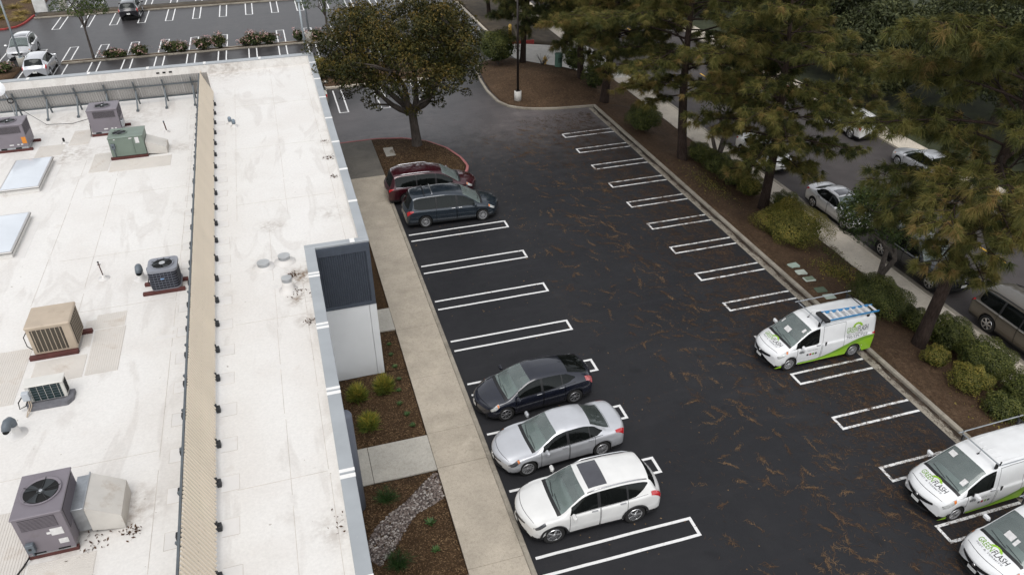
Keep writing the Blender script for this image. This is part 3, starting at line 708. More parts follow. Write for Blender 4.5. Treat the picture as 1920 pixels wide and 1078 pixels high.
def fan(parent, x, y, z, r, mat, hub=CHROME, blades=4, bars=5):
    MB().lathe([(r, 0.0), (r + 0.012, 0.03), (r - 0.008, 0.034), (r - 0.03, 0.006), (r - 0.05, 0.005)], (x, y, z), 32, cap=(False, False)).build('fan_ring', mat, parent, True)
    MB().lathe([(r - 0.002, 0.004), (r - 0.004, 0.0045)], (x, y, z), 32, cap=(True, False)).build('fan_cavity', DARKIN, parent)
    h = MB().lathe([(0.085, 0.010), (0.085, 0.022), (0.05, 0.028)], (x, y, z), 16).build('fan_hub', FANB, parent, True)
    MB().lathe([(0.04, 0.026), (0.035, 0.032)], (x, y, z), 14).build('hub_cap', hub, h)
    for k in range(blades):
        t = 2 * math.pi * k / blades + 0.6; q = []
        for i in range(5):
            f = i / 4; rr = 0.08 + (r - 0.13) * f
            q.append([(x + rr * math.cos(t + 0.18 * f), y + rr * math.sin(t + 0.18 * f), z + 0.008), (x + rr * math.cos(t + 0.62 + 0.25 * f), y + rr * math.sin(t + 0.62 + 0.25 * f), z + 0.018)])
        MB().grid(q).build('fan_blade', FANB, parent)
    for k in range(bars):
        t = 2 * math.pi * k / bars + 0.2
        MB().bar((x + 0.05 * math.cos(t), y + 0.05 * math.sin(t), z + 0.03), (x + r * math.cos(t), y + r * math.sin(t), z + 0.03), 0.010).build('guard_bar', BLACK, parent)
def cabinet(t, w, d, h, mat, base=0.14, lid=0.02):
    MB().box(0, w, 0, d, base, h - 0.05, 0.008).build('cabinet', mat, t)
    MB().box(-lid, w + lid, -lid, d + lid, h - 0.05, h, 0.012).build('lid', mat, t)
def sleepers(t, spans, zt=0.13):
    for (x0, x1, y0, y1) in spans: MB().box(x0, x1, y0, y1, 0, zt, 0.01).build('sleeper', SLEEP, t)
def disconnect(t, x, y, z, w=0.16, h=0.24, mat=None):
    b = MB().box(x, x + w, y - 0.10, y, z, z + h, 0.01).build('disconnect_box', mat or PLASTIC, t)
    MB().box(x + 0.05, x + 0.10, y - 0.118, y - 0.10, z + 0.10, z + 0.15).build('switch', BLACK, b)
    MB().tube([(x + w / 2, y - 0.05, z), (x + w / 2, y - 0.06, z - 0.12), (x + w / 2 + 0.02, y - 0.02, 0.16)], 0.018, 6).build('conduit', PLASTIC, t, True)

# big mauve unit, nearest
A = thing('rooftop_unit', 'large mauve grey rooftop air unit with round top fan and white duct, nearest the camera', 'air conditioner', (-6.88, 13.32, ZR))
cabinet(A, 0.95, 1.26, 1.28, PURP)
sleepers(A, [(-0.02, 0.97, 0.0, 0.10), (-0.02, 0.97, 1.14, 1.24)], 0.10)
MB().box(0.02, 0.93, 0.01, 1.25, 0.10, 0.142).build('base_rail', STEEL, A)
louvers(A, 'f', 0.10, 0.80, 0.86, 1.19, -0.002, PURP, 9); louvers(A, 'r', 0.10, 1.18, 0.62, 1.20, 0.952, PURP, 14)
for x in (0.12, 0.60): MB().box(x, x + 0.24, -0.006, 0.012, 0.15, 0.19).build('fork_slot', DARKIN, A)
for (x0, x1, z0, z1) in ((0.60, 0.84, 0.60, 0.80), (0.68, 0.86, 0.32, 0.46), (0.52, 0.60, 0.66, 0.72)): MB().box(x0, x1, -0.006, 0.002, z0, z1).build('sticker', LABEL, A)
disconnect(A, 0.06, 0.0, 0.30)
fan(A, 0.47, 0.68, 1.282, 0.40, PURP)
MB().box(0.955, 1.22, 0.36, 1.40, 0.16, 0.84, 0.01).build('plenum', STEEL, A)
q = MB(); q.add([(1.225, 0.34, 0.14), (1.225, 1.42, 0.14), (1.225, 1.42, 0.86), (1.225, 0.34, 0.86), (1.88, 0.34, 0.0), (1.88, 1.42, 0.0), (1.88, 1.42, 0.42), (1.88, 0.34, 0.42)],
      [(0, 1, 2, 3)[::-1], (4, 5, 6, 7), (3, 7, 6, 2)[::-1], (0, 4, 7, 3), (1, 2, 6, 5), (0, 1, 5, 4)]); q.build('supply_duct', DUCT, A)
MB().box(1.215, 1.24, 0.33, 1.43, 0.84, 0.885).build('duct_flange', STEEL, A)
MB().tube([(0.02, -0.02, 0.12), (-0.10, -0.16, 0.03), (-0.28, -0.55, 0.02), (-0.42, -1.1, 0.02), (-0.5, -1.9, 0.02)], 0.02, 6).build('power_cable', CABLE, A, True)

# tan condenser
C_ = thing('condenser_unit', 'square tan louvered condenser box on dark red sleepers', 'air conditioner', (-8.2, 21.0, ZR))
MB().box(0.02, 1.18, 0.02, 1.10, 0.12, 1.02, 0.02).build('cabinet', TANC, C_)
MB().box(0, 1.2, 0, 1.12, 0.98, 1.08, 0.03).build('lid', TANC, C_)
sleepers(C_, [(-0.12, 1.18, -0.10, 0.05), (0.3, 1.42, 0.86, 1.02)], 0.12)
louvers(C_, 'f', 0.12, 0.96, 0.20, 0.95, 0.018, TANC, 7, vertical=True); louvers(C_, 'r', 0.12, 1.02, 0.20, 0.95, 1.182, TANC, 7, vertical=True)
louvers(C_, 'f', 0.13, 0.95, 0.21, 0.94, 0.019, COILT, 26, part='coil'); louvers(C_, 'r', 0.13, 1.01, 0.21, 0.94, 1.181, COILT, 26, part='coil')
MB().tube([(0.02, 0.1, 0.9), (-0.09, 0.06, 0.75), (-0.08, 0.04, 0.45), (0.02, 0.05, 0.3)], 0.014, 6).build('cable', CABLE, C_, True)

# small dark round cornered condenser
D_ = thing('condenser_unit', 'dark wire caged condenser with rounded corners and grey fan top beside the screen', 'air conditioner', (-5.2, 23.62, ZR))
def rounded(w, d, r, n=5):
    P = []
    for (cx, cy, a0) in ((w - r, r, -90), (w - r, d - r, 0), (r, d - r, 90), (r, r, 180)):
        for k in range(n + 1):
            t = math.radians(a0 + 90 * k / n); P.append((cx + r * math.cos(t), cy + r * math.sin(t)))
    return P
def ring_at(q, P, z, wdt=0.014, hh=0.012):
    n = len(P); q.tube([(x, y, z) for x, y in P + P[:1]], wdt / 2, 4, False)
GREYTOP = M('mid_grey_fan_cover', (0.225, 0.235, 0.265), 0.5, 0.0, var=0.08)
DBLUE = M('dark_blue_coil', (0.012, 0.014, 0.024), 0.6, 0.2, var=0.4, vs=14)
MB().prism([(x, y) for x, y in rounded(0.88, 0.84, 0.15)], 0.14, 0.74).build('coil', DBLUE, D_)
MB().prism(rounded(0.92, 0.88, 0.16), 0.74, 0.83).build('top_cover', GREYTOP, D_); MB().prism(rounded(0.92, 0.88, 0.16), 0.10, 0.14).build('base_pan', GREYTOP, D_)
cage = MB(); PR = [(x - 0.008, y - 0.008) for x, y in rounded(0.896, 0.856, 0.158)]
for z in (0.22, 0.31, 0.40, 0.49, 0.58, 0.67): ring_at(cage, PR, z)
wire = M('grey_cage_wire', (0.13, 0.14, 0.17), 0.5, 0.2)
for x in (0.16, 0.27, 0.38, 0.49, 0.60, 0.71): cage.bar((x, -0.012, 0.14), (x, -0.012, 0.74), 0.010)
for y_ in (0.2, 0.42, 0.64): cage.bar((0.892, y_, 0.14), (0.892, y_, 0.74), 0.010)
cage.build('wire_cage', wire, D_)
MB().box(0.36, 0.47, -0.022, -0.012, 0.50, 0.54, 0.004).build('badge', M('pale_blue_badge', (0.20, 0.36, 0.62), 0.3), D_)
fan(D_, 0.45, 0.45, 0.832, 0.36, GREYTOP, GREYTOP, 3, 10)
MB().lathe([(0.10, 0.030), (0.09, 0.045)], (0.45, 0.45, 0.832), 18).build('guard_plate', M('pale_grey_plate', (0.40, 0.41, 0.42), 0.4), D_)
sleepers(D_, [(-0.28, 1.02, -0.08, 0.06), (-0.28, 1.08, 0.52, 0.66)], 0.10)
MB().tube([(-0.02, 0.35, 0.5), (-0.09, 0.3, 0.3), (-0.02, 0.28, 0.16)], 0.016, 6).build('cable', CABLE, D_, True)
MB().box(-0.07, 0.0, 0.42, 0.55, 0.55, 0.72, 0.01).build('junction_box', PLASTIC, D_)

# mini split outdoor unit lying with its coil side to the camera
B_ = thing('mini_split_unit', 'low cream mini split unit with dark green coil grid on a grey pad', 'air conditioner', (-7.92, 18.72, ZR))
CREAM = M('cream_cabinet', (0.60, 0.585, 0.545), 0.5, var=0.06)
MB().prism([(-0.06, 0.02), (0.02, -0.18), (0.98, -0.18), (1.10, 0.0), (1.10, 0.34), (-0.06, 0.34)], 0, 0.13).build('pad', M('grey_foam_pad', (0.15, 0.15, 0.165), 0.85, var=0.2, vs=6), B_)
MB().box(0.05, 0.98, 0.02, 0.36, 0.14, 0.66, 0.02).build('cabinet', CREAM, B_)
MB().box(0.03, 1.0, -0.02, 0.38, 0.66, 0.70, 0.012).build('lid', CREAM, B_)
cl = MB().box(0.16, 0.90, 0.004, 0.019, 0.18, 0.65).build('coil', M('teal_black_coil', (0.010, 0.030, 0.030), 0.4, 0.3, var=0.5, vs=18), B_)
for k in range(6): MB().box(0.16, 0.90, -0.012, 0.002, 0.19 + 0.085 * k, 0.1945 + 0.085 * k).build('wire', wire, cl)
for k in range(5): MB().box(0.18 + 0.165 * k, 0.185 + 0.165 * k, -0.014, 0.003, 0.18, 0.65).build('wire', CREAM, cl)
for k in range(9): MB().box(0.981, 0.992, 0.08, 0.30, 0.22 + 0.045 * k, 0.24 + 0.045 * k).build('side_slot', DARKIN, B_)
MB().box(-0.04, 0.14, -0.10, 0.04, 0.30, 0.55, 0.012).build('valve_box', M('pale_blue_grey_box', (0.42, 0.45, 0.48), 0.5), B_)
MB().tube([(-0.03, -0.05, 0.45), (-0.16, -0.10, 0.3), (-0.17, -0.14, 0.12), (-0.02, -0.10, 0.16), (0.06, -0.06, 0.30)], 0.016, 6).build('hose', CABLE, B_, True)
for dx in (0.0, 0.05): MB().tube([(0.06 + dx, -0.05, 0.31), (0.08 + dx, -0.14, 0.16), (0.04 + dx, -0.30, 0.10), (0.02, -0.42, 0.03)], 0.014, 6).build('pipe', TANC, B_, True)

# green unit with duct
E_ = thing('rooftop_unit', 'sage green rooftop air unit with pale duct beside the long screen', 'air conditioner', (-7.74, 35.62, ZR))
cabinet(E_, 1.42, 1.15, 1.02, GREENC)
sleepers(E_, [(-0.08, 1.45, -0.03, 0.10), (-0.08, 1.45, 1.0, 1.12)], 0.12)
louvers(E_, 'f', 0.96, 0.975, 0.2, 0.94, -0.001, GREENC, 1, vertical=True, part='panel_seam')
for (x0, x1, z0, z1) in ((1.08, 1.24, 0.68, 0.95), (0.84, 0.98, 0.90, 0.95), (0.22, 0.28, 0.91, 0.95)): MB().box(x0, x1, -0.006, 0.002, z0, z1).build('sticker', LABEL, E_)
disconnect(E_, 0.07, 0.0, 0.52)
fan(E_, 0.42, 0.60, 1.022, 0.33, GREENC, BLACK, 4, 3)
q = MB(); q.add([(1.44, 0.12, 0.10), (1.44, 1.05, 0.10), (1.44, 1.05, 0.66), (1.44, 0.12, 0.66), (2.26, 0.12, 0.0), (2.26, 1.05, 0.0), (2.26, 1.05, 0.30), (2.26, 0.12, 0.30)],
      [(3, 2, 1, 0), (4, 5, 6, 7), (2, 6, 7, 3), (0, 4, 7, 3), (1, 2, 6, 5), (0, 1, 5, 4)]); q.build('supply_duct', DUCT, E_)

# two further mauve units
def mauve(label, loc, w=1.30, d=1.15, h=1.26, orange=False, boxright=False):
    t = thing('rooftop_unit', label, 'air conditioner', loc); cabinet(t, w, d, h, PURP, 0.2)
    MB().box(0.03, w - 0.03, 0.02, d - 0.02, 0.11, 0.2).build('base_rail', STEEL, t)
    sleepers(t, [(-0.05, w + 0.12, -0.02, 0.10), (-0.05, w + 0.25, d - 0.12, d)], 0.11)
    louvers(t, 'f', 0.24, w - 0.12, 0.86, 1.17, -0.001, PURP, 7); louvers(t, 'r', 0.10, d - 0.1, 0.70, 1.17, w + 0.001, PURP, 10)
    fan(t, w * 0.48, d * 0.52, h + 0.002, 0.36, PURP)
    for (x0, x1) in ((0.55, 0.72), (0.86, 0.95), (1.02, 1.10)): MB().box(x0, x1, -0.006, 0.002, 0.30, 0.35).build('sticker', LABEL, t)
    if orange: MB().box(w - 0.20, w - 0.02, -0.008, 0.002, 0.36, 0.66).build('warning_sticker', M('orange_sticker', (0.62, 0.22, 0.02), 0.5), t)
    if boxright:
        MB().box(w + 0.002, w + 0.12, 0.1, 0.4, 0.3, 0.62, 0.01).build('disconnect_box', STEEL, t)
        MB().tube([(-0.02, 0.1, 0.6), (-0.05, 0.05, 0.2), (-0.10, 0.0, 0.03)], 0.018, 6).build('cable', CABLE, t, True)
    for x in (0.15, 0.75): MB().box(x, x + 0.24, -0.005, 0.012, 0.13, 0.18).build('fork_slot', DARKIN, t)
mauve('mauve rooftop air unit standing directly behind the sage green one', (-8.98, 38.85, ZR), boxright=True)
mauve('mauve rooftop air unit with an orange warning sticker', (-12.82, 38.0, ZR), orange=True)

# skylights
SKYM = M('milky_skylight_panel', (0.60, 0.635, 0.675), 0.25, 0.0, coat=0.5, var=0.06, vs=1.2)
SKYF = M('aluminium_skylight_frame', (0.50, 0.485, 0.47), 0.45, 0.5, var=0.08)
for (x0, y0, lab) in ((-11.72, 33.1, 'milky white skylight nearer the mauve units'), (-11.58, 27.55, 'milky white skylight nearer the tan condenser')):
    t = thing('skylight', lab, 'skylight', (x0, y0, ZR), group='roof skylights')
    wx, wy = 1.5, 3.2
    MB().box(0.04, wx - 0.04, 0.04, wy - 0.04, 0, 0.16, 0.01).build('kerb', ROOF, t)
    fr = MB().box(0, wx, 0, wy, 0.16, 0.25, 0.012).build('frame', SKYF, t)
    MB().box(-0.008, wx + 0.008, -0.008, wy + 0.008, 0.198, 0.206).build('frame_groove', DARKIN, fr)
    P = []
    for i in range(9):
        u_ = i / 8; P.append([(0.06 + (wx - 0.12) * u_, 0.06 + (wy - 0.12) * j / 12, 0.255 + 0.05 * (math.sin(math.pi * u_) * math.sin(math.pi * j / 12)) ** 0.5) for j in range(13)])
    MB().grid(P).build('panel', SKYM, t, True)
    MB().box(wx + 0.02, wx + 0.34, -0.1, wy * 0.86, -0.01, 0.004).build('flashing_strip', PATCH, t)

# vents, pipes
def boot(t, r, h, mat=None, rb=0.22):
    MB().lathe([(rb, 0.0), (rb, 0.006), (r * 1.35, 0.02), (r * 1.15, h * 0.6), (r, h)], (0, 0, 0), 20, cap=(False, True)).build('membrane_boot', mat or PATCH, t, True)
def capvent(label, loc, r, h, tall=0.0):
    t = thing('roof_vent', label, 'vent', loc, group='round capped vents'); boot(t, r * 0.92, h + tall, None, r * 1.9)
    MB().lathe([(r, h + tall - 0.02), (r, h + tall + 0.07), (r * 0.97, h + tall + 0.085)], (0, 0, 0), 24).build('vent_band', STEEL, t)
    MB().lathe([(r * 1.04, h + tall + 0.086), (r * 1.04, h + tall + 0.10), (r * 0.5, h + tall + 0.112)], (0, 0, 0), 24).build('vent_cap', M('dull_grey_cap', (0.42, 0.43, 0.43), 0.5, 0.3, var=0.12), t)
capvent('round grey capped vent, leftmost of the three near the notch', (-1.66, 24.28, ZR), 0.205, 0.10)
capvent('round grey capped vent with a dark rim closest to the notch coping', (-0.95, 24.42, ZR), 0.20, 0.16)
capvent('taller narrow capped vent rising from a cone boot amid leaf stains', (-0.93, 22.55, ZR), 0.165, 0.30, 0.08)
def goose(label, loc, rz, s=1.0):
    t = thing('gooseneck_vent', label, 'vent', loc, rz, group='gooseneck vents'); boot(t, 0.085 * s, 0.34 * s, None, 0.26 * s)
    pts = [(0, 0, 0.30 * s), (0, 0, 0.42 * s), (0, -0.05 * s, 0.50 * s), (0, -0.14 * s, 0.53 * s), (0, -0.24 * s, 0.48 * s), (0, -0.30 * s, 0.38 * s)]
    MB().tube(pts, 0.105 * s, 14).build('hood', PLASTIC, t, True)
    MB().lathe([(0.095 * s, 0), (0.08 * s, 0.005)], (0, 0, 0), 12).build('mouth', DARKIN, t).matrix_local = Matrix.Translation((0, -0.302 * s, 0.375 * s)) @ Matrix.Rotation(math.radians(30), 4, 'X')
goose('grey gooseneck vent left of the caged condenser', (-5.62, 24.75, ZR), 0.05)
goose('grey gooseneck vent just behind the caged condenser', (-4.72, 25.0, ZR), 0.9, 0.9)
goose('grey gooseneck vent in front of the mini split unit', (-8.02, 17.72, ZR), -0.25)
t = thing('gas_pipe', 'thin rusty riser pipe with valve standing alone on the roof', 'pipe', (-6.86, 25.15, ZR)); boot(t, 0.05, 0.14, None, 0.2)
RUST = M('rusty_pipe', (0.07, 0.03, 0.024), 0.8, var=0.3, vs=9)
MB().tube([(0, 0, 0.1), (-0.02, 0, 0.62)], 0.018, 8).build('riser', RUST, t, True); MB().bar((-0.06, 0, 0.55), (0.04, 0, 0.55), 0.025).build('valve', BLACK, t); MB().lathe([(0.03, 0.62), (0.03, 0.66)], (-0.02, 0, 0), 8).build('end_cap', BLACK, t)
t = thing('vent_pipe', 'thin vent pipe standing between green unit and screens', 'pipe', (-5.69, 38.44, ZR)); boot(t, 0.045, 0.1, None, 0.16)
MB().tube([(0, 0, 0.08), (-0.04, 0, 0.55)], 0.028, 8).build('riser', RUST, t, True); MB().lathe([(0.036, 0.5), (0.036, 0.56)], (-0.038, 0, 0), 8).build('end_cap', PLASTIC, t)
t = thing('roof_stub', 'short black capped stub near the two mauve units', 'pipe', (-10.16, 38.4, ZR)); boot(t, 0.04, 0.1, None, 0.16); MB().lathe([(0.05, 0.1), (0.05, 0.24), (0.03, 0.27)], (0, 0, 0), 10).build('cap', BLACK, t, True)
for (x, y, l) in ((-2.78, 38.6, 'small blue grey capped vent left of its twin beyond the screen'), (-2.60, 38.2, 'small blue grey capped vent right of its twin beyond the screen')):
    t = thing('capped_vent', l, 'vent', (x, y, ZR), group='twin capped vents'); boot(t, 0.07, 0.16, None, 0.2)
    MB().lathe([(0.085, 0.14), (0.09, 0.30), (0.06, 0.36), (0.01, 0.38)], (0, 0, 0), 14).build('cap', M('blue_grey_cap', (0.19, 0.235, 0.28), 0.45, 0.2), t, True)
# satellite dish by the far screen
t = thing('satellite_dish', 'white satellite dish on a mast at the far screen', 'satellite dish', (-13.0, 42.55, ZR))
MB().tube([(0, 0, 0), (0, 0, 0.9), (-0.12, -0.02, 1.42)], 0.028, 8).build('mast', STEEL, t, True)
q = []
for i in range(7):
    r = 0.36 * i / 6; q.append([(-0.30 + r * math.cos(a) * 0.95, -0.22 + 0.32 * r * r / 0.13 * 0.3 + r * math.sin(a) * 0.35, 1.62 + r * math.sin(a) * 0.92) for a in [2 * math.pi * k / 20 for k in range(21)]])
MB().grid(q).build('reflector', M('white_dish_paint', (0.68, 0.69, 0.70), 0.4), t, True)
MB().tube([(-0.26, -0.14, 1.4), (-0.3, -0.48, 1.36), (-0.3, -0.60, 1.52)], 0.016, 6).build('feed_arm', STEEL, t, True); MB().box(-0.34, -0.26, -0.68, -0.58, 1.5, 1.58, 0.01).build('receiver', LABEL, t)
q = MB()
for k in range(3): q.tube([(0.05 + 0.13 * math.cos(a), -0.1, 1.0 + 0.11 * math.sin(a) - 0.03 * k) for a in [2 * math.pi * i / 14 for i in range(15)]], 0.012, 5, False)
q.build('coiled_cable', CABLE, t, True)
t = tag(MB().tube([(-12.6, 42.3, ZR + .55), (-11.4, 41.2, ZR + .03), (-10.2, 41.0, ZR + .02), (-9.2, 41.7, ZR + .02), (-8.6, 42.2, ZR + .03)], 0.012, 5).build('roof_cable', CABLE, None, True), 'thin dark cable looping along the foot of the cross screen', 'cable')
# ribbed walk pads round the units
RIBS = {}
def pad(x0, x1, y0, y1, label, along='y'):
    t = thing('walk_pad', label, 'walk pad', (x0, y0, ZR), group='ribbed roof walk pads')
    wx, wy = x1 - x0, y1 - y0
    MB().box(0, wx, 0, wy, -0.004, 0.010).build('mat', PADM, t)
    q = MB(); s = 0.03; n = wx if along == 'y' else wy
    while s < n - 0.03:
        if along == 'y': q.box(s, s + 0.026, 0.01, wy - 0.01, 0.008, 0.017)
        else: q.box(0.01, wx - 0.01, s, s + 0.026, 0.008, 0.017)
        s += 0.062
    tag(q.build('ribs', PADM, t), kind='stuff')
pad(-6.72, -5.85, 19.75, 22.0, 'ribbed walk pad right of the tan condenser, long piece', 'y')
pad(-6.76, -5.90, 22.06, 22.85, 'ribbed walk pad right of the tan condenser, short piece', 'y')
pad(-8.15, -6.78, 19.72, 20.80, 'ribbed walk pad in front of the tan condenser', 'x')
pad(-9.55, -8.38, 19.0, 21.6, 'ribbed walk pad left of the tan condenser', 'y')
pad(-7.05, -6.77, 21.2, 22.6, 'narrow ribbed walk pad tucked behind the tan condenser', 'y')
pad(-8.62, -7.86, 34.5, 36.6, 'ribbed walk pad left of the sage green unit', 'y')
pad(-7.80, -5.3, 34.3, 35.5, 'ribbed walk pad in front of the sage green unit', 'x')
pad(-11.2, -10.1, 37.0, 38.3, 'ribbed walk pad beside the stickered mauve unit', 'y')
pad(-9.95, -9.1, 38.0, 39.9, 'ribbed walk pad left of the mauve unit behind the green one', 'y')
pad(-8.6, -6.95, 11.5, 14.9, 'ribbed walk pad left of the nearest mauve unit', 'y')
pad(-6.9, -5.55, 11.5, 13.18, 'ribbed walk pad in front of the nearest mauve unit', 'x')
# dried leaf clumps caught on the roof
LEAFD = m_foliage('dead_brown_leaf', [(0, (0.035, 0.016, 0.010)), (1, (0.12, 0.065, 0.035))], 0.1, 0.8)
def litter(name, label, c, r, n, size, mat, cat):
    a = RNG.normal(0, 1, (n, 2)); P = np.c_[c[0] + a[:, 0] * r * 0.5, c[1] + a[:, 1] * r * 0.5, c[2] + np.abs(RNG.normal(0, 0.03, n))]
    d = RNG.normal(0, 1, (n, 3)); d /= np.linalg.norm(d, axis=1)[:, None]; e = np.cross(d, RNG.normal(0, 1, (n, 3))); e /= np.linalg.norm(e, axis=1)[:, None]
    s = size * RNG.uniform(0.6, 1.4, (n, 1))
    V = np.stack([P - d * s, P + e * s * 0.45, P + d * s, P - e * s * 0.45], 1).reshape(-1, 3); V[:, 2] = np.maximum(V[:, 2], c[2] + 0.004)
    o = put(name, np_mesh(name, V, np.arange(4 * n).reshape(-1, 4), mat, np.repeat(RNG.random(n), 4))); return tag(o, label, cat, kind='stuff')
for (x, y, r, n, l) in ((1.42, 33.0, 0.28, 60, 'larger clump of dead brown leaves by the roof edge'), (1.45, 30.9, 0.17, 36, 'smaller clump of dead brown leaves by the roof edge'), (1.38, 35.0, 0.15, 14, 'sparse dead leaves by the roof edge'), (-0.75, 23.45, 0.22, 50, 'dark leaf litter between the capped vents'), (-0.55, 22.25, 0.30, 30, 'leaf crumbs below the tall capped vent'), (-0.42, 20.5, 0.22, 26, 'leaf streak along the notch coping'), (-4.86, 13.5, 0.22, 40, 'dead leaves at the end of the white duct'), (-5.6, 13.4, 0.35, 40, 'dead leaves under the white duct'), (-0.35, 12.4, 0.35, 18, 'twigs by the near coping')):
    litter('leaf_litter', l, (x, y, ZR), r, n, 0.042, LEAFD, 'leaves')

# ------------------------------------------------------------------ vehicles
class Body:
    """car shell: a surface S(x, v); x from nose to tail, v 0 sill .. 3 shoulder .. 4 roof rail .. 6 centre line"""
    def __init__(s, **k): s.__dict__.update(k)
    def keys(s, n, x): a = getattr(s, n); return pchip([p[0] for p in a], [p[1] for p in a], x)
    def arch(s, x):
        z = np.full_like(x, s.sill)
        for xw in (s.xf, s.xr):
            d = np.abs(x - xw); m = d < s.ra; z[m] = np.maximum(z[m], s.rw + np.sqrt(np.maximum(0, s.ra ** 2 - d[m] ** 2)))
        return z
    def S(s, x, v):
        """x, v arrays of equal shape -> x,y,z arrays (right side)"""
        x = np.asarray(x, float); v = np.asarray(v, float)
        wd, bz, tz, rz, rw = (s.keys(n, x) for n in ('wid', 'belt', 'top', 'rail', 'railw'))
        sz = s.arch(x); z1 = np.maximum(0.52 * (s.sill + bz), sz + 0.32 * (bz - 0.09 - sz))
        Y = np.stack([wd - 0.045, wd, wd - 0.012, wd - 0.055, rw, rw * 0.70, np.zeros_like(x)], -1)
        Z = np.stack([sz, z1, bz - 0.09, bz, rz, rz + (tz - rz) * 0.70, tz], -1)
        Z[..., 4] = np.maximum(Z[..., 4], Z[..., 3] + 0.004); Z[..., 5] = np.maximum(Z[..., 5], Z[..., 4] + 0.002); Z[..., 6] = np.maximum(Z[..., 6], Z[..., 5] + 0.001)
        def ev(A, endslope0):
            d = np.diff(A, axis=-1); m = np.zeros_like(A)
            a, b_ = d[..., :-1], d[..., 1:]; ok = a * b_ > 0
            m[..., 1:-1] = np.where(ok, 2 * a * b_ / np.where(ok, a + b_, 1), 0); m[..., 0] = d[..., 0]; m[..., -1] = 0 if endslope0 else d[..., -1]
            i = np.clip(v.astype(int), 0, 5); t = v - i
            g = lambda B, j: np.take_along_axis(B, j[..., None], -1)[..., 0]
            return g(A, i) * (1 + 2 * t) * (1 - t) ** 2 + g(m, i) * t * (1 - t) ** 2 + g(A, i + 1) * t * t * (3 - 2 * t) + g(m, i + 1) * t * t * (t - 1)
        y, z = ev(Y, False), ev(Z, True)
        for (e, u, zn, s0) in ((s.ef, x, s.znf, s.s0f), (s.er, s.L - x, s.znr, s.s0r)):
            q = np.clip(1 - u / e, 0, 1); k = s0 + (1 - s0) * (1 - q ** 2.4) ** (1 / 2.4)
            z = zn + (z - zn) * k; y = y * (0.90 + 0.10 * (k - s0) / (1 - s0))
        r = (y / s.W) ** 2
        xx = x + s.bf * np.clip(1 - x / 0.85, 0, 1) ** 1.3 * r - s.br * np.clip(1 - (s.L - x) / 0.7, 0, 1) ** 1.3 * r
        wv = np.clip((v - 3.0) / 1.0, 0, 1)
        hump = lambda c0, c1, b_: b_ * np.clip(1 - np.abs(x - (c0 + c1) / 2) / ((c1 - c0) / 2 + 0.35), 0, 1) ** 0.8
        xx = xx + r * wv * (hump(s.ws0, s.ws1, 0.16) - (hump(s.rg0, s.rg1, 0.10) if s.rg1 else 0))
        return xx, y, z
    def pt(s, x, v, side=1, off=0.0):
        a = np.array([float(q) for q in s.S(np.array([x]), np.array([v]))])
        if off:
            e = 1e-3; bx = np.array([float(q) for q in s.S(np.array([x + e]), np.array([v]))]) - a; v2 = v + e if v < 5.99 else v - e
            bv = np.array([float(q) for q in s.S(np.array([x]), np.array([v2]))]) - a; bv = bv if v < 5.99 else -bv
            n = np.cross(bv, bx); n /= np.linalg.norm(n) + 1e-9; a = a + n * off
        a[1] *= side; return tuple(a)
    def patch(s, x0, x1, v0, v1, side, off=0.008, nx=6, nv=4, shape=None):
        """surface patch; shape(t)->(lo,hi) fractions of the v range"""
        X = np.zeros((nx + 1, nv + 1)); Vv = np.zeros_like(X)
        for i in range(nx + 1):
            t = i / nx; lo, hi = shape(t) if shape else (0, 1); X[i] = x0 + (x1 - x0) * t; Vv[i] = v0 + (v1 - v0) * (lo + (hi - lo) * np.arange(nv + 1) / nv)
        e = 1e-3; A = np.stack(s.S(X, Vv), -1); Bx = np.stack(s.S(X + e, Vv), -1) - A; sg = np.where(Vv < 5.99, 1.0, -1.0); Bv = (np.stack(s.S(X, Vv + e * sg), -1) - A) * sg[..., None]
        n = np.cross(Bv, Bx); n /= np.linalg.norm(n, axis=-1, keepdims=True) + 1e-9; A = A + n * off; A[..., 1] *= side; P = A.tolist()
        m = MB().grid(P)
        if side > 0: m.f = [f[::-1] for f in m.f]
        return m
    def front(s, y0, y1, z0, z1, off=0.012, ny=8, shape=None):
        P = []
        for i in range(ny + 1):
            t = i / ny; y = y0 + (y1 - y0) * t; lo, hi = shape(t) if shape else (0, 1)
            P.append([(s.bf * (y / s.W) ** 2 - off, y, z0 + (z1 - z0) * q) for q in (lo, (lo + hi) / 2, hi)])
        return MB().grid(P)
    def rear(s, y0, y1, z0, z1, off=0.012, ny=8):
        return MB().grid([[(s.L - s.br * (y / s.W) ** 2 + off, y, z) for z in (z0, (z0 + z1) / 2, z1)] for y in [y0 + (y1 - y0) * i / ny for i in range(ny + 1)]][::-1])

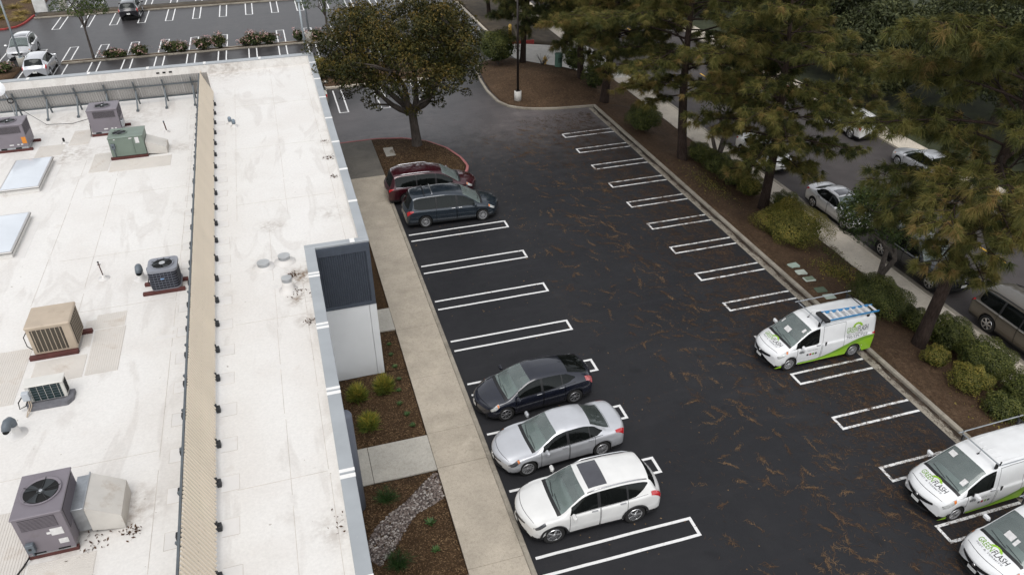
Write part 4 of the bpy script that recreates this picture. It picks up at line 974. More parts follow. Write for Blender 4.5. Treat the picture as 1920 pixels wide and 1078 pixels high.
def wheel_meshes():
    tyre = MB().lathe([(0.66, -0.09), (0.90, -0.105), (0.98, -0.09), (1.0, -0.05), (1.0, 0.05), (0.98, 0.09), (0.90, 0.105), (0.66, 0.09)], (0, 0, 0), 28, 'y', (False, False))
    def rim(n, wdt, mat, dark):
        d = MB().lathe([(0.66, -0.07), (0.60, -0.05), (0.10, -0.03)], (0, 0, 0), 24, 'y', (False, True)).mesh('wheel_dish', dark, True)
        m = MB().lathe([(0.685, -0.092), (0.66, -0.105), (0.60, -0.10), (0.585, -0.06)], (0, 0, 0), 28, 'y', (False, False))
        for k in range(n):
            t = 2 * math.pi * k / n; T = Matrix.Rotation(t, 4, 'Y'); m.box(0.10, 0.62, -0.095, -0.06, -wdt, wdt, 0.01, T)
        m.lathe([(0.17, -0.06), (0.17, -0.10), (0.11, -0.112)], (0, 0, 0), 14, 'y', (False, True))
        return m.mesh('rim', mat), d
    return tyre.mesh('tyre', RUBBER, True), {'alloy': rim(5, 0.075, CHROME, ALLOYD), 'cover': rim(10, 0.055, M('silver_wheel_cover', (0.46, 0.46, 0.47), 0.35, 0.7), ALLOYD), 'six': rim(6, 0.10, CHROME, DARKIN), 'dark': rim(7, 0.06, M('dull_silver_wheel', (0.33, 0.33, 0.34), 0.4, 0.8), DARKIN)}
TYRE, RIMS = wheel_meshes()

def build_car(name, label, cat, b, paint, loc, heading, wheels='alloy', group=None, doors=(), panes=(), sunroof=None, rails=None, handles=(), trunk=None, lens=LENS, lampv=(1.55, 3.6), lampx=(0.04, 0.58), tail=None, tails=REDL,
              grille=None, intake=None, plate=(0.36, 0.47), cladding=None, side_glass=GLASS_D, rear_glass=GLASS_D, interior=INTERIOR, mirror=None, amber=True, z=0.0, dash=INTERIORG, rear_plate=True):
    """heading: direction the nose points, degrees (180 = towards -x)"""
    t = thing(name, label, cat, (0, 0, 0), 0, group); L = b.L
    # stations
    xs = list(np.linspace(0, b.ef, 7)) + list(np.linspace(b.ef, L - b.er, int((L - b.ef - b.er) / 0.085))) + list(np.linspace(L - b.er, L, 7))
    for xw in (b.xf, b.xr):
        xs += [xw + sg * b.ra * math.cos(a) for a in np.linspace(0, math.pi / 2, 9) for sg in (-1, 1)] + [xw - b.ra - 0.004, xw + b.ra + 0.004]
    G = 0.008; cuts = []
    for (d0, d1) in doors: cuts += [d0 - G, d0 + G, d1 - G, d1 + G]
    cw = b.ws0 - 0.10
    cuts += [0.16, 0.175, cw - G, cw, b.ws0, b.ws1] + ([b.rg0, b.rg1] if b.rg1 else [])
    for p in panes: cuts += list(p[:2])
    if trunk: cuts += [trunk[0], trunk[0] + 0.012]
    if sunroof: cuts += list(sunroof)
    xs = [x for x in xs if all(abs(x - c) > 0.012 for c in cuts)] + cuts
    xs = np.array(sorted(set(round(float(x), 5) for x in xs if 0 <= x <= L)))
    wk = b.win
    wb = np.interp(xs, [p[0] for p in wk], [p[1] for p in wk]); wt = np.interp(xs, [p[0] for p in wk], [p[2] for p in wk])
    vb = [0, 0.3, 0.6, 1, 1.4, 1.8, 2, 2.35, 2.7, 2.85, 3.0]; vt = [4.0, 4.1, 4.4, 4.7, 5.0, 5.35, 5.7, 6.0]
    rows = np.stack([np.full_like(xs, v) for v in vb] + [wb + (wt - wb) * f for f in (0, 0.25, 0.5, 0.75, 1)] + [np.full_like(xs, v) for v in vt], 1)
    X = np.repeat(xs[:, None], rows.shape[1], 1); px, py, pz = b.S(X, rows)
    P = np.stack([px, py, pz], -1); nx, nr = rows.shape; jb, jw0, jw1, jt = len(vb), len(vb), len(vb) + 4, len(vb) + 5
    groups = {}
    def put_q(key, i, j, side): groups.setdefault(key, []).append((i, j, side))
    for i in range(nx - 1):
        xc = 0.5 * (xs[i] + xs[i + 1]); dx = xs[i + 1] - xs[i]
        for j in range(nr - 1):
            vc = rows[i, j]; key = 'body'; glassband = jw0 <= j < jw1
            if j >= jt + 1 and b.ws0 <= xc <= b.ws1: key = 'windshield'
            elif b.rg1 and j >= jt + 1 and b.rg0 <= xc <= b.rg1: key = 'rear_window'
            elif j >= jt and cw <= xc < b.ws0: key = 'cowl'
            elif j >= jt and 0.175 < xc < cw - G: key = 'hood'
            elif j >= jt and (cw - G <= xc < cw or 0.16 < xc < 0.175): key = None
            elif sunroof and j >= jt + 3 and sunroof[0] <= xc <= sunroof[1]: key = 'sunroof'
            elif trunk and j >= jt and xc > trunk[0]: key = None if xc < trunk[0] + 0.012 else 'trunk_lid'
            elif glassband:
                key = 'body'
                for n_, p in enumerate(panes):
                    if p[0] <= xc <= p[1]: key = ('side_window', n_)
                if key == 'body' and panes and panes[0][0] < xc < panes[-1][1]: key = ('pillar', sum(1 for p in panes if p[0] < xc))
            if key == 'body' and j < jw0:
                for n_, (d0, d1) in enumerate(doors):
                    if abs(xc - d0) < G or abs(xc - d1) < G: key = None if j < jb - 1 else 'body'
                    elif d0 < xc < d1 and j < jb - 1: key = ('door', n_)
                if j == 0 and cladding: key = key if key is None else ('cladding' if key == 'body' else key)
            if key is None: continue
            for side in (1, -1): put_q((key, side) if isinstance(key, tuple) else key, i, j, side)
    mats = {'body': paint, 'hood': paint, 'trunk_lid': paint, 'windshield': GLASS_W, 'rear_window': rear_glass, 'cowl': BLACK, 'sunroof': M('sunroof_glass', (0.055, 0.055, 0.065), 0.08, coat=1.0), 'pillar': BLACK, 'cladding': BLACK}
    objs = {}
    for key, qs in groups.items():
        idx = {}; V = []; F = []
        def vid(i, j, sd):
            k = (i, j, sd)
            if k not in idx: idx[k] = len(V); p = P[i, j]; V.append((p[0], p[1] * sd, p[2]))
            return idx[k]
        for (i, j, sd) in qs:
            q = [vid(i, j, sd), vid(i, j + 1, sd), vid(i + 1, j + 1, sd), vid(i + 1, j, sd)]
            F.append(tuple(q if sd > 0 else q[::-1]))
        if key == 'body':                                    # close nose and tail with shrinking rings
            for (i, flip) in ((0, False), (nx - 1, True)):
                ring = [(P[i, j], 1) for j in range(nr)] + [(P[i, j], -1) for j in range(nr - 2, -1, -1)]
                zc = float(np.mean([p[0][2] for p in ring])); prev = None
                for kf in (1, 0.75, 0.5, 0.25, 0.02):
                    cur = []
                    for (p, sd) in ring:
                        yy = p[1] * sd * kf; x_ = (b.bf * (yy / b.W) ** 2 if not flip else L - b.br * (yy / b.W) ** 2); cur.append(len(V)); V.append((x_, yy, zc + (p[2] - zc) * kf))
                    if prev:
                        for a in range(len(cur) - 1):
                            q = (prev[a], prev[a + 1], cur[a + 1], cur[a]); F.append(q if flip else q[::-1])
                    prev = cur
        nm = key if isinstance(key, str) else key[0][0]
        mat = mats[nm] if isinstance(key, str) else (side_glass if nm == 'side_window' else (BLACK if nm == 'pillar' else paint))
        m = MB(); m.v = V; m.f = F
        objs[key] = m.build(nm, mat, t, True)
    # dark inner shell behind the seams, floor pan
    sh = MB()
    for sd in (1, -1):
        sh.grid([[(P[i, j][0], P[i, j][1] * sd * 0.965, P[i, j][2] - 0.012) for j in range(0, jb)] for i in range(1, nx - 1)])
    sh.box(0.25, L - 0.25, -b.W + 0.24, b.W - 0.24, 0.19, 0.42)
    sh.grid([[(x, -b.W * 0.86, float(b.keys('belt', np.array([x]))[0]) - 0.10), (x, b.W * 0.86, float(b.keys('belt', np.array([x]))[0]) - 0.10)] for x in np.linspace(0.3, cw + 0.05, 5)])
    sh.build('underbody', DARKIN, t)
    # cabin
    if panes:
        bz = float(b.keys('belt', np.array([b.ws1]))[0]); xb = panes[-1][1]
        MB().box(b.ws0 + 0.03, b.ws0 + 0.62, -b.W + 0.14, b.W - 0.14, bz - 0.30, bz - 0.03, 0.06).build('dashboard', dash, t)
        MB().box(b.ws0 + 0.6, min(xb, L - 0.5), -b.W + 0.16, b.W - 0.16, 0.40, 0.46).build('cabin_floor', INTERIORD, t)
        for sd in (1, -1):
            x0 = b.ws0 + 1.02; q = MB(); yc = sd * b.W * 0.42
            q.box(x0, x0 + 0.5, yc - 0.25, yc + 0.25, 0.46, 0.66, 0.05); q.box(x0 + 0.42, x0 + 0.60, yc - 0.24, yc + 0.24, 0.6, bz + 0.12, 0.06); q.box(x0 + 0.48, x0 + 0.60, yc - 0.13, yc + 0.13, bz + 0.13, bz + 0.32, 0.04)
            q.build('seat', interior, t)
        if xb - b.ws0 > 2.3:
            x0 = b.ws0 + 1.95; q = MB(); q.box(x0, x0 + 0.5, -b.W + 0.22, b.W - 0.22, 0.46, 0.66, 0.05); q.box(x0 + 0.42, x0 + 0.58, -b.W + 0.22, b.W - 0.22, 0.6, bz + 0.10, 0.06); q.build('rear_bench', interior, t)
            if trunk: MB().box(x0 + 0.55, b.rg1 - 0.02, -b.W + 0.25, b.W - 0.25, bz - 0.10, bz - 0.04).build('parcel_shelf', INTERIORD, t)
        MB().tube([(b.ws0 + 0.78, -0.36 + 0.18 * math.cos(a), bz - 0.05 + 0.17 * math.sin(a)) for a in np.linspace(0, 2 * math.pi, 15)], 0.014, 5, False).build('steering_wheel', BLACK, t, True)
        xm = b.ws1 - 0.05; zm = float(b.keys('top', np.array([xm]))[0]); MB().box(xm, xm + 0.04, -0.12, 0.12, zm - 0.13, zm - 0.06, 0.015).build('rear_view_mirror', BLACK, t)
    # wheels
    for (xw, sd) in ((b.xf, 1), (b.xf, -1), (b.xr, 1), (b.xr, -1)):
        wo = bpy.data.objects.new('wheel', None); COL.objects.link(wo); wo.parent = t
        wo.location = (xw, sd * (b.W - 0.135), b.rw); wo.scale = (b.rw, 1.0, b.rw); wo.rotation_euler = (0, 0, 0 if sd < 0 else math.pi)
        put('tyre', TYRE, wo); r_, d_ = RIMS[wheels]; put('rim', r_, wo); put('wheel_dish', d_, wo)
        # dark arch liner
        q = [[(xw + b.ra * 0.985 * math.cos(a), sd * yy, b.rw + b.ra * 0.985 * math.sin(a)) for yy in (b.W - 0.035, b.W - 0.36)] for a in np.linspace(-0.25, math.pi + 0.25, 18)]
        MB().grid(q).build('arch_liner', DARKIN, t)
        if cladding:
            q = [[b.pt(xw + (b.ra + e) * math.cos(a), 0.0, sd) for e in (0,)] for a in np.linspace(0, math.pi, 19)]
            ring = []
            for a in np.linspace(0.02, math.pi - 0.02, 21):
                row = []
                for e in (0.0, 0.03, 0.06):
                    x_ = xw + (b.ra + e) * math.cos(a); z_ = b.rw + (b.ra + e) * math.sin(a); row.append((x_, sd * (b.W + 0.006 - 0.03 * (e > 0.045)), z_))
                ring.append(row)
            MB().grid(ring).build('arch_trim', BLACK, t)
    # mirrors
    mx, mv = mirror or (b.ws0 + 0.34, 3.0)
    for sd in (1, -1):
        p = b.pt(mx, mv, sd); q = MB(); q.box(p[0] - 0.02, p[0] + 0.10, p[1] + (0.05 if sd > 0 else -0.29), p[1] + (0.29 if sd > 0 else -0.05), p[2] + 0.01, p[2] + 0.19, 0.05)
        mo = q.build('wing_mirror', paint, t); MB().bar((p[0] + 0.04, p[1] - sd * 0.03, p[2]), (p[0] + 0.04, p[1] + sd * 0.10, p[2] + 0.06), 0.06, 0.04).build('mirror_stalk', BLACK, mo)
    # lamps
    for sd in (1, -1):
        h = b.patch(lampx[0], lampx[1], lampv[0], lampv[1], sd, 0.010, 7, 3, lambda u: (0.22 * (1 - u) + 0.42 * u * u, 0.70 + 0.30 * u)).build('headlight', lens, t, True)
        if amber: b.patch(lampx[1] - 0.12, lampx[1] - 0.01, lampv[0] + 0.2, lampv[1] - 0.12, sd, 0.014, 3, 2, lambda u: (0.30 + 0.2 * u, 0.95)).build('indicator', AMBER, h, True)
        tx0, tx1, tv0, tv1 = tail
        b.patch(tx0, tx1, tv0, tv1, sd, 0.010, 6, 3, lambda u: (0.42 * (1 - u), 1 - 0.15 * (1 - u))).build('tail_light', tails, t, True)
    for (hx, hd) in handles:
        for sd in (1, -1):
            p = b.pt(hx, 2.55, sd, 0.016); par = objs.get((('door', hd), sd), t)
            MB().box(p[0] - 0.10, p[0] + 0.10, p[1] - 0.018, p[1] + 0.018, p[2] - 0.018, p[2] + 0.018, 0.008).build('handle', CHROME if handles_chrome.get(label, True) else BLACK, par)
    if grille:
        y1, z0, z1 = grille; g = b.front(-y1, y1, z0, z1, 0.012, 10, lambda u: (0.0 + 0.45 * abs(2 * u - 1) ** 2, 1.0)).build('grille', BLACK, t)
        MB().lathe([(0.055, 0.0), (0.05, -0.012)], (-0.016, 0, (z0 + z1) / 2 + 0.01), 16, 'x').build('badge', CHROME, g)
    if intake:
        y1, z0, z1 = intake; b.front(-y1, y1, z0, z1, 0.010, 10, lambda u: (0.3 * abs(2 * u - 1) ** 3, 1 - 0.3 * abs(2 * u - 1) ** 3)).build('lower_intake', DARKIN, t)
    if plate:
        fo = b.front(-0.165, 0.165, plate[0] - 0.012, plate[1] + 0.052, 0.020, 2).build('plate_frame', BLACK, t); b.front(-0.15, 0.15, plate[0], plate[1] + 0.04, 0.024, 2).build('number_plate', PLATE, fo)
        if rear_plate: b.rear(-0.155, 0.155, 0.62, 0.77, 0.016, 2).build('number_plate', PLATE, t)
    if rails:
        for sd in (1, -1):
            pts = [b.pt(x, 4.12, sd, 0.055 if 0 < k < 6 else 0.0) for k, x in enumerate(np.linspace(rails[0], rails[1], 7))]
            MB().tube(pts, 0.020, 6).build('roof_rail', rails[2], t, True)
    # black belt trim, dark sill strips
    for sd in (1, -1):
        if panes: b.patch(panes[0][0] + 0.05, panes[-1][1] - 0.05, 3.0, 3.07, sd, 0.006, 16, 1).build('belt_trim', BLACK if not rails or rails[2] is BLACK else CHROME, t)
        b.patch(b.xf + b.ra + 0.03, b.xr - b.ra - 0.03, 0.0, 0.16, sd, 0.008, 12, 1).build('sill_strip', BLACK, t)
        b.patch(0.03, b.xf - b.ra - 0.02, 0.0, 0.25, sd, 0.008, 6, 1).build('bumper_strip', BLACK, t); b.patch(b.xr + b.ra + 0.02, L - 0.03, 0.0, 0.25, sd, 0.008, 6, 1).build('bumper_strip', BLACK, t)
    # wipers on the cowl
    for (y0, y1) in ((-0.10, 0.52), (-0.62, -0.04)):
        pts = []
        for y_ in np.linspace(y0, y1, 5):
            f = abs(y_) / (b.W * 0.9); x_ = b.ws0 + 0.03 + 0.12 * (y_ - y0); vv = 6 - 1.9 * min(1, f); p = b.pt(x_, vv, 1 if y_ >= 0 else -1, 0.02); pts.append((p[0], y_, p[2] + 0.004))
        MB().tube(pts, 0.010, 4).build('wiper', BLACK, t)
    # place: centre of the body at loc
    a = math.radians(heading - 180); c, s_ = math.cos(a), math.sin(a); hx = L / 2
    t.location = (loc[0] - c * hx, loc[1] - s_ * hx, z); t.rotation_euler = (0, 0, a)
    return t
handles_chrome = {}
WHITE = m_paint('white_car_paint', (0.74, 0.735, 0.715), 0.0, 0.25)
VANW = m_paint('van_white_paint', (0.74, 0.745, 0.745), 0.0, 0.32)
SILVER = m_paint('silver_car_paint', (0.60, 0.61, 0.635), 0.45, 0.33)
SILVER2 = m_paint('pale_silver_paint', (0.62, 0.62, 0.63), 0.4, 0.33)
NAVY = m_paint('blue_black_paint', (0.010, 0.012, 0.022), 0.2, 0.22)
SLATEP = m_paint('slate_blue_paint', (0.020, 0.030, 0.042), 0.35, 0.25)
MAROON = m_paint('maroon_paint', (0.050, 0.007, 0.012), 0.3, 0.22)
TANP = m_paint('tan_metallic_paint', (0.115, 0.098, 0.076), 0.5, 0.35)
TAN2 = m_paint('faded_tan_paint', (0.36, 0.33, 0.27), 0.2, 0.4)
BLACKP = m_paint('black_car_paint', (0.010, 0.010, 0.014), 0.2, 0.2)
GREYP = m_paint('charcoal_truck_paint', (0.03, 0.032, 0.038), 0.3, 0.22)

SUV = dict(L=4.6, W=0.92, sill=0.27, xf=0.93, xr=3.59, rw=0.355, ra=0.40, ef=0.22, er=0.25, znf=0.58, znr=0.62, s0f=0.72, s0r=0.80, bf=0.42, br=0.20, ws0=1.12, ws1=1.93, rg0=4.10, rg1=4.42,
    top=[(0, 0.92), (0.25, 0.99), (0.7, 1.07), (1.12, 1.13), (1.5, 1.40), (1.93, 1.61), (2.3, 1.675), (2.9, 1.69), (3.7, 1.655), (4.08, 1.61), (4.2, 1.52), (4.42, 1.16), (4.6, 1.02)],
    rail=[(0, 0.84), (0.25, 0.90), (0.7, 0.985), (1.12, 1.04), (1.5, 1.31), (1.93, 1.53), (2.3, 1.59), (2.9, 1.60), (3.7, 1.555), (4.08, 1.50), (4.2, 1.42), (4.42, 1.12), (4.6, 0.98)],
    railw=[(0, 0.66), (0.5, 0.72), (1.12, 0.76), (1.5, 0.70), (1.93, 0.645), (2.6, 0.635), (3.7, 0.62), (4.1, 0.62), (4.42, 0.68), (4.6, 0.70)],
    belt=[(0, 0.78), (0.3, 0.86), (0.7, 0.945), (1.12, 1.0), (2, 1.03), (3, 1.06), (4, 1.12), (4.45, 1.08), (4.6, 0.95)],
    wid=[(0, 0.84), (0.3, 0.89), (0.93, 0.92), (2.3, 0.905), (3.6, 0.92), (4.3, 0.89), (4.6, 0.86)],
    win=[(0, 3.1, 3.9), (1.3, 3.08, 3.86), (3.3, 3.08, 3.88), (3.55, 3.13, 3.87), (3.85, 3.45, 3.85), (4.05, 3.74, 3.80), (4.6, 3.1, 3.9)])
SEDAN = dict(L=4.64, W=0.885, sill=0.22, xf=0.95, xr=3.65, rw=0.318, ra=0.36, ef=0.22, er=0.22, znf=0.50, znr=0.58, s0f=0.70, s0r=0.78, bf=0.46, br=0.22, ws0=1.20, ws1=2.02, rg0=3.30, rg1=3.98,
    top=[(0, 0.70), (0.25, 0.77), (0.7, 0.87), (1.2, 0.945), (1.6, 1.18), (2.02, 1.375), (2.4, 1.445), (2.8, 1.45), (3.3, 1.385), (3.65, 1.22), (3.98, 1.075), (4.3, 1.065), (4.5, 1.05), (4.64, 0.98)],
    rail=[(0, 0.64), (0.25, 0.70), (0.7, 0.80), (1.2, 0.875), (1.6, 1.10), (2.02, 1.30), (2.4, 1.365), (2.8, 1.37), (3.3, 1.30), (3.65, 1.14), (3.98, 1.02), (4.3, 1.02), (4.5, 1.01), (4.64, 0.94)],
    railw=[(0, 0.62), (0.5, 0.68), (1.2, 0.72), (1.6, 0.65), (2.02, 0.575), (2.6, 0.565), (3.3, 0.555), (3.98, 0.62), (4.3, 0.66), (4.64, 0.66)],
    belt=[(0, 0.60), (0.3, 0.68), (0.7, 0.77), (1.2, 0.845), (2, 0.885), (3, 0.92), (4, 0.97), (4.4, 0.96), (4.64, 0.86)],
    wid=[(0, 0.80), (0.3, 0.85), (0.95, 0.885), (2.3, 0.875), (3.6, 0.885), (4.3, 0.86), (4.64, 0.83)],
    win=[(0, 3.1, 3.9), (1.4, 3.08, 3.86), (3.1, 3.08, 3.88), (3.45, 3.15, 3.84), (3.72, 3.55, 3.60), (4.6, 3.1, 3.9)])
HATCH = dict(SEDAN); HATCH.update(L=4.48, W=0.875, xf=0.93, xr=3.63, rw=0.31, ra=0.35, er=0.18, br=0.16, ws0=0.98, ws1=1.92, rg0=3.44, rg1=4.24, bf=0.50,
    top=[(0, 0.72), (0.25, 0.80), (0.6, 0.90), (0.98, 0.97), (1.45, 1.24), (1.92, 1.43), (2.25, 1.485), (2.7, 1.47), (3.32, 1.41), (3.8, 1.30), (4.18, 1.185), (4.3, 1.13), (4.48, 1.0)],
    rail=[(0, 0.66), (0.25, 0.73), (0.6, 0.83), (0.98, 0.90), (1.45, 1.17), (1.92, 1.36), (2.25, 1.405), (2.7, 1.39), (3.32, 1.33), (3.8, 1.225), (4.18, 1.125), (4.3, 1.07), (4.48, 0.95)],
    railw=[(0, 0.60), (0.5, 0.68), (0.98, 0.73), (1.45, 0.65), (1.92, 0.575), (2.6, 0.56), (3.32, 0.55), (4.18, 0.60), (4.48, 0.64)],
    belt=[(0, 0.62), (0.3, 0.71), (0.7, 0.80), (1.1, 0.86), (2, 0.91), (3, 0.95), (3.8, 1.01), (4.2, 1.0), (4.48, 0.88)],
    wid=[(0, 0.78), (0.3, 0.84), (0.93, 0.872), (2.3, 0.868), (3.6, 0.875), (4.2, 0.85), (4.48, 0.82)],
    win=[(0, 3.1, 3.9), (1.2, 3.08, 3.86), (2.9, 3.10, 3.88), (3.4, 3.22, 3.84), (3.72, 3.52, 3.56), (4.48, 3.1, 3.9)])
MPV = dict(SUV); MPV.update(L=5.08, W=0.965, sill=0.24, xf=0.98, xr=4.01, rw=0.335, ra=0.375, ws0=1.02, ws1=1.92, rg0=4.66, rg1=4.95, er=0.20, br=0.16, bf=0.44,
    top=[(0, 0.82), (0.25, 0.90), (0.6, 0.99), (1.02, 1.07), (1.45, 1.36), (1.92, 1.60), (2.4, 1.70), (3.0, 1.745), (4.2, 1.72), (4.62, 1.67), (4.74, 1.56), (4.95, 1.10), (5.08, 1.0)],
    rail=[(0, 0.75), (0.25, 0.82), (0.6, 0.91), (1.02, 0.985), (1.45, 1.27), (1.92, 1.51), (2.4, 1.61), (3.0, 1.655), (4.2, 1.63), (4.62, 1.57), (4.74, 1.46), (4.95, 1.05), (5.08, 0.95)],
    railw=[(0, 0.66), (0.5, 0.74), (1.02, 0.80), (1.45, 0.74), (1.92, 0.68), (2.6, 0.67), (4.2, 0.66), (4.62, 0.66), (4.95, 0.72), (5.08, 0.74)],
    belt=[(0, 0.70), (0.3, 0.79), (0.7, 0.88), (1.1, 0.945), (2, 0.985), (3, 1.0), (4.4, 1.03), (4.9, 1.0), (5.08, 0.92)],
    wid=[(0, 0.86), (0.3, 0.92), (0.98, 0.96), (2.3, 0.96), (4.0, 0.965), (4.8, 0.94), (5.08, 0.90)],
    win=[(0, 3.1, 3.9), (1.25, 3.08, 3.86), (4.2, 3.08, 3.88), (4.5, 3.14, 3.84), (4.62, 3.30, 3.75), (5.08, 3.1, 3.9)])
VAN = dict(SUV); VAN.update(L=4.73, W=0.865, sill=0.22, xf=0.84, xr=3.765, rw=0.305, ra=0.345, ws0=0.80, ws1=1.66, rg0=0, rg1=0, ef=0.22, er=0.14, br=0.05, bf=0.40, znf=0.55, znr=0.9, s0r=0.93,
    top=[(0, 0.84), (0.2, 0.95), (0.5, 1.06), (0.80, 1.14), (1.2, 1.44), (1.66, 1.70), (2.1, 1.80), (2.8, 1.85), (4.2, 1.85), (4.5, 1.83), (4.62, 1.78), (4.73, 1.70)],
    rail=[(0, 0.77), (0.2, 0.87), (0.5, 0.975), (0.80, 1.05), (1.2, 1.35), (1.66, 1.61), (2.1, 1.715), (2.8, 1.765), (4.2, 1.765), (4.5, 1.745), (4.62, 1.70), (4.73, 1.62)],
    railw=[(0, 0.60), (0.4, 0.68), (0.80, 0.73), (1.2, 0.69), (1.66, 0.655), (2.2, 0.655), (3.0, 0.66), (4.4, 0.655), (4.73, 0.63)],
    belt=[(0, 0.71), (0.3, 0.82), (0.6, 0.91), (0.9, 0.97), (1.5, 1.0), (3, 1.03), (4.5, 1.06), (4.73, 1.05)],
    wid=[(0, 0.77), (0.3, 0.83), (0.84, 0.862), (2.3, 0.862), (3.8, 0.862), (4.5, 0.85), (4.73, 0.82)],
    win=[(0, 3.1, 3.9), (0.9, 2.98, 3.85), (1.4, 3.02, 3.88), (1.95, 3.06, 3.88), (2.08, 3.14, 3.84), (4.73, 3.1, 3.9)])
BIG = dict(SUV); BIG.update(L=5.55, W=1.0, sill=0.32, xf=1.05, xr=4.35, rw=0.40, ra=0.45, ws0=1.65, ws1=2.25, rg0=5.20, rg1=5.42, er=0.18, br=0.10, bf=0.22, znf=0.75, znr=0.8,
    top=[(0, 1.08), (0.3, 1.14), (1.0, 1.19), (1.65, 1.23), (1.95, 1.52), (2.25, 1.75), (2.6, 1.83), (3.4, 1.86), (4.8, 1.84), (5.15, 1.80), (5.25, 1.70), (5.42, 1.25), (5.55, 1.12)],
    rail=[(0, 1.02), (0.3, 1.08), (1.0, 1.12), (1.65, 1.15), (1.95, 1.43), (2.25, 1.66), (2.6, 1.74), (3.4, 1.77), (4.8, 1.75), (5.15, 1.70), (5.25, 1.60), (5.42, 1.20), (5.55, 1.08)],
    railw=[(0, 0.80), (0.5, 0.84), (1.65, 0.87), (1.95, 0.80), (2.25, 0.745), (3, 0.735), (5.1, 0.72), (5.42, 0.78), (5.55, 0.80)],
    belt=[(0, 0.96), (0.3, 1.02), (1.0, 1.07), (1.65, 1.11), (3, 1.13), (5, 1.15), (5.4, 1.12), (5.55, 1.02)],
    wid=[(0, 0.94), (0.3, 0.98), (1.0, 1.0), (4.4, 1.0), (5.3, 0.98), (5.55, 0.95)],
    win=[(0, 3.1, 3.9), (1.8, 3.06, 3.86), (5.0, 3.08, 3.88), (5.12, 3.2, 3.8), (5.55, 3.1, 3.9)])

CROSS = build_car('crossover_car', 'white crossover with dark sunroof and black sills, nearest the walkway camera end', 'car', Body(**SUV), WHITE, (6.98, 15.36), 180, 'alloy', doors=((1.42, 2.40), (2.43, 3.30)), panes=((1.42, 2.33), (2.43, 3.28), (3.34, 4.04)),
    sunroof=(2.10, 2.72), rails=(2.0, 4.02, CHROME), handles=((2.22, 0), (3.14, 1)), tail=(4.12, 4.56, 1.7, 3.5), grille=(0.50, 0.70, 0.80), intake=(0.58, 0.36, 0.52), cladding=True, lens=LENSD, amber=False, plate=(0.50, 0.60), lampv=(1.75, 3.4), lampx=(0.06, 0.58))
COR = build_car('sedan_car', 'silver sedan parked between the white crossover and the dark hatchback', 'car', Body(**SEDAN), SILVER, (7.03, 18.22), 182.5, 'cover', doors=((1.42, 2.42), (2.45, 3.36)), panes=((1.46, 2.36), (2.45, 3.18), (3.22, 3.70)),
    handles=((2.26, 0), (3.20, 1)), trunk=(4.0,), tail=(4.16, 4.60, 1.8, 3.6), grille=(0.48, 0.55, 0.62), intake=(0.52, 0.27, 0.46), lens=LENSD, plate=(0.46, 0.55), rear_glass=m_glass('rear_tint_glass', (0.16, 0.20, 0.18), 1.0, 1.6, 0.10))
PRI = build_car('hatchback_car', 'blue black hatchback with sloping tail beside the silver sedan', 'car', Body(**HATCH), NAVY, (7.02, 20.98), 183.5, 'dark', doors=((1.30, 2.36), (2.39, 3.22)), panes=((1.34, 2.30), (2.39, 3.12), (3.16, 3.70)),
    handles=((2.20, 0), (3.08, 1)), tail=(4.10, 4.44, 1.8, 3.8), tails=M('clear_red_tail_lens', (0.40, 0.10, 0.10), 0.12, coat=1.0, var=0.6, vs=9), grille=(0.30, 0.60, 0.65), intake=(0.45, 0.30, 0.42), plate=(0.46, 0.55))
SI1 = build_car('minivan', 'slate blue minivan with roof cross bars, nearer the empty stalls', 'minivan', Body(**MPV), SLATEP, (7.42, 36.08), -2.5, 'cover', doors=((1.30, 2.34), (2.37, 3.42)), panes=((1.34, 2.28), (2.37, 3.36), (3.42, 4.60)),
    handles=((2.16, 0), (2.52, 1)), tail=(4.62, 5.04, 1.5, 3.2), grille=(0.36, 0.60, 0.68), intake=(0.5, 0.28, 0.44), plate=(0.46, 0.55))
SI2 = build_car('minivan', 'dark maroon minivan with bright roof rails beside the tree island', 'minivan', Body(**MPV), MAROON, (6.95, 38.98), -2.0, 'alloy', doors=((1.30, 2.34), (2.37, 3.42)), panes=((1.34, 2.28), (2.37, 3.36), (3.42, 4.60)),
    handles=((2.16, 0), (2.52, 1)), rails=(2.4, 4.4, CHROME), tail=(4.70, 5.04, 1.8, 3.1), grille=(0.40, 0.58, 0.68), intake=(0.5, 0.28, 0.44), plate=(0.46, 0.55))
for y0 in (0,):
    bb = Body(**MPV)
    for x in (3.55, 3.95):
        pts = [bb.pt(x, v, sd, 0.05) for sd, v in ((1, 4.2), (1, 4.8), (1, 5.4), (1, 6), (-1, 5.4), (-1, 4.8), (-1, 4.2))]
        MB().tube(pts, 0.022, 6).build('roof_bar', CHROME if x < 3.7 else BLACK, SI1, True)

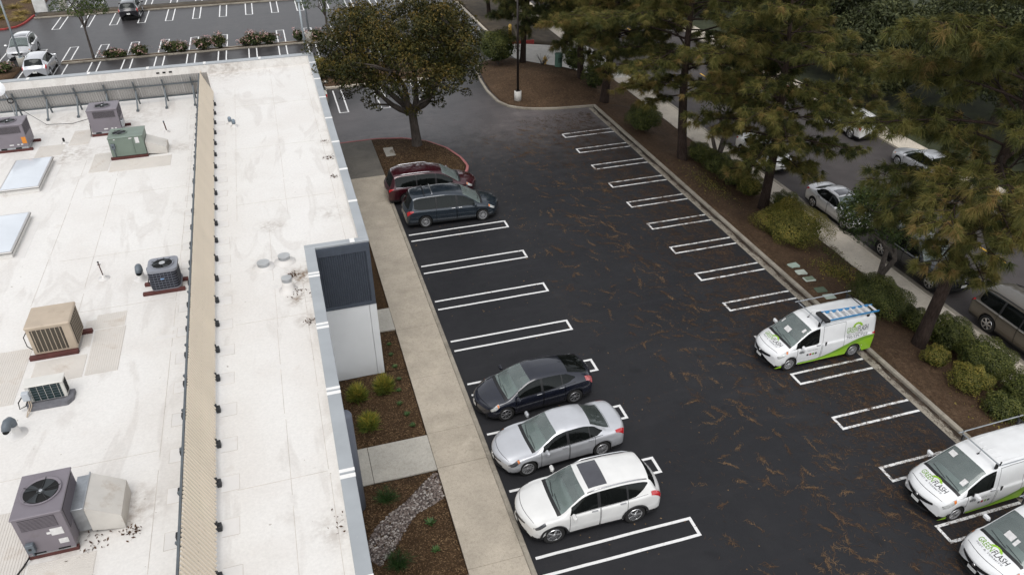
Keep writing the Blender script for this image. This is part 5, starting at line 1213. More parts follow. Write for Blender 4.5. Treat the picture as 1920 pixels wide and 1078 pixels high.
# --- white service vans with green lettering
VB = Body(**VAN)
LIME = M('lime_green_vinyl', (0.27, 0.50, 0.025), 0.35, coat=0.6, var=0.05)
LIMED = M('darker_green_vinyl', (0.17, 0.33, 0.03), 0.35, coat=0.6, var=0.05)
INK = M('charcoal_vinyl_letter', (0.035, 0.035, 0.04), 0.45)
INKG = M('grey_vinyl_letter', (0.22, 0.22, 0.23), 0.45)
TEXTS = {}
def text_pts(s, size=1.0, sx=1.0):
    if (s, size, sx) in TEXTS: return TEXTS[s, size, sx]
    cu = bpy.data.curves.new('letters', 'FONT'); cu.body = s; cu.size = size; cu.resolution_u = 2; cu.offset = 0.006 * size
    o = bpy.data.objects.new('letters', cu); COL.objects.link(o); dg = bpy.context.evaluated_depsgraph_get(); dg.update()
    me = bpy.data.meshes.new_from_object(o.evaluated_get(dg)); V = np.array([v.co[:2] for v in me.vertices]); F = [tuple(p.vertices) for p in me.polygons]
    bpy.data.objects.remove(o); bpy.data.curves.remove(cu); bpy.data.meshes.remove(me); V[:, 0] *= sx; TEXTS[s, size, sx] = (V, F); return V, F
VD = np.linspace(0.4, 6, 160)
def on_side(x, z, off=0.006):
    a = VB.S(np.full_like(VD, x), VD); zz = a[2]; k = VD < 4.3; y = float(np.interp(z, zz[k], a[1][k])); return (x, -(y + off), z)
def on_hood(x, y, off=0.007):
    a = VB.S(np.full_like(VD, x), VD); k = VD > 2.9; z = float(np.interp(abs(y), a[1][k][::-1], a[2][k][::-1])); xx = float(np.interp(abs(y), a[1][k][::-1], a[0][k][::-1])); return (xx - 0.002, y, z + off)
def decal(name, V, F, fn, mat, parent):
    m = MB(); m.v = [fn(*p) for p in V]; m.f = F; return m.build(name, mat, parent)
def arc_shape(w_, h_):
    """rising-sun half ring with rays"""
    V = []; F = []
    for k in range(17):
        a = math.pi * k / 16; o_ = 1.0 if k % 2 == 0 else 0.86; V += [(w_ * o_ * math.cos(a), h_ * o_ * math.sin(a)), (w_ * 0.50 * math.cos(a), h_ * 0.50 * math.sin(a))]
    return np.array(V), [(2 * k, 2 * k + 2, 2 * k + 3, 2 * k + 1) for k in range(16)]
def lettering(t):
    # side sweep: lime with darker upper edge
    for (nm, lo, hi, mat, of) in (('green_sweep', lambda x: 0.235, lambda x: 0.30 + 0.62 * smooth((x - 1.75) / 2.6) ** 1.15, LIME, 0.005), ('dark_sweep', lambda x: 0.285 + 0.56 * smooth((x - 1.85) / 2.7) ** 1.15, lambda x: 0.31 + 0.655 * smooth((x - 1.70) / 2.6) ** 1.12, LIMED, 0.008)):
        P = []
        for x in np.linspace(1.22, 4.62, 40):
            base = float(VB.arch(np.array([x]))[0]) + 0.012; l0 = max(lo(x), base); h0 = max(hi(x), l0 + 0.002)
            P.append([on_side(x, l0 + (h0 - l0) * k / 4, of) for k in range(5)])
        MB().grid(P).build(nm, mat, t, True)
    P = [[on_side(x, z, 0.005) for z in np.linspace(0.235, 0.235 + 0.10 * (x - 0.18) / 0.3, 3)] for x in np.linspace(0.2, 0.49, 5)]
    MB().grid(P).build('green_sweep', LIME, t, True)
    x0 = 3.28
    for (s, mat, dx, wd_) in (('GREEN', LIMED, 0.0, 0.50), ('FLASH', INK, 0.52, 0.48)):
        V, F = text_pts(s, 0.34, 1.0); V = V * [wd_ / V[:, 0].max(), 1]; decal('lettering', V + [x0 + dx, 1.215], F, on_side, mat, t)
    V, F = arc_shape(0.24, 0.19); decal('sun_logo', V + [x0 + 0.50, 1.445], F, lambda x, z: on_side(x, z, 0.007), LIME, t)
    V, F = text_pts('PEST & TERMITE', 0.085, 1.2); decal('lettering', V + [x0 + 0.05, 1.115], F, on_side, INKG, t)
    V, F = text_pts('760-539-7337', 0.145, 1.0); V = V * [0.98 / V[:, 0].max(), 1]; decal('phone_number', V + [x0 + 0.02, 0.985], F, on_side, INK, t)
    V, F = text_pts('486', 0.17, 1.0); decal('fleet_number', V + [1.16, 0.76], F, on_side, INK, t)
    V, F = text_pts('LIKE US ON', 0.07, 1.2); decal('lettering', V + [1.56, 0.80], F, on_side, INKG, t)
    for k, mm in enumerate((INK, REDL, LIMED, INK)):
        a = np.linspace(0, 2 * math.pi, 13)[:-1]; decal('social_icon', np.c_[1.58 + 0.125 * k + 0.05 * np.cos(a), 0.64 + 0.05 * np.sin(a)], [tuple(range(12))], on_side, mm, t)
    # hood: reads from in front of the van
    def hood(tx, ty): return on_hood(0.40 + ty, -tx)
    for (s, mat, dx, wd_) in (('GREEN', LIMED, -0.50, 0.50), ('FLASH', INK, 0.02, 0.48)):
        V, F = text_pts(s, 0.26, 1.0); V = V * [wd_ / V[:, 0].max(), 1]; decal('lettering', V + [dx, 0.02], F, hood, mat, t)
    V, F = arc_shape(0.20, 0.12); decal('sun_logo', V + [0.02, 0.205], F, lambda a, b_: on_hood(0.40 + b_, -a, 0.009), LIME, t)
    V, F = text_pts('PEST & TERMITE', 0.07, 1.0); V = V * [0.92 / V[:, 0].max(), 1]; decal('lettering', V + [-0.46, -0.07], F, hood, INKG, t)
def rack(t, ladder=False):
    zt = 1.85; r = thing('dummy', 'x', 'x'); bpy.data.objects.remove(r)
    for x in (1.98, 4.22):
        MB().tube([(x, -0.74, zt + 0.12), (x, 0.74, zt + 0.12)], 0.022, 6).build('rack_crossbar', STEEL if x < 3 else BLACK, t)
        for sd in (1, -1):
            MB().box(x - 0.05, x + 0.05, sd * 0.66 - 0.03, sd * 0.66 + 0.03, zt - 0.09, zt + 0.12, 0.01).build('rack_foot', BLACK, t); MB().bar((x, sd * 0.73, zt + 0.12), (x + 0.02, sd * 0.73, zt + 0.26), 0.03).build('rack_stop', BLACK, t)
    MB().tube([(1.80, 0.73, zt + 0.20), (4.40, 0.73, zt + 0.20)], 0.022, 6).build('rack_rail', STEEL, t)
    MB().tube([(1.98, -0.73, zt + 0.10), (4.22, -0.73, zt + 0.10)], 0.018, 6).build('rack_rail', STEEL, t)
    MB().tube([(1.95, 0, 1.79), (2.10, 0.02, 1.97)], 0.006, 5).build('antenna', BLACK, t); MB().box(1.90, 2.0, -0.025, 0.025, 1.775, 1.80, 0.01).build('antenna_base', BLACK, t)
    for k in range(-3, 4): MB().box(2.3, 4.3, k * 0.17 - 0.012, k * 0.17 + 0.012, zt - 0.04, zt - 0.006 - 0.008 * abs(k)).build('roof_rib', VANW, t)
def make_van(label, loc, head, stickers):
    t = build_car('service_van', label, 'van', VB, VANW, loc, head, 'cover', 'white lettered service vans', doors=((1.10, 2.18),), panes=((1.02, 2.06),), handles=((2.03, 0),), tail=(4.52, 4.70, 1.85, 3.0), grille=(0.52, 0.575, 0.715), intake=(0.48, 0.27, 0.36),
        lampv=(1.60, 3.55), lampx=(0.05, 0.64), plate=(0.42, 0.50), mirror=(1.22, 2.98), interior=INTERIORD)
    for sd in (1, -1):
        # sliding door outline and rail
        for x in (2.22, 3.20): VB.patch(x, x + 0.012, 0.25, 3.95, sd, 0.003, 1, 20).build('door_seam', DARKIN, t)
        VB.patch(2.23, 3.20, 3.90, 3.93, sd, 0.003, 12, 1).build('door_seam', DARKIN, t); VB.patch(3.25, 4.45, 2.30, 2.36, sd, 0.006, 12, 1).build('slide_track', BLACK, t)
        p = VB.pt(2.36, 2.45, sd, 0.012); MB().box(p[0] - 0.035, p[0] + 0.035, p[1] - 0.014, p[1] + 0.014, p[2] - 0.09, p[2] + 0.09, 0.008).build('slide_handle', BLACK, t)
    for (x, y0, y1, dz) in stickers:
        P = []
        for u in (0, 0.5, 1):
            row = []
            for xx in (x, x + 0.16):
                y_ = y0 + (y1 - y0) * u; a = VB.S(np.full_like(VD, xx), VD); k = VD > 4; row.append((float(np.interp(abs(y_), a[1][k][::-1], a[0][k][::-1])) - 0.01, y_, float(np.interp(abs(y_), a[1][k][::-1], a[2][k][::-1])) + 0.012))
            P.append(row)
        MB().grid(P).build('windshield_sticker', LABEL, t)
    lettering(t); rack(t); return t
for nm in ('far', ):
    V1 = make_van('white service van carrying a blue ladder, reversed against the bank kerb', (18.62, 20.36), 180.5, ((1.05, -0.14, 0.16, 0), (1.35, -0.56, -0.46, 0), (1.15, 0.50, 0.58, 0)))
V2 = make_van('white service van without a ladder, showing its phone number partly', (19.28, 12.45), 181, ((1.35, 0.28, 0.52, 0), (0.98, -0.58, -0.44, 0)))
V3 = make_van('white service van cut off by the picture corner', (18.98, 9.80), 181, ((1.02, -0.05, 0.22, 0), (1.0, -0.20, -0.10, 0)))
# ladder on the first van
LB = M('blue_fibreglass', (0.035, 0.22, 0.46), 0.45, coat=0.3, var=0.1)
t = thing('ladder', 'blue fibreglass step ladder with pale rungs lying on a van roof rack', 'ladder', (18.34, 20.38, 0), math.radians(0.5))
for (y0, y1) in ((-0.80, -0.78), (-0.22, -0.36)):
    MB().bar((0.15, y0 + 0.04, 2.03), (2.50, y1, 2.03), 0.028, 0.07, 0.005).build('rail', LB, t)
for k in range(8): MB().bar((0.34 + 0.29 * k, -0.76, 2.035), (0.34 + 0.29 * k, -0.24 - 0.016 * k, 2.035), 0.10, 0.03, 0.004).build('rung', M('pale_aluminium_rung', (0.70, 0.70, 0.70), 0.5, 0.1), t)
for k in range(7): MB().box(0.40 + 0.29 * k, 0.54 + 0.29 * k, -0.34 - 0.012 * k, -0.26 - 0.012 * k, 2.03, 2.085).build('step_gusset', LB, t)
MB().box(0.02, 0.24, -0.84, -0.18, 1.98, 2.10, 0.02).build('top_cap', BLACK, t)

# --- street and far lot cars
GEN_SED = dict(doors=((1.42, 2.42), (2.45, 3.36)), panes=((1.46, 2.36), (2.45, 3.18), (3.22, 3.70)), handles=((2.26, 0), (3.20, 1)), trunk=(4.0,), tail=(4.20, 4.60, 1.6, 3.4), grille=(0.34, 0.52, 0.62), intake=(0.5, 0.28, 0.42), plate=(0.44, 0.52))
GEN_SUV = dict(doors=((1.42, 2.40), (2.43, 3.30)), panes=((1.42, 2.33), (2.43, 3.28), (3.34, 4.04)), handles=((2.22, 0), (3.14, 1)), tail=(4.18, 4.57, 1.5, 3.4), grille=(0.42, 0.62, 0.80), intake=(0.56, 0.36, 0.54), plate=(0.50, 0.60))
GEN_BIG = dict(doors=((1.95, 2.95), (2.98, 4.00)), panes=((1.98, 2.90), (2.98, 3.92), (4.02, 5.12)), handles=((2.78, 0), (3.82, 1)), tail=(5.30, 5.52, 1.9, 3.3), grille=(0.55, 0.80, 1.0), intake=(0.6, 0.44, 0.62), plate=(0.6, 0.7))
build_car('sedan_car', 'silver sedan with sunroof parked at the street kerb behind the green bush', 'car', Body(**SEDAN), SILVER2, (28.22, 31.15), 270, 'alloy', sunroof=(2.12, 2.70), z=-0.8, **GEN_SED)
build_car('sedan_car', 'white sedan at the street kerb mostly hidden behind a pine trunk', 'car', Body(**SEDAN), WHITE, (28.3, 38.9), 270, 'cover', z=-0.8, **GEN_SED)
build_car('pickup_truck', 'charcoal truck at the street kerb behind the leaning pine', 'truck', Body(**BIG), GREYP, (28.42, 25.3), 270, 'six', z=-0.8, **GEN_BIG)
build_car('large_suv', 'tan full size suv at the street kerb, cut off by the picture edge', 'suv', Body(**BIG), TANP, (28.45, 18.55), 270, 'six', rails=(2.5, 5.0, BLACK), z=-0.8, cladding=None, **GEN_BIG)
build_car('crossover_car', 'white car on the far side of the street by the yellow hydrant', 'car', Body(**SUV), WHITE, (36.6, 41.6), 90, 'alloy', z=-0.8, **GEN_SUV)
build_car('sedan_car', 'silver sedan across the street glimpsed through pine branches', 'car', Body(**SEDAN), SILVER, (36.6, 34.4), 90, 'cover', z=-0.8, **GEN_SED)
build_car('sedan_car', 'pale sedan across the street nearest the picture edge', 'car', Body(**SEDAN), SILVER2, (36.6, 27.6), 90, 'cover', z=-0.8, **GEN_SED)
build_car('sedan_car', 'white car beyond the driveway glimpsed between pine branches', 'car', Body(**SEDAN), WHITE, (28.2, 72.5), 270, 'cover', z=-0.8, **GEN_SED)
build_car('crossover_car', 'white crossover facing the camera in the far lot beside the lamp post', 'car', Body(**SUV), SILVER2, (-20.65, 75.6), 270, 'dark', rails=(2.0, 4.0, BLACK), sunroof=(2.1, 2.9), **GEN_SUV)
build_car('hatchback_car', 'silver hatchback seen from behind just beyond the far coping', 'car', Body(**SUV), SILVER, (-18.3, 71.9 - 1.9), 90, 'alloy', **GEN_SUV)
build_car('crossover_car', 'black crossover seen from behind in the far lot row', 'car', Body(**SUV), BLACKP, (-13.25, 87.3), 90, 'alloy', rails=(2.0, 4.0, BLACK), **GEN_SUV)
build_car('sedan_car', 'old tan sedan whose tail shows past the roof corner', 'car', Body(**SEDAN), TAN2, (2.05, 56.8), 90, 'cover', **dict(GEN_SED, tail=(4.36, 4.62, 2.0, 3.6)))

# ------------------------------------------------------------------ vegetation
BARKP = m_bark('pine_bark', (0.018, 0.012, 0.010), (0.060, 0.042, 0.034))
BARKF = m_bark('grey_brown_bark', (0.052, 0.043, 0.037), (0.135, 0.115, 0.10))
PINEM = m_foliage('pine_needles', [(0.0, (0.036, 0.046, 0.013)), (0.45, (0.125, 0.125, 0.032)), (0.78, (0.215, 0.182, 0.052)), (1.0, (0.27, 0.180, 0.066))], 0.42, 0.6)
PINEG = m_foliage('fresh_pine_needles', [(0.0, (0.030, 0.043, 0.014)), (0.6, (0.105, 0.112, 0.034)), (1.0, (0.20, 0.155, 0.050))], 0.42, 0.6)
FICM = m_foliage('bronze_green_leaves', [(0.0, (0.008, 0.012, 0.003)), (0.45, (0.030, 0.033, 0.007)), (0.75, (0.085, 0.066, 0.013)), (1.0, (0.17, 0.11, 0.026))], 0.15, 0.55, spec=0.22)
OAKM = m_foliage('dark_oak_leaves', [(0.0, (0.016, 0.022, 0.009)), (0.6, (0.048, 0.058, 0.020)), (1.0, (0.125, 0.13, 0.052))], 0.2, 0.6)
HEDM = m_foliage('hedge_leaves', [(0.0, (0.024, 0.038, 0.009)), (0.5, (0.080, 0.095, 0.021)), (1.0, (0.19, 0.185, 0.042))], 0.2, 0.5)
YELM = m_foliage('yellow_green_leaves', [(0.0, (0.05, 0.064, 0.012)), (0.5, (0.155, 0.150, 0.028)), (1.0, (0.34, 0.25, 0.055))], 0.25, 0.55)
LIGM = m_foliage('light_green_leaves', [(0.0, (0.03, 0.055, 0.014)), (0.6, (0.080, 0.115, 0.026)), (1.0, (0.16, 0.17, 0.045))], 0.3, 0.5)
LIGD = m_foliage('mid_green_leaves', [(0.0, (0.018, 0.034, 0.010)), (0.6, (0.058, 0.085, 0.020)), (1.0, (0.14, 0.16, 0.04))], 0.25, 0.5)
PINKM = m_foliage('rose_shrub_leaves', [(0.0, (0.03, 0.045, 0.014)), (0.52, (0.085, 0.095, 0.03)), (0.66, (0.14, 0.11, 0.05)), (0.70, (0.46, 0.24, 0.23)), (1.0, (0.60, 0.44, 0.42))], 0.2, 0.6)
STRAW = m_foliage('straw_grass', [(0.0, (0.12, 0.10, 0.03)), (0.5, (0.30, 0.22, 0.07)), (1.0, (0.48, 0.36, 0.15))], 0.25, 0.7)
SUCC = m_foliage('succulent_leaves', [(0.0, (0.02, 0.045, 0.012)), (0.6, (0.055, 0.105, 0.03)), (1.0, (0.11, 0.16, 0.05))], 0.15, 0.45)
FIRE = m_foliage('fire_stick_stems', [(0.0, (0.07, 0.11, 0.025)), (0.4, (0.20, 0.22, 0.04)), (0.75, (0.48, 0.36, 0.06)), (1.0, (0.55, 0.27, 0.07))], 0.2, 0.5)

def unit(a): return a / (np.linalg.norm(a, axis=-1, keepdims=True) + 1e-9)
def leaf_mesh(name, C, size, mat, tint, rng, up=0.5, aspect=0.45, droop=0.0, N=None, nw=1.2):
    n = len(C); nrm = unit(rng.normal(0, 1, (n, 3)) + [0, 0, up * 2]) if N is None else unit(N * nw + rng.normal(0, 0.6, (n, 3)) + [0, 0, up]); d = unit(np.cross(nrm, rng.normal(0, 1, (n, 3)))); d[:, 2] -= droop; d = unit(d); e = np.cross(nrm, d)
    s = (size * rng.uniform(0.65, 1.35, n))[:, None]
    fold = nrm * s * 0.12
    V = np.stack([C - d * s * 0.5, C + e * s * aspect * 0.5 + fold, C + d * s * 0.55, C - e * s * aspect * 0.5 + fold], 1).reshape(-1, 3)
    return np_mesh(name, V, np.arange(4 * n).reshape(-1, 4), mat, np.repeat(np.clip(tint, 0, 1), 4))
def needle_mesh(name, C, D, tt, per, ln, wd, mat, rng, spread=0.9, droop=0.35):
    """needle sprays: C tuft centres, D axis, tt tint"""
    n = len(C); d = unit(np.repeat(D, per, 0) * 0.75 + unit(rng.normal(0, 1, (n * per, 3))) * spread + [0, 0, -droop]); b = np.repeat(C, per, 0) + rng.normal(0, 0.03, (n * per, 3))
    l = (ln * rng.uniform(0.6, 1.25, n * per))[:, None]; s = unit(np.cross(d, rng.normal(0, 1, d.shape))) * wd * 0.5
    tip = b + d * l; tip[:, 2] -= (l[:, 0] ** 2) * 0.9 * droop
    V = np.stack([b - s, b + s, tip], 1).reshape(-1, 3); t = np.clip(np.repeat(tt, per) + rng.normal(0, 0.12, n * per), 0, 1)
    return np_mesh(name, V, np.arange(3 * n * per).reshape(-1, 3), mat, np.repeat(t, 3))

def pine_meshes(seed, H, cb, R, mat, nl=46, lean=(0.0, 0.0), r0=0.30, per=34, wd=0.021):
    rng = np.random.default_rng(seed); m = MB(); C = []; D = []; T = []
    N = 14; ph = rng.uniform(0, 6)
    axis = [Vector((lean[0] * (k / N) ** 1.2 + 0.26 * math.sin(ph + 4.0 * k / N), lean[1] * (k / N) + 0.22 * math.cos(ph + 3.3 * k / N) - 0.22 * math.cos(ph), H * k / N)) for k in range(N + 1)]
    off = axis[0].copy(); off.z = 0; axis = [a - off for a in axis]
    m.tube([(axis[0].x, axis[0].y, -0.5)] + [tuple(a) for a in axis], [r0 * 1.35] + [r0 * (1.15 if k == 0 else 1.0) * (1 - 0.88 * (k / N) ** 1.1) for k in range(N + 1)], 10)
    def at(z):
        f = min(N - 1e-6, max(0, z / H * N)); i = int(f); return axis[i].lerp(axis[i + 1], f - i)
    az = rng.uniform(0, 6.28)
    for k in range(nl):
        t = (k + rng.uniform(0, 0.9)) / nl; z = cb + (H - cb) * t; az += 2.4 + rng.normal(0, 0.5)
        prof = np.interp(t, [0, 0.15, 0.35, 0.6, 0.85, 1], [0.42, 0.72, 1.0, 0.85, 0.52, 0.14]); ln = R * prof * rng.uniform(0.68, 1.18)
        rise = rng.uniform(0.05, 0.35) + 0.5 * t; p0 = at(z); pts = []
        u = Vector((math.cos(az), math.sin(az), 0)); wv = Vector((-u.y, u.x, 0)); bend = rng.normal(0, 0.22)
        for i in range(6):
            f = i / 5; pts.append(p0 + u * ln * f + wv * ln * bend * f * f + Vector((0, 0, ln * (rise * f - 0.34 * f * f + 0.10 * f ** 3))))
        rb = max(0.025, 0.085 * (1 - 0.6 * t) * (0.5 + 0.5 * ln / R)); m.tube([tuple(p) for p in pts], [rb * (1 - 0.82 * i / 5) for i in range(6)], 5, False)
        brown = rng.normal(0.38, 0.12)
        def lp(f): g = f * 5; i = min(4, int(g)); return pts[i].lerp(pts[i + 1], g - i)
        ns = int(5 + ln * 2.5)
        for s in range(ns):
            f = 0.24 + 0.76 * (s + rng.uniform(0, 1)) / ns; q0 = lp(min(1, f)); sg = 1 if s % 2 else -1; L2 = (0.35 + 0.30 * ln * (1 - 0.55 * f)) * rng.uniform(0.7, 1.2)
            dv = (u * (0.55 + 0.5 * f) + wv * sg * rng.uniform(0.4, 1.0) + Vector((0, 0, rng.uniform(-0.18, 0.42)))).normalized()
            q1 = q0 + dv * L2 + Vector((0, 0, -0.06 * L2)); m.tube([tuple(q0), tuple(q0.lerp(q1, 0.5) + Vector((0, 0, 0.04))), tuple(q1)], [0.020, 0.015, 0.007], 4, False)
            nt_ = max(2, int(L2 / 0.19))
            for w_ in range(nt_):
                g = 0.25 + 0.75 * (w_ + rng.uniform(0, 1)) / nt_; c = q0.lerp(q1, g) + Vector(rng.normal(0, 0.055, 3)); C.append(tuple(c)); dd = (dv + Vector(rng.normal(0, 0.40, 3)) + Vector((0, 0, 0.25))).normalized(); D.append(tuple(dd))
                T.append(brown + rng.normal(0, 0.24) + 0.22 * (f - 0.5))
    cr = needle_mesh('crown', np.array(C), np.array(D), np.array(T), per, 0.36, wd, mat, rng, 0.80, 0.55)
    return m.mesh('trunk', BARKP, True), cr
def plant_tree(name, label, cat, loc, tm, cm, rz=0.0, sc=(1, 1, 1), group=None):
    t = thing(name, label, cat, loc, rz, group); t.scale = sc; put('trunk', tm, t); put('crown', cm, t); return t

P1 = pine_meshes(3, 17.0, 4.3, 5.0, PINEM, 64, (0.7, -0.3), 0.27, 66, 0.021)
P2 = pine_meshes(8, 15.0, 3.0, 4.6, PINEM, 64, (-0.4, 0.5), 0.28, 66, 0.025)
P3 = pine_meshes(15, 14.0, 2.8, 4.4, PINEG, 58, (0.3, 0.2), 0.26, 62, 0.029)
G_ = 'pines along the bank'
plant_tree('pine_tree', 'tall pine leaning over the street beside the ladder van', 'tree', (23.55, 19.7, zbank(23.55, 19.7)), P1[0], P1[1], 0.4, group=G_)
plant_tree('pine_tree', 'pine with dark trunk between the clipped bush and the sidewalk hedge', 'tree', (24.35, 32.7, zbank(24.35, 32.7)), P2[0], P2[1], 1.0, (1.0, 1.0, 0.9), group=G_)
plant_tree('pine_tree', 'broad pine rising behind the middle of the stall row', 'tree', (22.75, 39.3, zbank(22.75, 39.3)), P1[0], P1[1], 2.9, (1.12, 1.12, 0.86), group=G_)
plant_tree('pine_tree', 'pine nearest the lot corner beside the dark mound bush', 'tree', (21.9, 49.7, zbank(21.9, 49.7)), P2[0], P2[1], 2.2, (1.1, 1.1, 0.95), group=G_)
plant_tree('pine_tree', 'pine with pale trunk foot behind the mulch mound', 'tree', (21.9, 54.4, zbank(21.9, 54.4)), P3[0], P3[1], 0.5, group=G_)
plant_tree('pine_tree', 'forked pine at the driveway mouth beside the dark lamp post', 'tree', (19.05, 60.1, 0.3), P3[0], P3[1], 3.6, (0.9, 0.9, 1), group=G_)
plant_tree('pine_tree', 'pine standing by the street beyond the green cabinet', 'tree', (24.0, 63.5, -0.6), P3[0], P3[1], 5.1, (0.85, 0.85, 0.9), group=G_)
plant_tree('pine_tree', 'small pine beyond the yellow bollard at the top', 'tree', (20.6, 76.0, 0.1), P3[0], P3[1], 1.4, (0.8, 0.8, 0.75), group=G_)
plant_tree('pine_tree', 'pine at the upper picture edge between driveway and street', 'tree', (22.6, 70.0, -0.2), P2[0], P2[1], 4.0, (0.8, 0.8, 0.9), group=G_)

def clump_crown(rng, centers, radii, per, size, mat, flat=0.75, bias=None, up=0.6, aspect=0.45):
    C = []; T = []; NN = []
    for c, r in zip(centers, radii):
        n = int(per * (r ** 2)); d = unit(rng.normal(0, 1, (n, 3))); q = d * (r * rng.uniform(0.55, 1.08, n) ** 0.6)[:, None]; q[:, 2] *= flat
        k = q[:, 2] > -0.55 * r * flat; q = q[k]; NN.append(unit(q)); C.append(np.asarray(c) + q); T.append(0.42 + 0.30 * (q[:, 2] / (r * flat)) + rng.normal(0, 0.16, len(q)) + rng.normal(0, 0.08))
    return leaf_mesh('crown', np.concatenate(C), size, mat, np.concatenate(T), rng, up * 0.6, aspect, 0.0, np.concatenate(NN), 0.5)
def broad_tree(name, label, loc, seed, H, trunk_h, R, Rz, mat, ncl, rcl, per, size, bark=BARKF, r0=0.22, low=-0.45, group=None, nlimb=7, squash=0.75, gap=0.0, trunks=1, ctr=(0, 0)):
    rng = np.random.default_rng(seed); t = thing(name, label, 'tree', loc, 0, group); m = MB(); cz = H - Rz
    cen = []
    while len(cen) < ncl:
        d = unit(rng.normal(0, 1, 3)); 
        if d[2] < low: continue
        rr = rng.uniform(0.62, 1.0) ** 0.7; p = np.array([ctr[0] + d[0] * R * rr, ctr[1] + d[1] * R * rr, cz + d[2] * Rz * rr])
        if gap and math.sin(p[0] * 1.9 + seed) * math.sin(p[1] * 1.7) * math.sin(p[2] * 2.1 + 1) > 1 - gap: continue
        cen.append(p)
    for q in range(trunks):
        a = 2.1 * q + seed; fx, fy = (0.5 * math.cos(a), 0.5 * math.sin(a)) if trunks > 1 else (0, 0)
        m.tube([(0, 0, -0.4), (fx * 0.2, fy * 0.2, trunk_h * 0.4), (fx, fy, trunk_h)], [r0 * 1.35, r0, r0 * 0.8], 10, False)
    for k in range(nlimb):
        p = cen[(k * 7) % ncl] * np.array([0.85, 0.85, 1.0]); fx = 0.5 * math.cos(2.1 * (k % trunks) + seed) if trunks > 1 else 0; fy = 0.5 * math.sin(2.1 * (k % trunks) + seed) if trunks > 1 else 0
        s = np.array([fx, fy, trunk_h * 0.97]); mid = s * 0.5 + p * 0.5 + np.array([rng.normal(0, 0.25), rng.normal(0, 0.25), 0.15 * R])
        m.tube([tuple(s), tuple(s * 0.6 + mid * 0.4 + [0, 0, 0.05 * R]), tuple(mid), tuple(p)], [r0 * 0.62, r0 * 0.48, r0 * 0.32, r0 * 0.10], 7, False)
        for j in range(3):
            p2 = cen[(k * 7 + j * 5 + 3) % ncl]; m.tube([tuple(mid), tuple((mid + p2) / 2 + [0, 0, 0.1]), tuple(p2)], [r0 * 0.24, r0 * 0.16, r0 * 0.05], 5, False)
    put('trunk', m.mesh('trunk', bark, True), t)
    put('crown', clump_crown(rng, cen, rng.uniform(*rcl, ncl), per, size, mat, squash), t); return t

def fig_tree():
    rng = np.random.default_rng(23); t = thing('fig_tree', 'large round crowned bronze green tree on the pink kerbed island', 'tree', (7.5, 45.7, 0.15)); m = MB()
    cen = []; tries = 0
    while len(cen) < 104 and tries < 9000:
        tries += 1; d = unit(rng.normal(0, 1, 3))
        if d[2] < -0.52: continue
        rr = rng.uniform(0.35, 1.0) ** 0.6; p = np.array([-0.25 + d[0] * 4.75 * rr, 0.4 + d[1] * 4.6 * rr, 5.55 + d[2] * (3.35 if d[2] > 0 else 2.2) * rr])
        if any(np.linalg.norm(p - c) < 0.72 for c in cen): continue
        if math.sin(p[0] * 1.7 + 0.6) * math.sin(p[1] * 1.6 + 1.1) > 0.72 and rr > 0.8: continue
        cen.append(p)
    rad = list(rng.uniform(0.75, 1.2, len(cen)))
    for k in range(16):
        d = unit(rng.normal(0, 1, 3)); d[2] = abs(d[2]) * 0.8; cen.append(np.array([-0.25 + d[0] * 5.35, 0.4 + d[1] * 5.1, 5.6 + d[2] * 3.7])); rad.append(rng.uniform(0.5, 0.85))
    for k in range(15):
        a = 2.4 * k + 0.4; r = rng.uniform(2.0, 4.4); cen.append(np.array([-0.3 + r * math.cos(a), 0.2 + r * math.sin(a), rng.uniform(2.7, 3.9)])); rad.append(rng.uniform(0.32, 0.58))
    m.tube([(0, 0, -0.4), (-0.03, 0, 0.5), (-0.10, 0.03, 1.5), (-0.16, 0.06, 2.35)], [0.38, 0.30, 0.26, 0.26], 12, False)
    nodes = []
    for k in range(8):
        a = 2 * math.pi * k / 8 + 0.35; R_ = rng.uniform(2.6, 3.8); zt = rng.uniform(4.3, 6.6); s = np.array([-0.16, 0.06, 2.2]); e = np.array([R_ * math.cos(a) - 0.2, R_ * math.sin(a) + 0.3, zt]); pts = []
        for i in range(7):
            g = i / 6; pts.append(s + (e - s) * g + np.array([0.18 * math.sin(5 * g + k), 0.18 * math.cos(4 * g + 2 * k), 0.55 * math.sin(math.pi * g) * (0.4 if k % 2 else -0.5)]))
        m.tube([tuple(p) for p in pts], [0.20 - 0.145 * i / 6 for i in range(7)], 8, False); nodes += [(p, 0.20 - 0.145 * i / 6) for i, p in enumerate(pts)][2:]
    for c in cen:
        p, r = min(nodes, key=lambda n_: np.linalg.norm(n_[0] - c) + 0.4 * max(0, n_[0][2] - c[2])); mid = (p + c) / 2 + np.array([rng.normal(0, 0.12), rng.normal(0, 0.12), 0.10])
        m.tube([tuple(p), tuple(mid), tuple(c)], [min(r, 0.075), 0.05, 0.015], 6, False)
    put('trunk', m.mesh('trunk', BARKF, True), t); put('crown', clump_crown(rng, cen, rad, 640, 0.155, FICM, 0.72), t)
fig_tree()
broad_tree('street_tree', 'low leafy green tree with forked trunk over the sidewalk', (25.3, 24.4, -0.62), 5, 4.3, 1.7, 1.9, 1.4, LIGD, 52, (0.4, 0.68), 800, 0.12, r0=0.13, nlimb=6, gap=0.2, trunks=2, ctr=(0.6, 1.1))
broad_tree('street_tree', 'small dark tree with splayed stems next to the broad pine', (24.6, 38.3, -0.5), 9, 5.2, 2.0, 1.5, 1.3, HEDM, 26, (0.4, 0.7), 300, 0.15, r0=0.13, nlimb=5, trunks=3, ctr=(0.8, 0.6))
k = 0
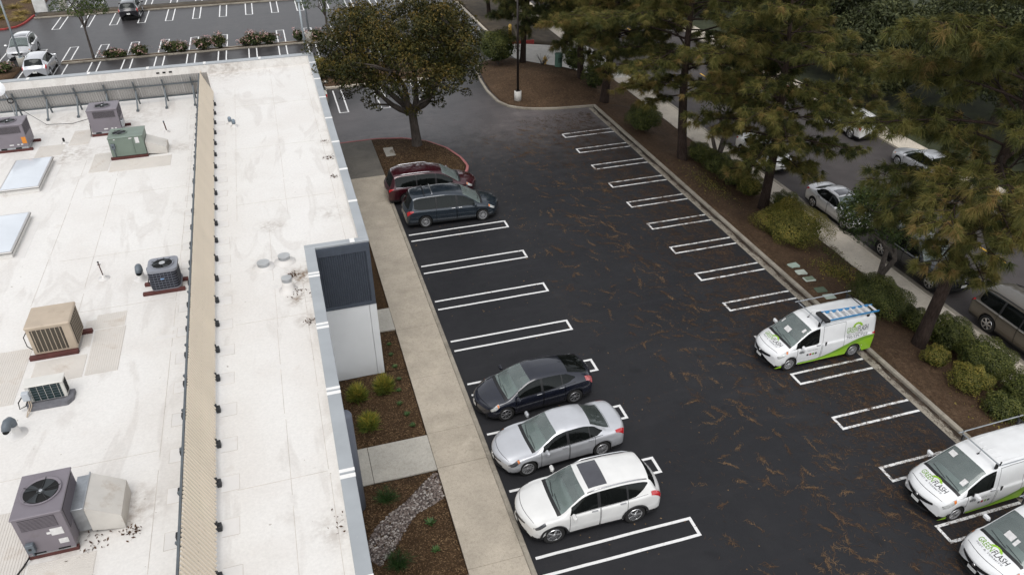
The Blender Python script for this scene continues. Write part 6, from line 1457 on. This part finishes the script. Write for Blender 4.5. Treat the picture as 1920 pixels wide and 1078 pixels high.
for (x, y, H, R, lab) in ((42.6, 46.6, 6.6, 3.2, 'dark oak with a lit dome crown behind the yellow hydrant'), (43.6, 52.6, 8.0, 3.8, 'tall dark oak behind the hydrant oak'), (42.4, 58.0, 8.0, 3.8, 'dark oak further up the far sidewalk'), (52.0, 46.5, 9.5, 4.8, 'dark oak behind the leaning pine'), (47.0, 39.5, 9.0, 4.6, 'dark oak across the street behind the glimpsed silver sedan'), (46.0, 30.5, 9.5, 4.6, 'dark oak across the street at the picture edge'), (43.0, 73.0, 9.0, 4.4, 'dark oak at the upper picture edge beyond the street'), (55.0, 66.0, 12.0, 6.0, 'broad dark oak filling the far background'), (40.5, 84, 9, 4.5, 'dark oak far up the street'), (47.5, 20.5, 9.0, 4.4, 'dark oak across from the tan suv')):
    broad_tree('oak_tree', lab, (x, y, -0.7), 40 + k, H, 1.6, R, H * 0.46, OAKM, 95, (0.85, 1.45), 190, 0.28, r0=0.3, low=-0.85, group='oaks across the street', nlimb=6, gap=0.0); k += 1
broad_tree('young_tree', 'slender young tree in the far rose strip with open crown', (-14.8, 72.2, 0.1), 61, 6.6, 2.6, 2.2, 1.9, LIGM, 30, (0.38, 0.72), 620, 0.15, r0=0.09, nlimb=6, low=-0.8, gap=0.5)
broad_tree('young_tree', 'light green tree behind the bronze tree crown', (4.6, 72.3, 0.1), 63, 6.2, 2.0, 2.3, 2.3, LIGM, 40, (0.4, 0.75), 260, 0.17, r0=0.10, nlimb=6)
broad_tree('young_tree', 'dark leafy tree at the far left picture edge', (-23.4, 78.0, 0.1), 66, 5.0, 2.0, 1.6, 1.6, HEDM, 26, (0.4, 0.7), 260, 0.17, r0=0.10, nlimb=5)

def shrub(label, x, y, z, rx, ry, h, mat, seed, per=900, size=0.10, name='shrub', group=None, flat=2.6, rz=0.0, rough=0.09):
    rng = np.random.default_rng(seed); t = thing(name, label, 'shrub', (x, y, z), rz, group)
    A = rx * ry * 1.2 + (rx + ry) * h; n = int(per * A); d = unit(rng.normal(0, 1, (n, 3))); d[:, 2] = np.where(d[:, 2] < -0.35, -d[:, 2], d[:, 2])
    # superellipsoid outline, lumpy
    p = flat; s = (np.abs(d[:, 0]) ** p + np.abs(d[:, 1]) ** p + np.abs(d[:, 2]) ** p) ** (-1 / p)
    f = np.array([1.3, 2.1, 1.7]); lump = 1 + rough * np.sin(d @ [5.1, 1.3, 2.2] + seed) + rough * 0.8 * np.sin(d @ [-3.2, 6.7, 3.1] + 2 * seed) + rough * 0.7 * np.sin(d @ [9.1, -7.0, 5.2])
    r = s * lump * rng.uniform(0.80, 1.03, n); q = d * r[:, None] * [rx, ry, h * 0.52]; q[:, 2] += h * 0.50
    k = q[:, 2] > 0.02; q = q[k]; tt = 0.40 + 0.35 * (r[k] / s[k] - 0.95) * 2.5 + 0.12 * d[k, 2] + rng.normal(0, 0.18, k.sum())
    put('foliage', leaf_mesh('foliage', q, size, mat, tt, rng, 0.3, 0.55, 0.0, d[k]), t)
    m = MB()
    for j in range(5):
        a = 2 * math.pi * j / 5 + seed; m.tube([(0.05 * math.cos(a), 0.05 * math.sin(a), -0.15), (rx * 0.3 * math.cos(a), ry * 0.3 * math.sin(a), h * 0.4), (rx * 0.6 * math.cos(a), ry * 0.6 * math.sin(a), h * 0.75)], [0.035, 0.025, 0.012], 5, False)
    # inner twiggy core keeps the bush from being see-through
    nc = int(160 * A); c = unit(rng.normal(0, 1, (nc, 3))) * (rng.random((nc, 1)) ** 0.4) * [rx * 0.8, ry * 0.8, h * 0.42] + [0, 0, h * 0.48]
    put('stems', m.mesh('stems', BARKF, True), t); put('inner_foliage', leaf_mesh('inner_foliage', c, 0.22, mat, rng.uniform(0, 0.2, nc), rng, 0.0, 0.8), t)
    return t
for k, (x, y, rx, ry, h, mt, lab) in enumerate((
    (24.15, 39.5, 0.8, 1.0, 1.1, HEDM, 'hedge shrub at the foot of the broad pine'), (24.35, 37.7, 0.9, 1.1, 1.25, HEDM, 'hedge shrub second along the sidewalk from the broad pine'), (24.5, 36.0, 0.95, 1.1, 1.3, HEDM, 'hedge shrub midway along the sidewalk row'), (24.6, 34.5, 0.8, 0.8, 1.2, YELM, 'yellowish hedge shrub at the lower end of the sidewalk row'), (25.2, 31.8, 0.7, 1.1, 1.3, HEDM, 'green shrub squeezed between bush and sidewalk'),
    (23.85, 29.35, 1.65, 1.75, 1.45, YELM, 'big clipped yellow green bush beside the kerb'),
    (23.75, 22.5, 1.15, 1.55, 1.35, HEDM, 'dark green shrub behind the ladder van'), (24.5, 21.0, 0.6, 0.9, 0.9, HEDM, 'low shrub at the foot of the leaning pine'),
    (25.0, 19.6, 0.9, 1.1, 1.3, HEDM, 'tall hedge shrub beside the tan suv wheel'), (25.0, 17.7, 1.0, 1.2, 1.35, HEDM, 'hedge shrub in the middle beside the tan suv'), (25.0, 15.6, 1.05, 1.2, 1.3, HEDM, 'hedge shrub at the picture edge beside the tan suv'), (24.9, 13.4, 1.0, 1.2, 1.2, HEDM, 'hedge shrub at the lower end of the suv row'),
    (23.05, 18.35, 0.52, 0.52, 0.75, YELM, 'small round shrub alone on the bark slope'), (23.25, 16.75, 0.78, 0.72, 0.95, YELM, 'middle sized olive shrub below the small round one'), (23.35, 15.2, 0.72, 0.7, 0.85, HEDM, 'green shrub above the ladderless van'), (24.4, 14.3, 0.7, 0.7, 0.9, HEDM, 'shrub beside the hedge near the ladderless van'),
    (17.0, 60.3, 1.6, 1.6, 2.5, HEDM, 'glossy dark ball shaped shrub beside the driveway'), (22.4, 57.0, 0.95, 0.9, 1.9, HEDM, 'clipped dark shrub beside the green cabinet'), (22.3, 52.6, 0.85, 1.0, 1.9, HEDM, 'dark shrub between two pine trunks'), (22.4, 44.2, 1.15, 1.25, 1.6, HEDM, 'rounded dark shrub near the lot corner'),
    (3.1, 61.4, 1.2, 0.9, 1.5, YELM, 'reddish green shrub beyond the roof corner'), (5.0, 61.0, 0.9, 0.8, 1.1, HEDM, 'dark shrub next to the tan sedan'))):
    shrub(lab, x, y, zbank(x, y) if x > 14 and y < 62 and x > 21 else (0.3 if x > 14 else 0.1), rx, ry, h, mt, 100 + k, 2600 if y < 50 else 1000, 0.052 if y < 50 else 0.085, flat=3.4 if 'clipped' in lab else 2.4)
# low ground cover on the bank
def cover(label, x0, x1, y0, y1, n, mat, seed):
    rng = np.random.default_rng(seed); x = rng.normal((x0 + x1) / 2, (x1 - x0) / 4, n); y = rng.normal((y0 + y1) / 2, (y1 - y0) / 4, n); z = np.array([zbank(a, b_) for a, b_ in zip(x, y)]) + rng.uniform(0.0, 0.12, n)
    return tag(put('ground_cover', leaf_mesh('ground_cover', np.c_[x, y, z], 0.08, mat, rng.uniform(0, 1, n), rng, 0.6)), label, 'ground cover', kind='stuff')
cover('patch of green creeping weeds below the clipped bush', 22.9, 25.2, 24.6, 26.8, 1500, YELM, 7); cover('weeds along the sidewalk edge', 24.6, 25.6, 26, 29, 500, HEDM, 8); cover('thin grass under the broad pine', 21.4, 23.6, 33, 38, 900, YELM, 9)
cover('weeds by the bushes near the vans', 22.2, 24.6, 13, 17, 400, YELM, 10)
# roses in the far strip
for k in range(12):
    x = -13.6 + 1.5 * k + random.uniform(-0.6, 0.6); shrub('pink rose shrub, %s from the slender young tree in the far strip' % ('first','second','third','fourth','fifth','sixth','seventh','eighth','ninth','tenth','eleventh','twelfth')[k], x, 72.2, 0.1, random.uniform(0.45, 1.1), random.uniform(0.35, 0.55), random.uniform(0.55, 1.3), PINKM, 200 + k, 330, 0.13, 'rose_shrub', 'pink rose shrubs in the far strip', 1.7, 0.0, 0.26)
for k, (x, y) in enumerate(((-24.0, 91), (-25.5, 89.5), (-23.8, 88.6), (-26.5, 92.0), (-25.2, 94.0), (-27.5, 88.5), (-24.4, 96.5), (-28, 95))):
    rng = np.random.default_rng(300 + k); t = thing('grass_clump', 'straw yellow grass clump, %s counted from the white panel wall' % ('first', 'third', 'second', 'fifth', 'sixth', 'seventh', 'fourth', 'eighth')[k], 'grass', (x, y, 0.1), 0, 'straw grass clumps in the far corner bed')
    n = 60; a = rng.uniform(0, 6.28, n); D = np.c_[np.cos(a) * 0.7, np.sin(a) * 0.7, np.full(n, 0.75)]; put('blades', needle_mesh('blades', np.zeros((n, 3)) + [0, 0, 0.1], D, rng.uniform(0.1, 0.9, n), 12, 1.25, 0.05, STRAW, rng, 0.35, 0.45), t)
shrub('rust tinged shrub beside the silver hatchback', -21.3, 70.6, 0.1, 0.9, 0.6, 0.8, PINKM, 260, 250, 0.15)
# plants by the building
def spray(label, x, y, h, n, mat, seed, name, cat='plant', wd=0.022, spread=0.5, per=1, droop=0.15, tb=0.0, dome=False):
    rng = np.random.default_rng(seed); t = thing(name, label, cat, (x, y, 0.08)); a = rng.uniform(0, 6.28, n); up = rng.uniform(0.45, 1.2, n); D = unit(np.c_[np.cos(a) * 0.55, np.sin(a) * 0.55, up]); r = rng.uniform(0, 0.5, n) * h
    C = np.c_[np.cos(a), np.sin(a), np.zeros(n)] * (r * 0.35)[:, None] + D * (r * 0.9)[:, None]
    if dome:
        d = unit(rng.normal(0, 1, (n, 3))); d[:, 2] = np.abs(d[:, 2]); C = d * (rng.uniform(0.25, 1.0, n) ** 0.6)[:, None] * [h * 0.30, h * 0.30, h * 0.62]; D = unit(d + [0, 0, 0.9])
    put('stems', needle_mesh('stems', C, D, np.clip(C[:, 2] / h * 0.75 + tb + rng.normal(0, 0.14, n), 0, 1), 6, h * (0.34 if dome else 0.42), wd, mat, rng, 0.45 if dome else spread, 0.0 if dome else droop), t); return t
spray('yellow tipped fire stick plant against the stucco wall, left one', 0.75, 22.75, 0.92, 230, FIRE, 1, 'fire_stick', tb=0.12, wd=0.026, dome=True); spray('yellow tipped fire stick plant at the stucco corner', 1.80, 22.95, 0.95, 240, FIRE, 2, 'fire_stick', tb=0.12, wd=0.026, dome=True); spray('yellow tipped fire stick plant nearest the entry slab', 0.95, 21.1, 0.9, 230, FIRE, 3, 'fire_stick', tb=0.12, wd=0.026, dome=True)
spray('feathery green grass tuft near the entry slab', 1.0, 17.6, 0.65, 90, SUCC, 4, 'grass_tuft', wd=0.014); spray('feathery green grass tuft by the pebble band', 0.95, 15.0, 0.65, 110, SUCC, 5, 'grass_tuft', wd=0.016)
def rosette(label, x, y, r, seed, n=16):
    rng = np.random.default_rng(seed); t = thing('succulent', label, 'plant', (x, y, 0.09), 0, 'small succulents in the walkway bed'); m = MB()
    for k in range(n):
        a = 2.4 * k + seed; e = 0.25 + 0.6 * k / n; L = r * (1 - 0.35 * k / n); d = Vector((math.cos(a) * math.cos(e), math.sin(a) * math.cos(e), math.sin(e))); s = Vector((-math.sin(a), math.cos(a), 0)) * r * 0.16
        m = MB() if False else m; p0 = Vector((0, 0, 0.02)); m.add([p0 - s * 0.4, p0 + s * 0.4, p0 + d * L * 0.55 + s, p0 + d * L + Vector((0, 0, 0.02)), p0 + d * L * 0.55 - s], [(0, 1, 2, 3, 4)])
    me = m.mesh('leaves', SUCC); a_ = me.attributes.new('tint', 'FLOAT', 'POINT'); a_.data.foreach_set('value', rng.random(len(me.vertices)).astype(np.float32)); put('leaves', me, t)
for k, (x, y, r) in enumerate(((2.15, 16.25, 0.24), (2.1, 15.2, 0.2), (2.36, 21.35, 0.18), (2.45, 20.72, 0.17), (2.2, 22.0, 0.17), (2.3, 22.75, 0.16), (2.42, 23.4, 0.15), (2.4, 24.2, 0.17), (2.38, 25.0, 0.16), (2.42, 25.7, 0.15), (2.05, 23.3, 0.16))):
    rosette(('green rosette succulent beside the pebble band, larger one', 'green rosette succulent beside the pebble band, smaller one')[k] if k < 2 else 'small green succulent %s beside the walkway' % ('near the entry slab, upper of two','closest to the entry slab','left of the row near the fire sticks','in the middle of the fire stick bed','level with the stucco corner','just past the stucco corner','second past the stucco corner','nearest the small slab','close to the stucco wall foot')[k - 2], x, y, r, k)

# ------------------------------------------------------------------ loose stuff on the ground
def flecks(name, label, cat, P, ln, wd, mat, ang, tint, lift=0.006, tri=True):
    n = len(P); d = np.c_[np.cos(ang), np.sin(ang), RNG.normal(0, 0.05, n)]; s = np.c_[-d[:, 1], d[:, 0], np.zeros(n)] * (wd * RNG.uniform(0.6, 1.3, n) / 2)[:, None]; l = (ln * RNG.uniform(0.6, 1.3, n) / 2)[:, None]
    Q = P + [0, 0, lift]; V = np.stack([Q - d * l, Q - s, Q + d * l, Q + s], 1); V[:, :, 2] = np.maximum(V[:, :, 2], Q[:, None, 2] - 0.003)
    return tag(put(name, np_mesh(name, V.reshape(-1, 3), np.arange(4 * n).reshape(-1, 4), mat, np.repeat(tint, 4))), label, cat, kind='stuff')
rng = np.random.default_rng(77)
Ps, As, Ts = [], [], []
def streak(cx, cy, n, L, W_, ang, curve, tb):
    s = rng.normal(0, 0.45, n); a = ang + curve * s; x = cx + L * s * np.cos(ang + curve * s * 0.5) + rng.normal(0, W_, n); y = cy + L * s * np.sin(ang + curve * s * 0.5) + rng.normal(0, W_, n)
    Ps.append(np.c_[x, y, np.full(n, 0.004)]); As.append(a + rng.normal(0, 0.8, n)); Ts.append(np.clip(tb + rng.normal(0, 0.18, n), 0, 1))
for k in range(3000):                                   # dense drift under the pines
    cy = rng.uniform(6, 48.5); cx = 20.3 - abs(rng.normal(0, 2.3)) - 0.2; streak(cx, cy, int(rng.uniform(8, 20)), rng.uniform(0.25, 0.7), rng.uniform(0.02, 0.09), rng.normal(-0.9, 0.8), rng.normal(0, 0.4), rng.uniform(0.15, 0.5))
for k in range(330):                                    # brighter combed clumps along the tyre line
    cy = rng.uniform(6, 47); cx = rng.normal(14.6, 1.5); streak(cx, cy, int(rng.uniform(20, 46)), rng.uniform(0.25, 0.65), rng.uniform(0.02, 0.05), rng.normal(-0.9, 0.6), rng.normal(0, 0.5), rng.uniform(0.40, 0.8))
for k in range(70):
    cy = rng.uniform(8, 46); cx = rng.uniform(10.4, 14.0); streak(cx, cy, int(rng.uniform(12, 34)), rng.uniform(0.2, 0.5), rng.uniform(0.015, 0.05), rng.uniform(0, 3.1), rng.normal(0, 0.7), rng.uniform(0.35, 0.85))
n = 5000; Ps.append(np.c_[20.42 + 0.43 * rng.random(n) ** 0.5, rng.uniform(5, 49, n), np.full(n, 0.010)]); As.append(rng.normal(1.57, 0.6, n)); Ts.append(rng.uniform(0.0, 0.35, n))
n = 2600; Ps.append(np.c_[rng.uniform(10, 20.3, n), rng.uniform(5, 50, n), np.full(n, 0.004)]); As.append(rng.uniform(0, 3.14, n)); Ts.append(rng.uniform(0.1, 0.6, n))
P_, A_, T_ = np.concatenate(Ps), np.concatenate(As), np.concatenate(Ts); k = (P_[:, 0] < 20.86) & (P_[:, 0] > 9)
flecks('needle_litter', 'drifts of dry orange pine needles on the asphalt', 'needles', P_[k], 0.18, 0.0125, NEEDLE, A_[k], T_[k])
n = 30000; x = rng.uniform(21.1, 25.7, n); y = rng.uniform(6, 49, n); z = np.array([zbank(a, b_) for a, b_ in zip(x, y)])
flecks('needle_mat', 'mat of fallen pine needles covering the bank', 'needles', np.c_[x, y, z], 0.18, 0.018, NEEDLE, rng.uniform(0, 3.14, n), np.clip(rng.normal(0.32, 0.22, n), 0, 1), 0.012)
n = 9000; y = rng.uniform(50, 61, n); x = rng.uniform(15, 25, n); k = np.array([mrow(b_)[1] + 0.1 < a < mrow(b_)[2] - 0.1 for a, b_ in zip(x, y)]); x, y = x[k], y[k]; z = np.array([zbank(a, b_) for a, b_ in zip(x, y)])
flecks('mound_chips', 'bark chips covering the mulch mound', 'bark chips', np.c_[x, y, z], 0.14, 0.03, CHIP, rng.uniform(0, 3.14, len(x)), rng.uniform(0, 1, len(x)), 0.012)
def chips(label, x0, x1, y0, y1, n, zf):
    x = rng.uniform(x0, x1, n); y = rng.uniform(y0, y1, n); z = np.array([zf(a, b_) for a, b_ in zip(x, y)]); flecks('bark_chips', label, 'bark chips', np.c_[x, y, z], 0.075, 0.028, CHIP, rng.uniform(0, 3.14, n), np.clip(rng.normal(0.45, 0.25, n), 0, 1), 0.010)
chips('bark chips in the bed with the pebble band', 0.2, 2.8, 14.15, 18.35, 5500, zb); chips('bark chips in the bed with the fire sticks', 0.2, 2.8, 20.15, 24.0, 5000, zb); chips('bark chips in the narrow bed past the stucco corner', 2.03, 2.8, 24.1, 26.7, 1000, zb)
xi = rng.uniform(4.9, 9.6, 7000); yi = rng.uniform(40.7, 47.5, 7000); k = np.array([a < np.interp(b_, [p[0] for p in isl], [p[2] for p in isl]) - 0.05 for a, b_ in zip(xi, yi)]); xi, yi = xi[k], yi[k]
flecks('island_litter', 'bark and leaf litter on the tree island', 'bark chips', np.c_[xi, yi, np.array([0.12 + 0.10 * math.exp(-((a - 7.2) ** 2 + (b_ - 44.5) ** 2) / 4) + wob(a, b_) for a, b_ in zip(xi, yi)])], 0.10, 0.04, CHIP, rng.uniform(0, 3.14, len(xi)), rng.uniform(0, 1, len(xi)), 0.012)
# scattered dead leaves on the asphalt and kerb
n = 900; x = np.where(rng.random(n) < 0.75, rng.normal(9.6, 2.4, n), rng.uniform(4.9, 16, n)); y = np.where(rng.random(n) < 0.75, rng.normal(43, 5, n), rng.uniform(8, 47, n)); k = (x > 4.95) & ~((x < 10) & (y > 40.3) & (y < 47.9)) & (x < 16)
flecks('fallen_leaves', 'scattered dead leaves on the lot by the tree island', 'leaves', np.c_[x, y, np.full(n, 0.004)][k], 0.075, 0.05, CHIP, rng.uniform(0, 3.14, k.sum()), np.clip(rng.normal(0.7, 0.2, k.sum()), 0, 1))
# pebble band
PEB = m_foliage('mixed_river_pebbles', [(0.0, (0.04, 0.033, 0.031)), (0.4, (0.115, 0.088, 0.077)), (0.75, (0.20, 0.165, 0.145)), (1.0, (0.40, 0.37, 0.34))], 0.0, 0.8)
V, F, T = [], [], []; ico = MB().lathe([(0.55, -0.6), (1.0, 0.0), (0.6, 0.55)], (0, 0, 0), 6); iv = np.array(ico.v)
n = 0
while n < 2900:
    u = rng.uniform(-0.04, 1.04); c = np.array([0.30 + 2.58 * u, 15.55 + 2.55 * u + 0.22 * math.sin(u * 5.0)]); p = c + np.array([0.68, -0.70]) * rng.uniform(-0.40, 0.40) * (1 + 0.2 * math.sin(u * 9))
    if not (0.16 < p[0] < 2.80 and 14.2 < p[1] < 18.36): continue
    s = rng.uniform(0.018, 0.042); a = rng.uniform(0, 6.28); R_ = np.array([[math.cos(a), -math.sin(a), 0], [math.sin(a), math.cos(a), 0], [0, 0, 1]])
    V.append((iv * [s * rng.uniform(0.9, 1.5), s, s * 0.7]) @ R_.T + [p[0], p[1], zb(*p) + s * 0.4 + rng.uniform(0, 0.02)]); F += [tuple(i + n * len(iv) for i in f) for f in ico.f]; T += [rng.random()] * len(iv); n += 1
me = bpy.data.meshes.new('pebbles'); me.from_pydata(np.concatenate(V).tolist(), [], F); me.materials.append(PEB); a_ = me.attributes.new('tint', 'FLOAT', 'POINT'); a_.data.foreach_set('value', np.array(T, np.float32))
tag(put('pebbles', me), 'curving band of mixed river pebbles through the mulch bed', 'pebbles', kind='stuff')

# ------------------------------------------------------------------ street furniture
def lamp(label, x, y, z, H, mat, rb, base, arms=((1, 0),), basemat=None, headmat=None):
    t = thing('lamp_post', label, 'lamp post', (x, y, z)); MB().lathe([(base[0], -0.2), (base[0], base[1]), (base[0] * 0.9, base[1] + 0.02)], (0, 0, 0), 20).build('footing', basemat or CONC2, t, True)
    MB().box(-rb * 1.9, rb * 1.9, -rb * 1.9, rb * 1.9, base[1] + 0.02, base[1] + 0.06, 0.005).build('base_plate', mat, t); MB().lathe([(rb, base[1] + 0.05), (rb * 0.75, H)], (0, 0, 0), 12).build('pole', mat, t, True)
    for (ax, ay) in arms:
        MB().bar((0, 0, H - 0.05), (ax * 0.8, ay * 0.8, H), 0.06).build('arm', mat, t); MB().box(ax * 0.8 - 0.3, ax * 0.8 + 0.3, ay * 0.8 - 0.18, ay * 0.8 + 0.18, H - 0.05, H + 0.09, 0.02).build('lamp_head', headmat or mat, t)
BRONZE = M('dark_bronze_pole', (0.022, 0.016, 0.014), 0.5, 0.3); PALEP = M('pale_grey_pole', (0.36, 0.40, 0.42), 0.5, 0.2, var=0.1)
lamp('dark bronze lamp post on a white concrete footing in the mulch mound', 15.98, 51.55, 0.25, 8.5, BRONZE, 0.09, (0.26, 0.62), basemat=M('white_footing_paint', (0.60, 0.585, 0.55), 0.8, var=0.12, vs=5))
lamp('pale lamp post behind the white crossover in the far lot', -20.1, 71.9, 0.1, 8.0, PALEP, 0.085, (0.30, 0.7))
lamp('pale lamp post on a concrete footing in the rose strip', 2.95, 72.2, 0.1, 7.5, PALEP, 0.085, (0.33, 0.8))
lamp('pale lamp post beyond the yellow grass corner', -20.3, 92.4, 0.1, 8.0, PALEP, 0.085, (0.38, 0.8))
t = thing('signal_pole', 'short pale pole with a small head rising past the far roof corner', 'lamp post', (2.3, 67.5, 0)); MB().lathe([(0.09, 0), (0.07, 4.6)], (0, 0, 0), 12).build('pole', PALEP, t, True); MB().box(-0.16, 0.16, -0.12, 0.12, 4.5, 4.78, 0.03).build('head', PALEP, t)
# stub of a white wall panel by the accessible stall
tag(MB().box(-22.75, -21.6, 91.2, 91.5, 0.1, 2.6, 0.02).build('white_panel_wall', M('white_wall_panel', (0.62, 0.62, 0.60), 0.7), None), 'white panel wall at the top left beside the hatched bay', 'wall')
for k in range(5): hairpin(91.5 + 0.9 * k, 91.55 + 0.9 * k, -18.9, 2.2, 91.55 + 0.9 * k, 'y') if False else MB().add([(-21.3, 91.8 + 0.9 * k, 0.004), (-19.3, 92.6 + 0.9 * k, 0.004), (-19.3, 92.7 + 0.9 * k, 0.004), (-21.3, 91.9 + 0.9 * k, 0.004)], [(0, 1, 2, 3)]).build('hatch_marking', LINE, LOT)
# yellow bollard, green cabinet, hydrant, sign, meter box
YELP = M('yellow_safety_paint', (0.60, 0.38, 0.08), 0.6, var=0.12)
t = thing('bollard', 'yellow bollard in the grass north of the red kerb', 'bollard', (20.15, 67.3, 0.1)); MB().lathe([(0.14, 0), (0.14, 1.15), (0.10, 1.24), (0.02, 1.27)], (0, 0, 0), 16).build('post', YELP, t, True); MB().lathe([(0.3, 0), (0.3, 0.1)], (0, 0, 0), 16).build('collar', YELP, t)
GC = M('utility_green_paint', (0.085, 0.16, 0.12), 0.55, var=0.1)
t = thing('utility_cabinet', 'green ribbed utility cabinet at the driveway edge', 'utility box', (21.3, 57.75, 0.0)); MB().lathe([(0.30, -0.3), (0.30, 1.25), (0.33, 1.26), (0.33, 1.34), (0.2, 1.38)], (0, 0, 0), 14).build('housing', GC, t)
for k in range(5): MB().box(-0.16, 0.16, -0.315, -0.29, 0.7 + 0.08 * k, 0.73 + 0.08 * k).build('vent_slot', DARKIN, t)
def hydrant(label, x, y, z):
    t = thing('fire_hydrant', label, 'hydrant', (x, y, z)); MB().lathe([(0.17, 0), (0.17, 0.06), (0.12, 0.07), (0.12, 0.6), (0.16, 0.62), (0.16, 0.68), (0.11, 0.78), (0.04, 0.84), (0.03, 0.90)], (0, 0, 0), 16).build('barrel', YELP, t, True)
    for a in (0, math.pi, -math.pi / 2): MB().tube([(0.08 * math.cos(a), 0.08 * math.sin(a), 0.48), (0.22 * math.cos(a), 0.22 * math.sin(a), 0.48)], 0.06, 10).build('outlet_cap', YELP, t, True)
hydrant('yellow fire hydrant on the far sidewalk beside the sign pole', 39.6, 46.6, -0.665); hydrant('small yellow hydrant top showing in the twiggy shrub by the driveway', 20.55, 58.9, 0.0)
t = thing('sign_pole', 'bare thin sign pole beside the yellow hydrant', 'sign', (39.65, 47.2, -0.665)); MB().tube([(0, 0, 0), (0.0, 0, 2.6)], 0.035, 8).build('pole', PALEP, t, True); MB().box(-0.02, 0.02, -0.2, 0.2, 2.4, 2.95, 0.005).build('plate', PALEP, t)
t = thing('meter_box', 'dark meter box with a small white label near the hydrant', 'utility box', (39.8, 45.95, -0.665)); MB().box(-0.3, 0.3, -0.25, 0.25, 0, 0.6, 0.03).build('housing', BLACK, t); MB().box(-0.1, 0.1, -0.262, -0.25, 0.2, 0.42).build('label_plate', LABEL, t)
VBX = (M('pale_green_lid', (0.33, 0.40, 0.34), 0.7, var=0.1), M('pale_grey_green_lid', (0.44, 0.48, 0.42), 0.7, var=0.1), M('worn_green_lid', (0.17, 0.21, 0.15), 0.7, var=0.1), M('dark_green_lid', (0.085, 0.115, 0.075), 0.7, var=0.1), M('faded_green_lid', (0.36, 0.42, 0.36), 0.7, var=0.1))
for k, (x, y, lab) in enumerate(((21.75, 26.1, 'pale green irrigation valve box, uppermost of five'), (21.75, 25.5, 'whitish irrigation valve box, second of five from the top'), (21.75, 24.85, 'grey rimmed green irrigation valve box, middle of five'), (21.72, 23.95, 'dark green irrigation valve box, fourth of five'), (21.8, 23.4, 'faded irrigation valve box nearest the ladder van'))):
    t = thing('valve_box', lab, 'valve box', (x, y, zbank(x, y) - 0.02), random.uniform(-0.1, 0.1), 'irrigation valve boxes on the bank'); MB().box(-0.26, 0.26, -0.19, 0.19, -0.1, 0.07, 0.03).build('rim', VBX[1 if k in (1, 2) else k], t); MB().box(-0.22, 0.22, -0.15, 0.15, 0.068, 0.085, 0.008).build('lid', VBX[k], t)
# bare twigs by the driveway
t = thing('twiggy_shrub', 'leafless twiggy shrub beside the green cabinet', 'shrub', (20.2, 58.6, 0.15)); m = MB(); rg = random.Random(5)
for k in range(26):
    a = rg.uniform(0, 6.28); r = rg.uniform(0.2, 0.7); m.tube([(0, 0, 0), (r * 0.4 * math.cos(a), r * 0.4 * math.sin(a), 0.4), (r * math.cos(a + 0.2), r * math.sin(a + 0.2), rg.uniform(0.6, 1.0))], [0.018, 0.012, 0.006], 4, False)
m.build('twigs', BARKF, t)
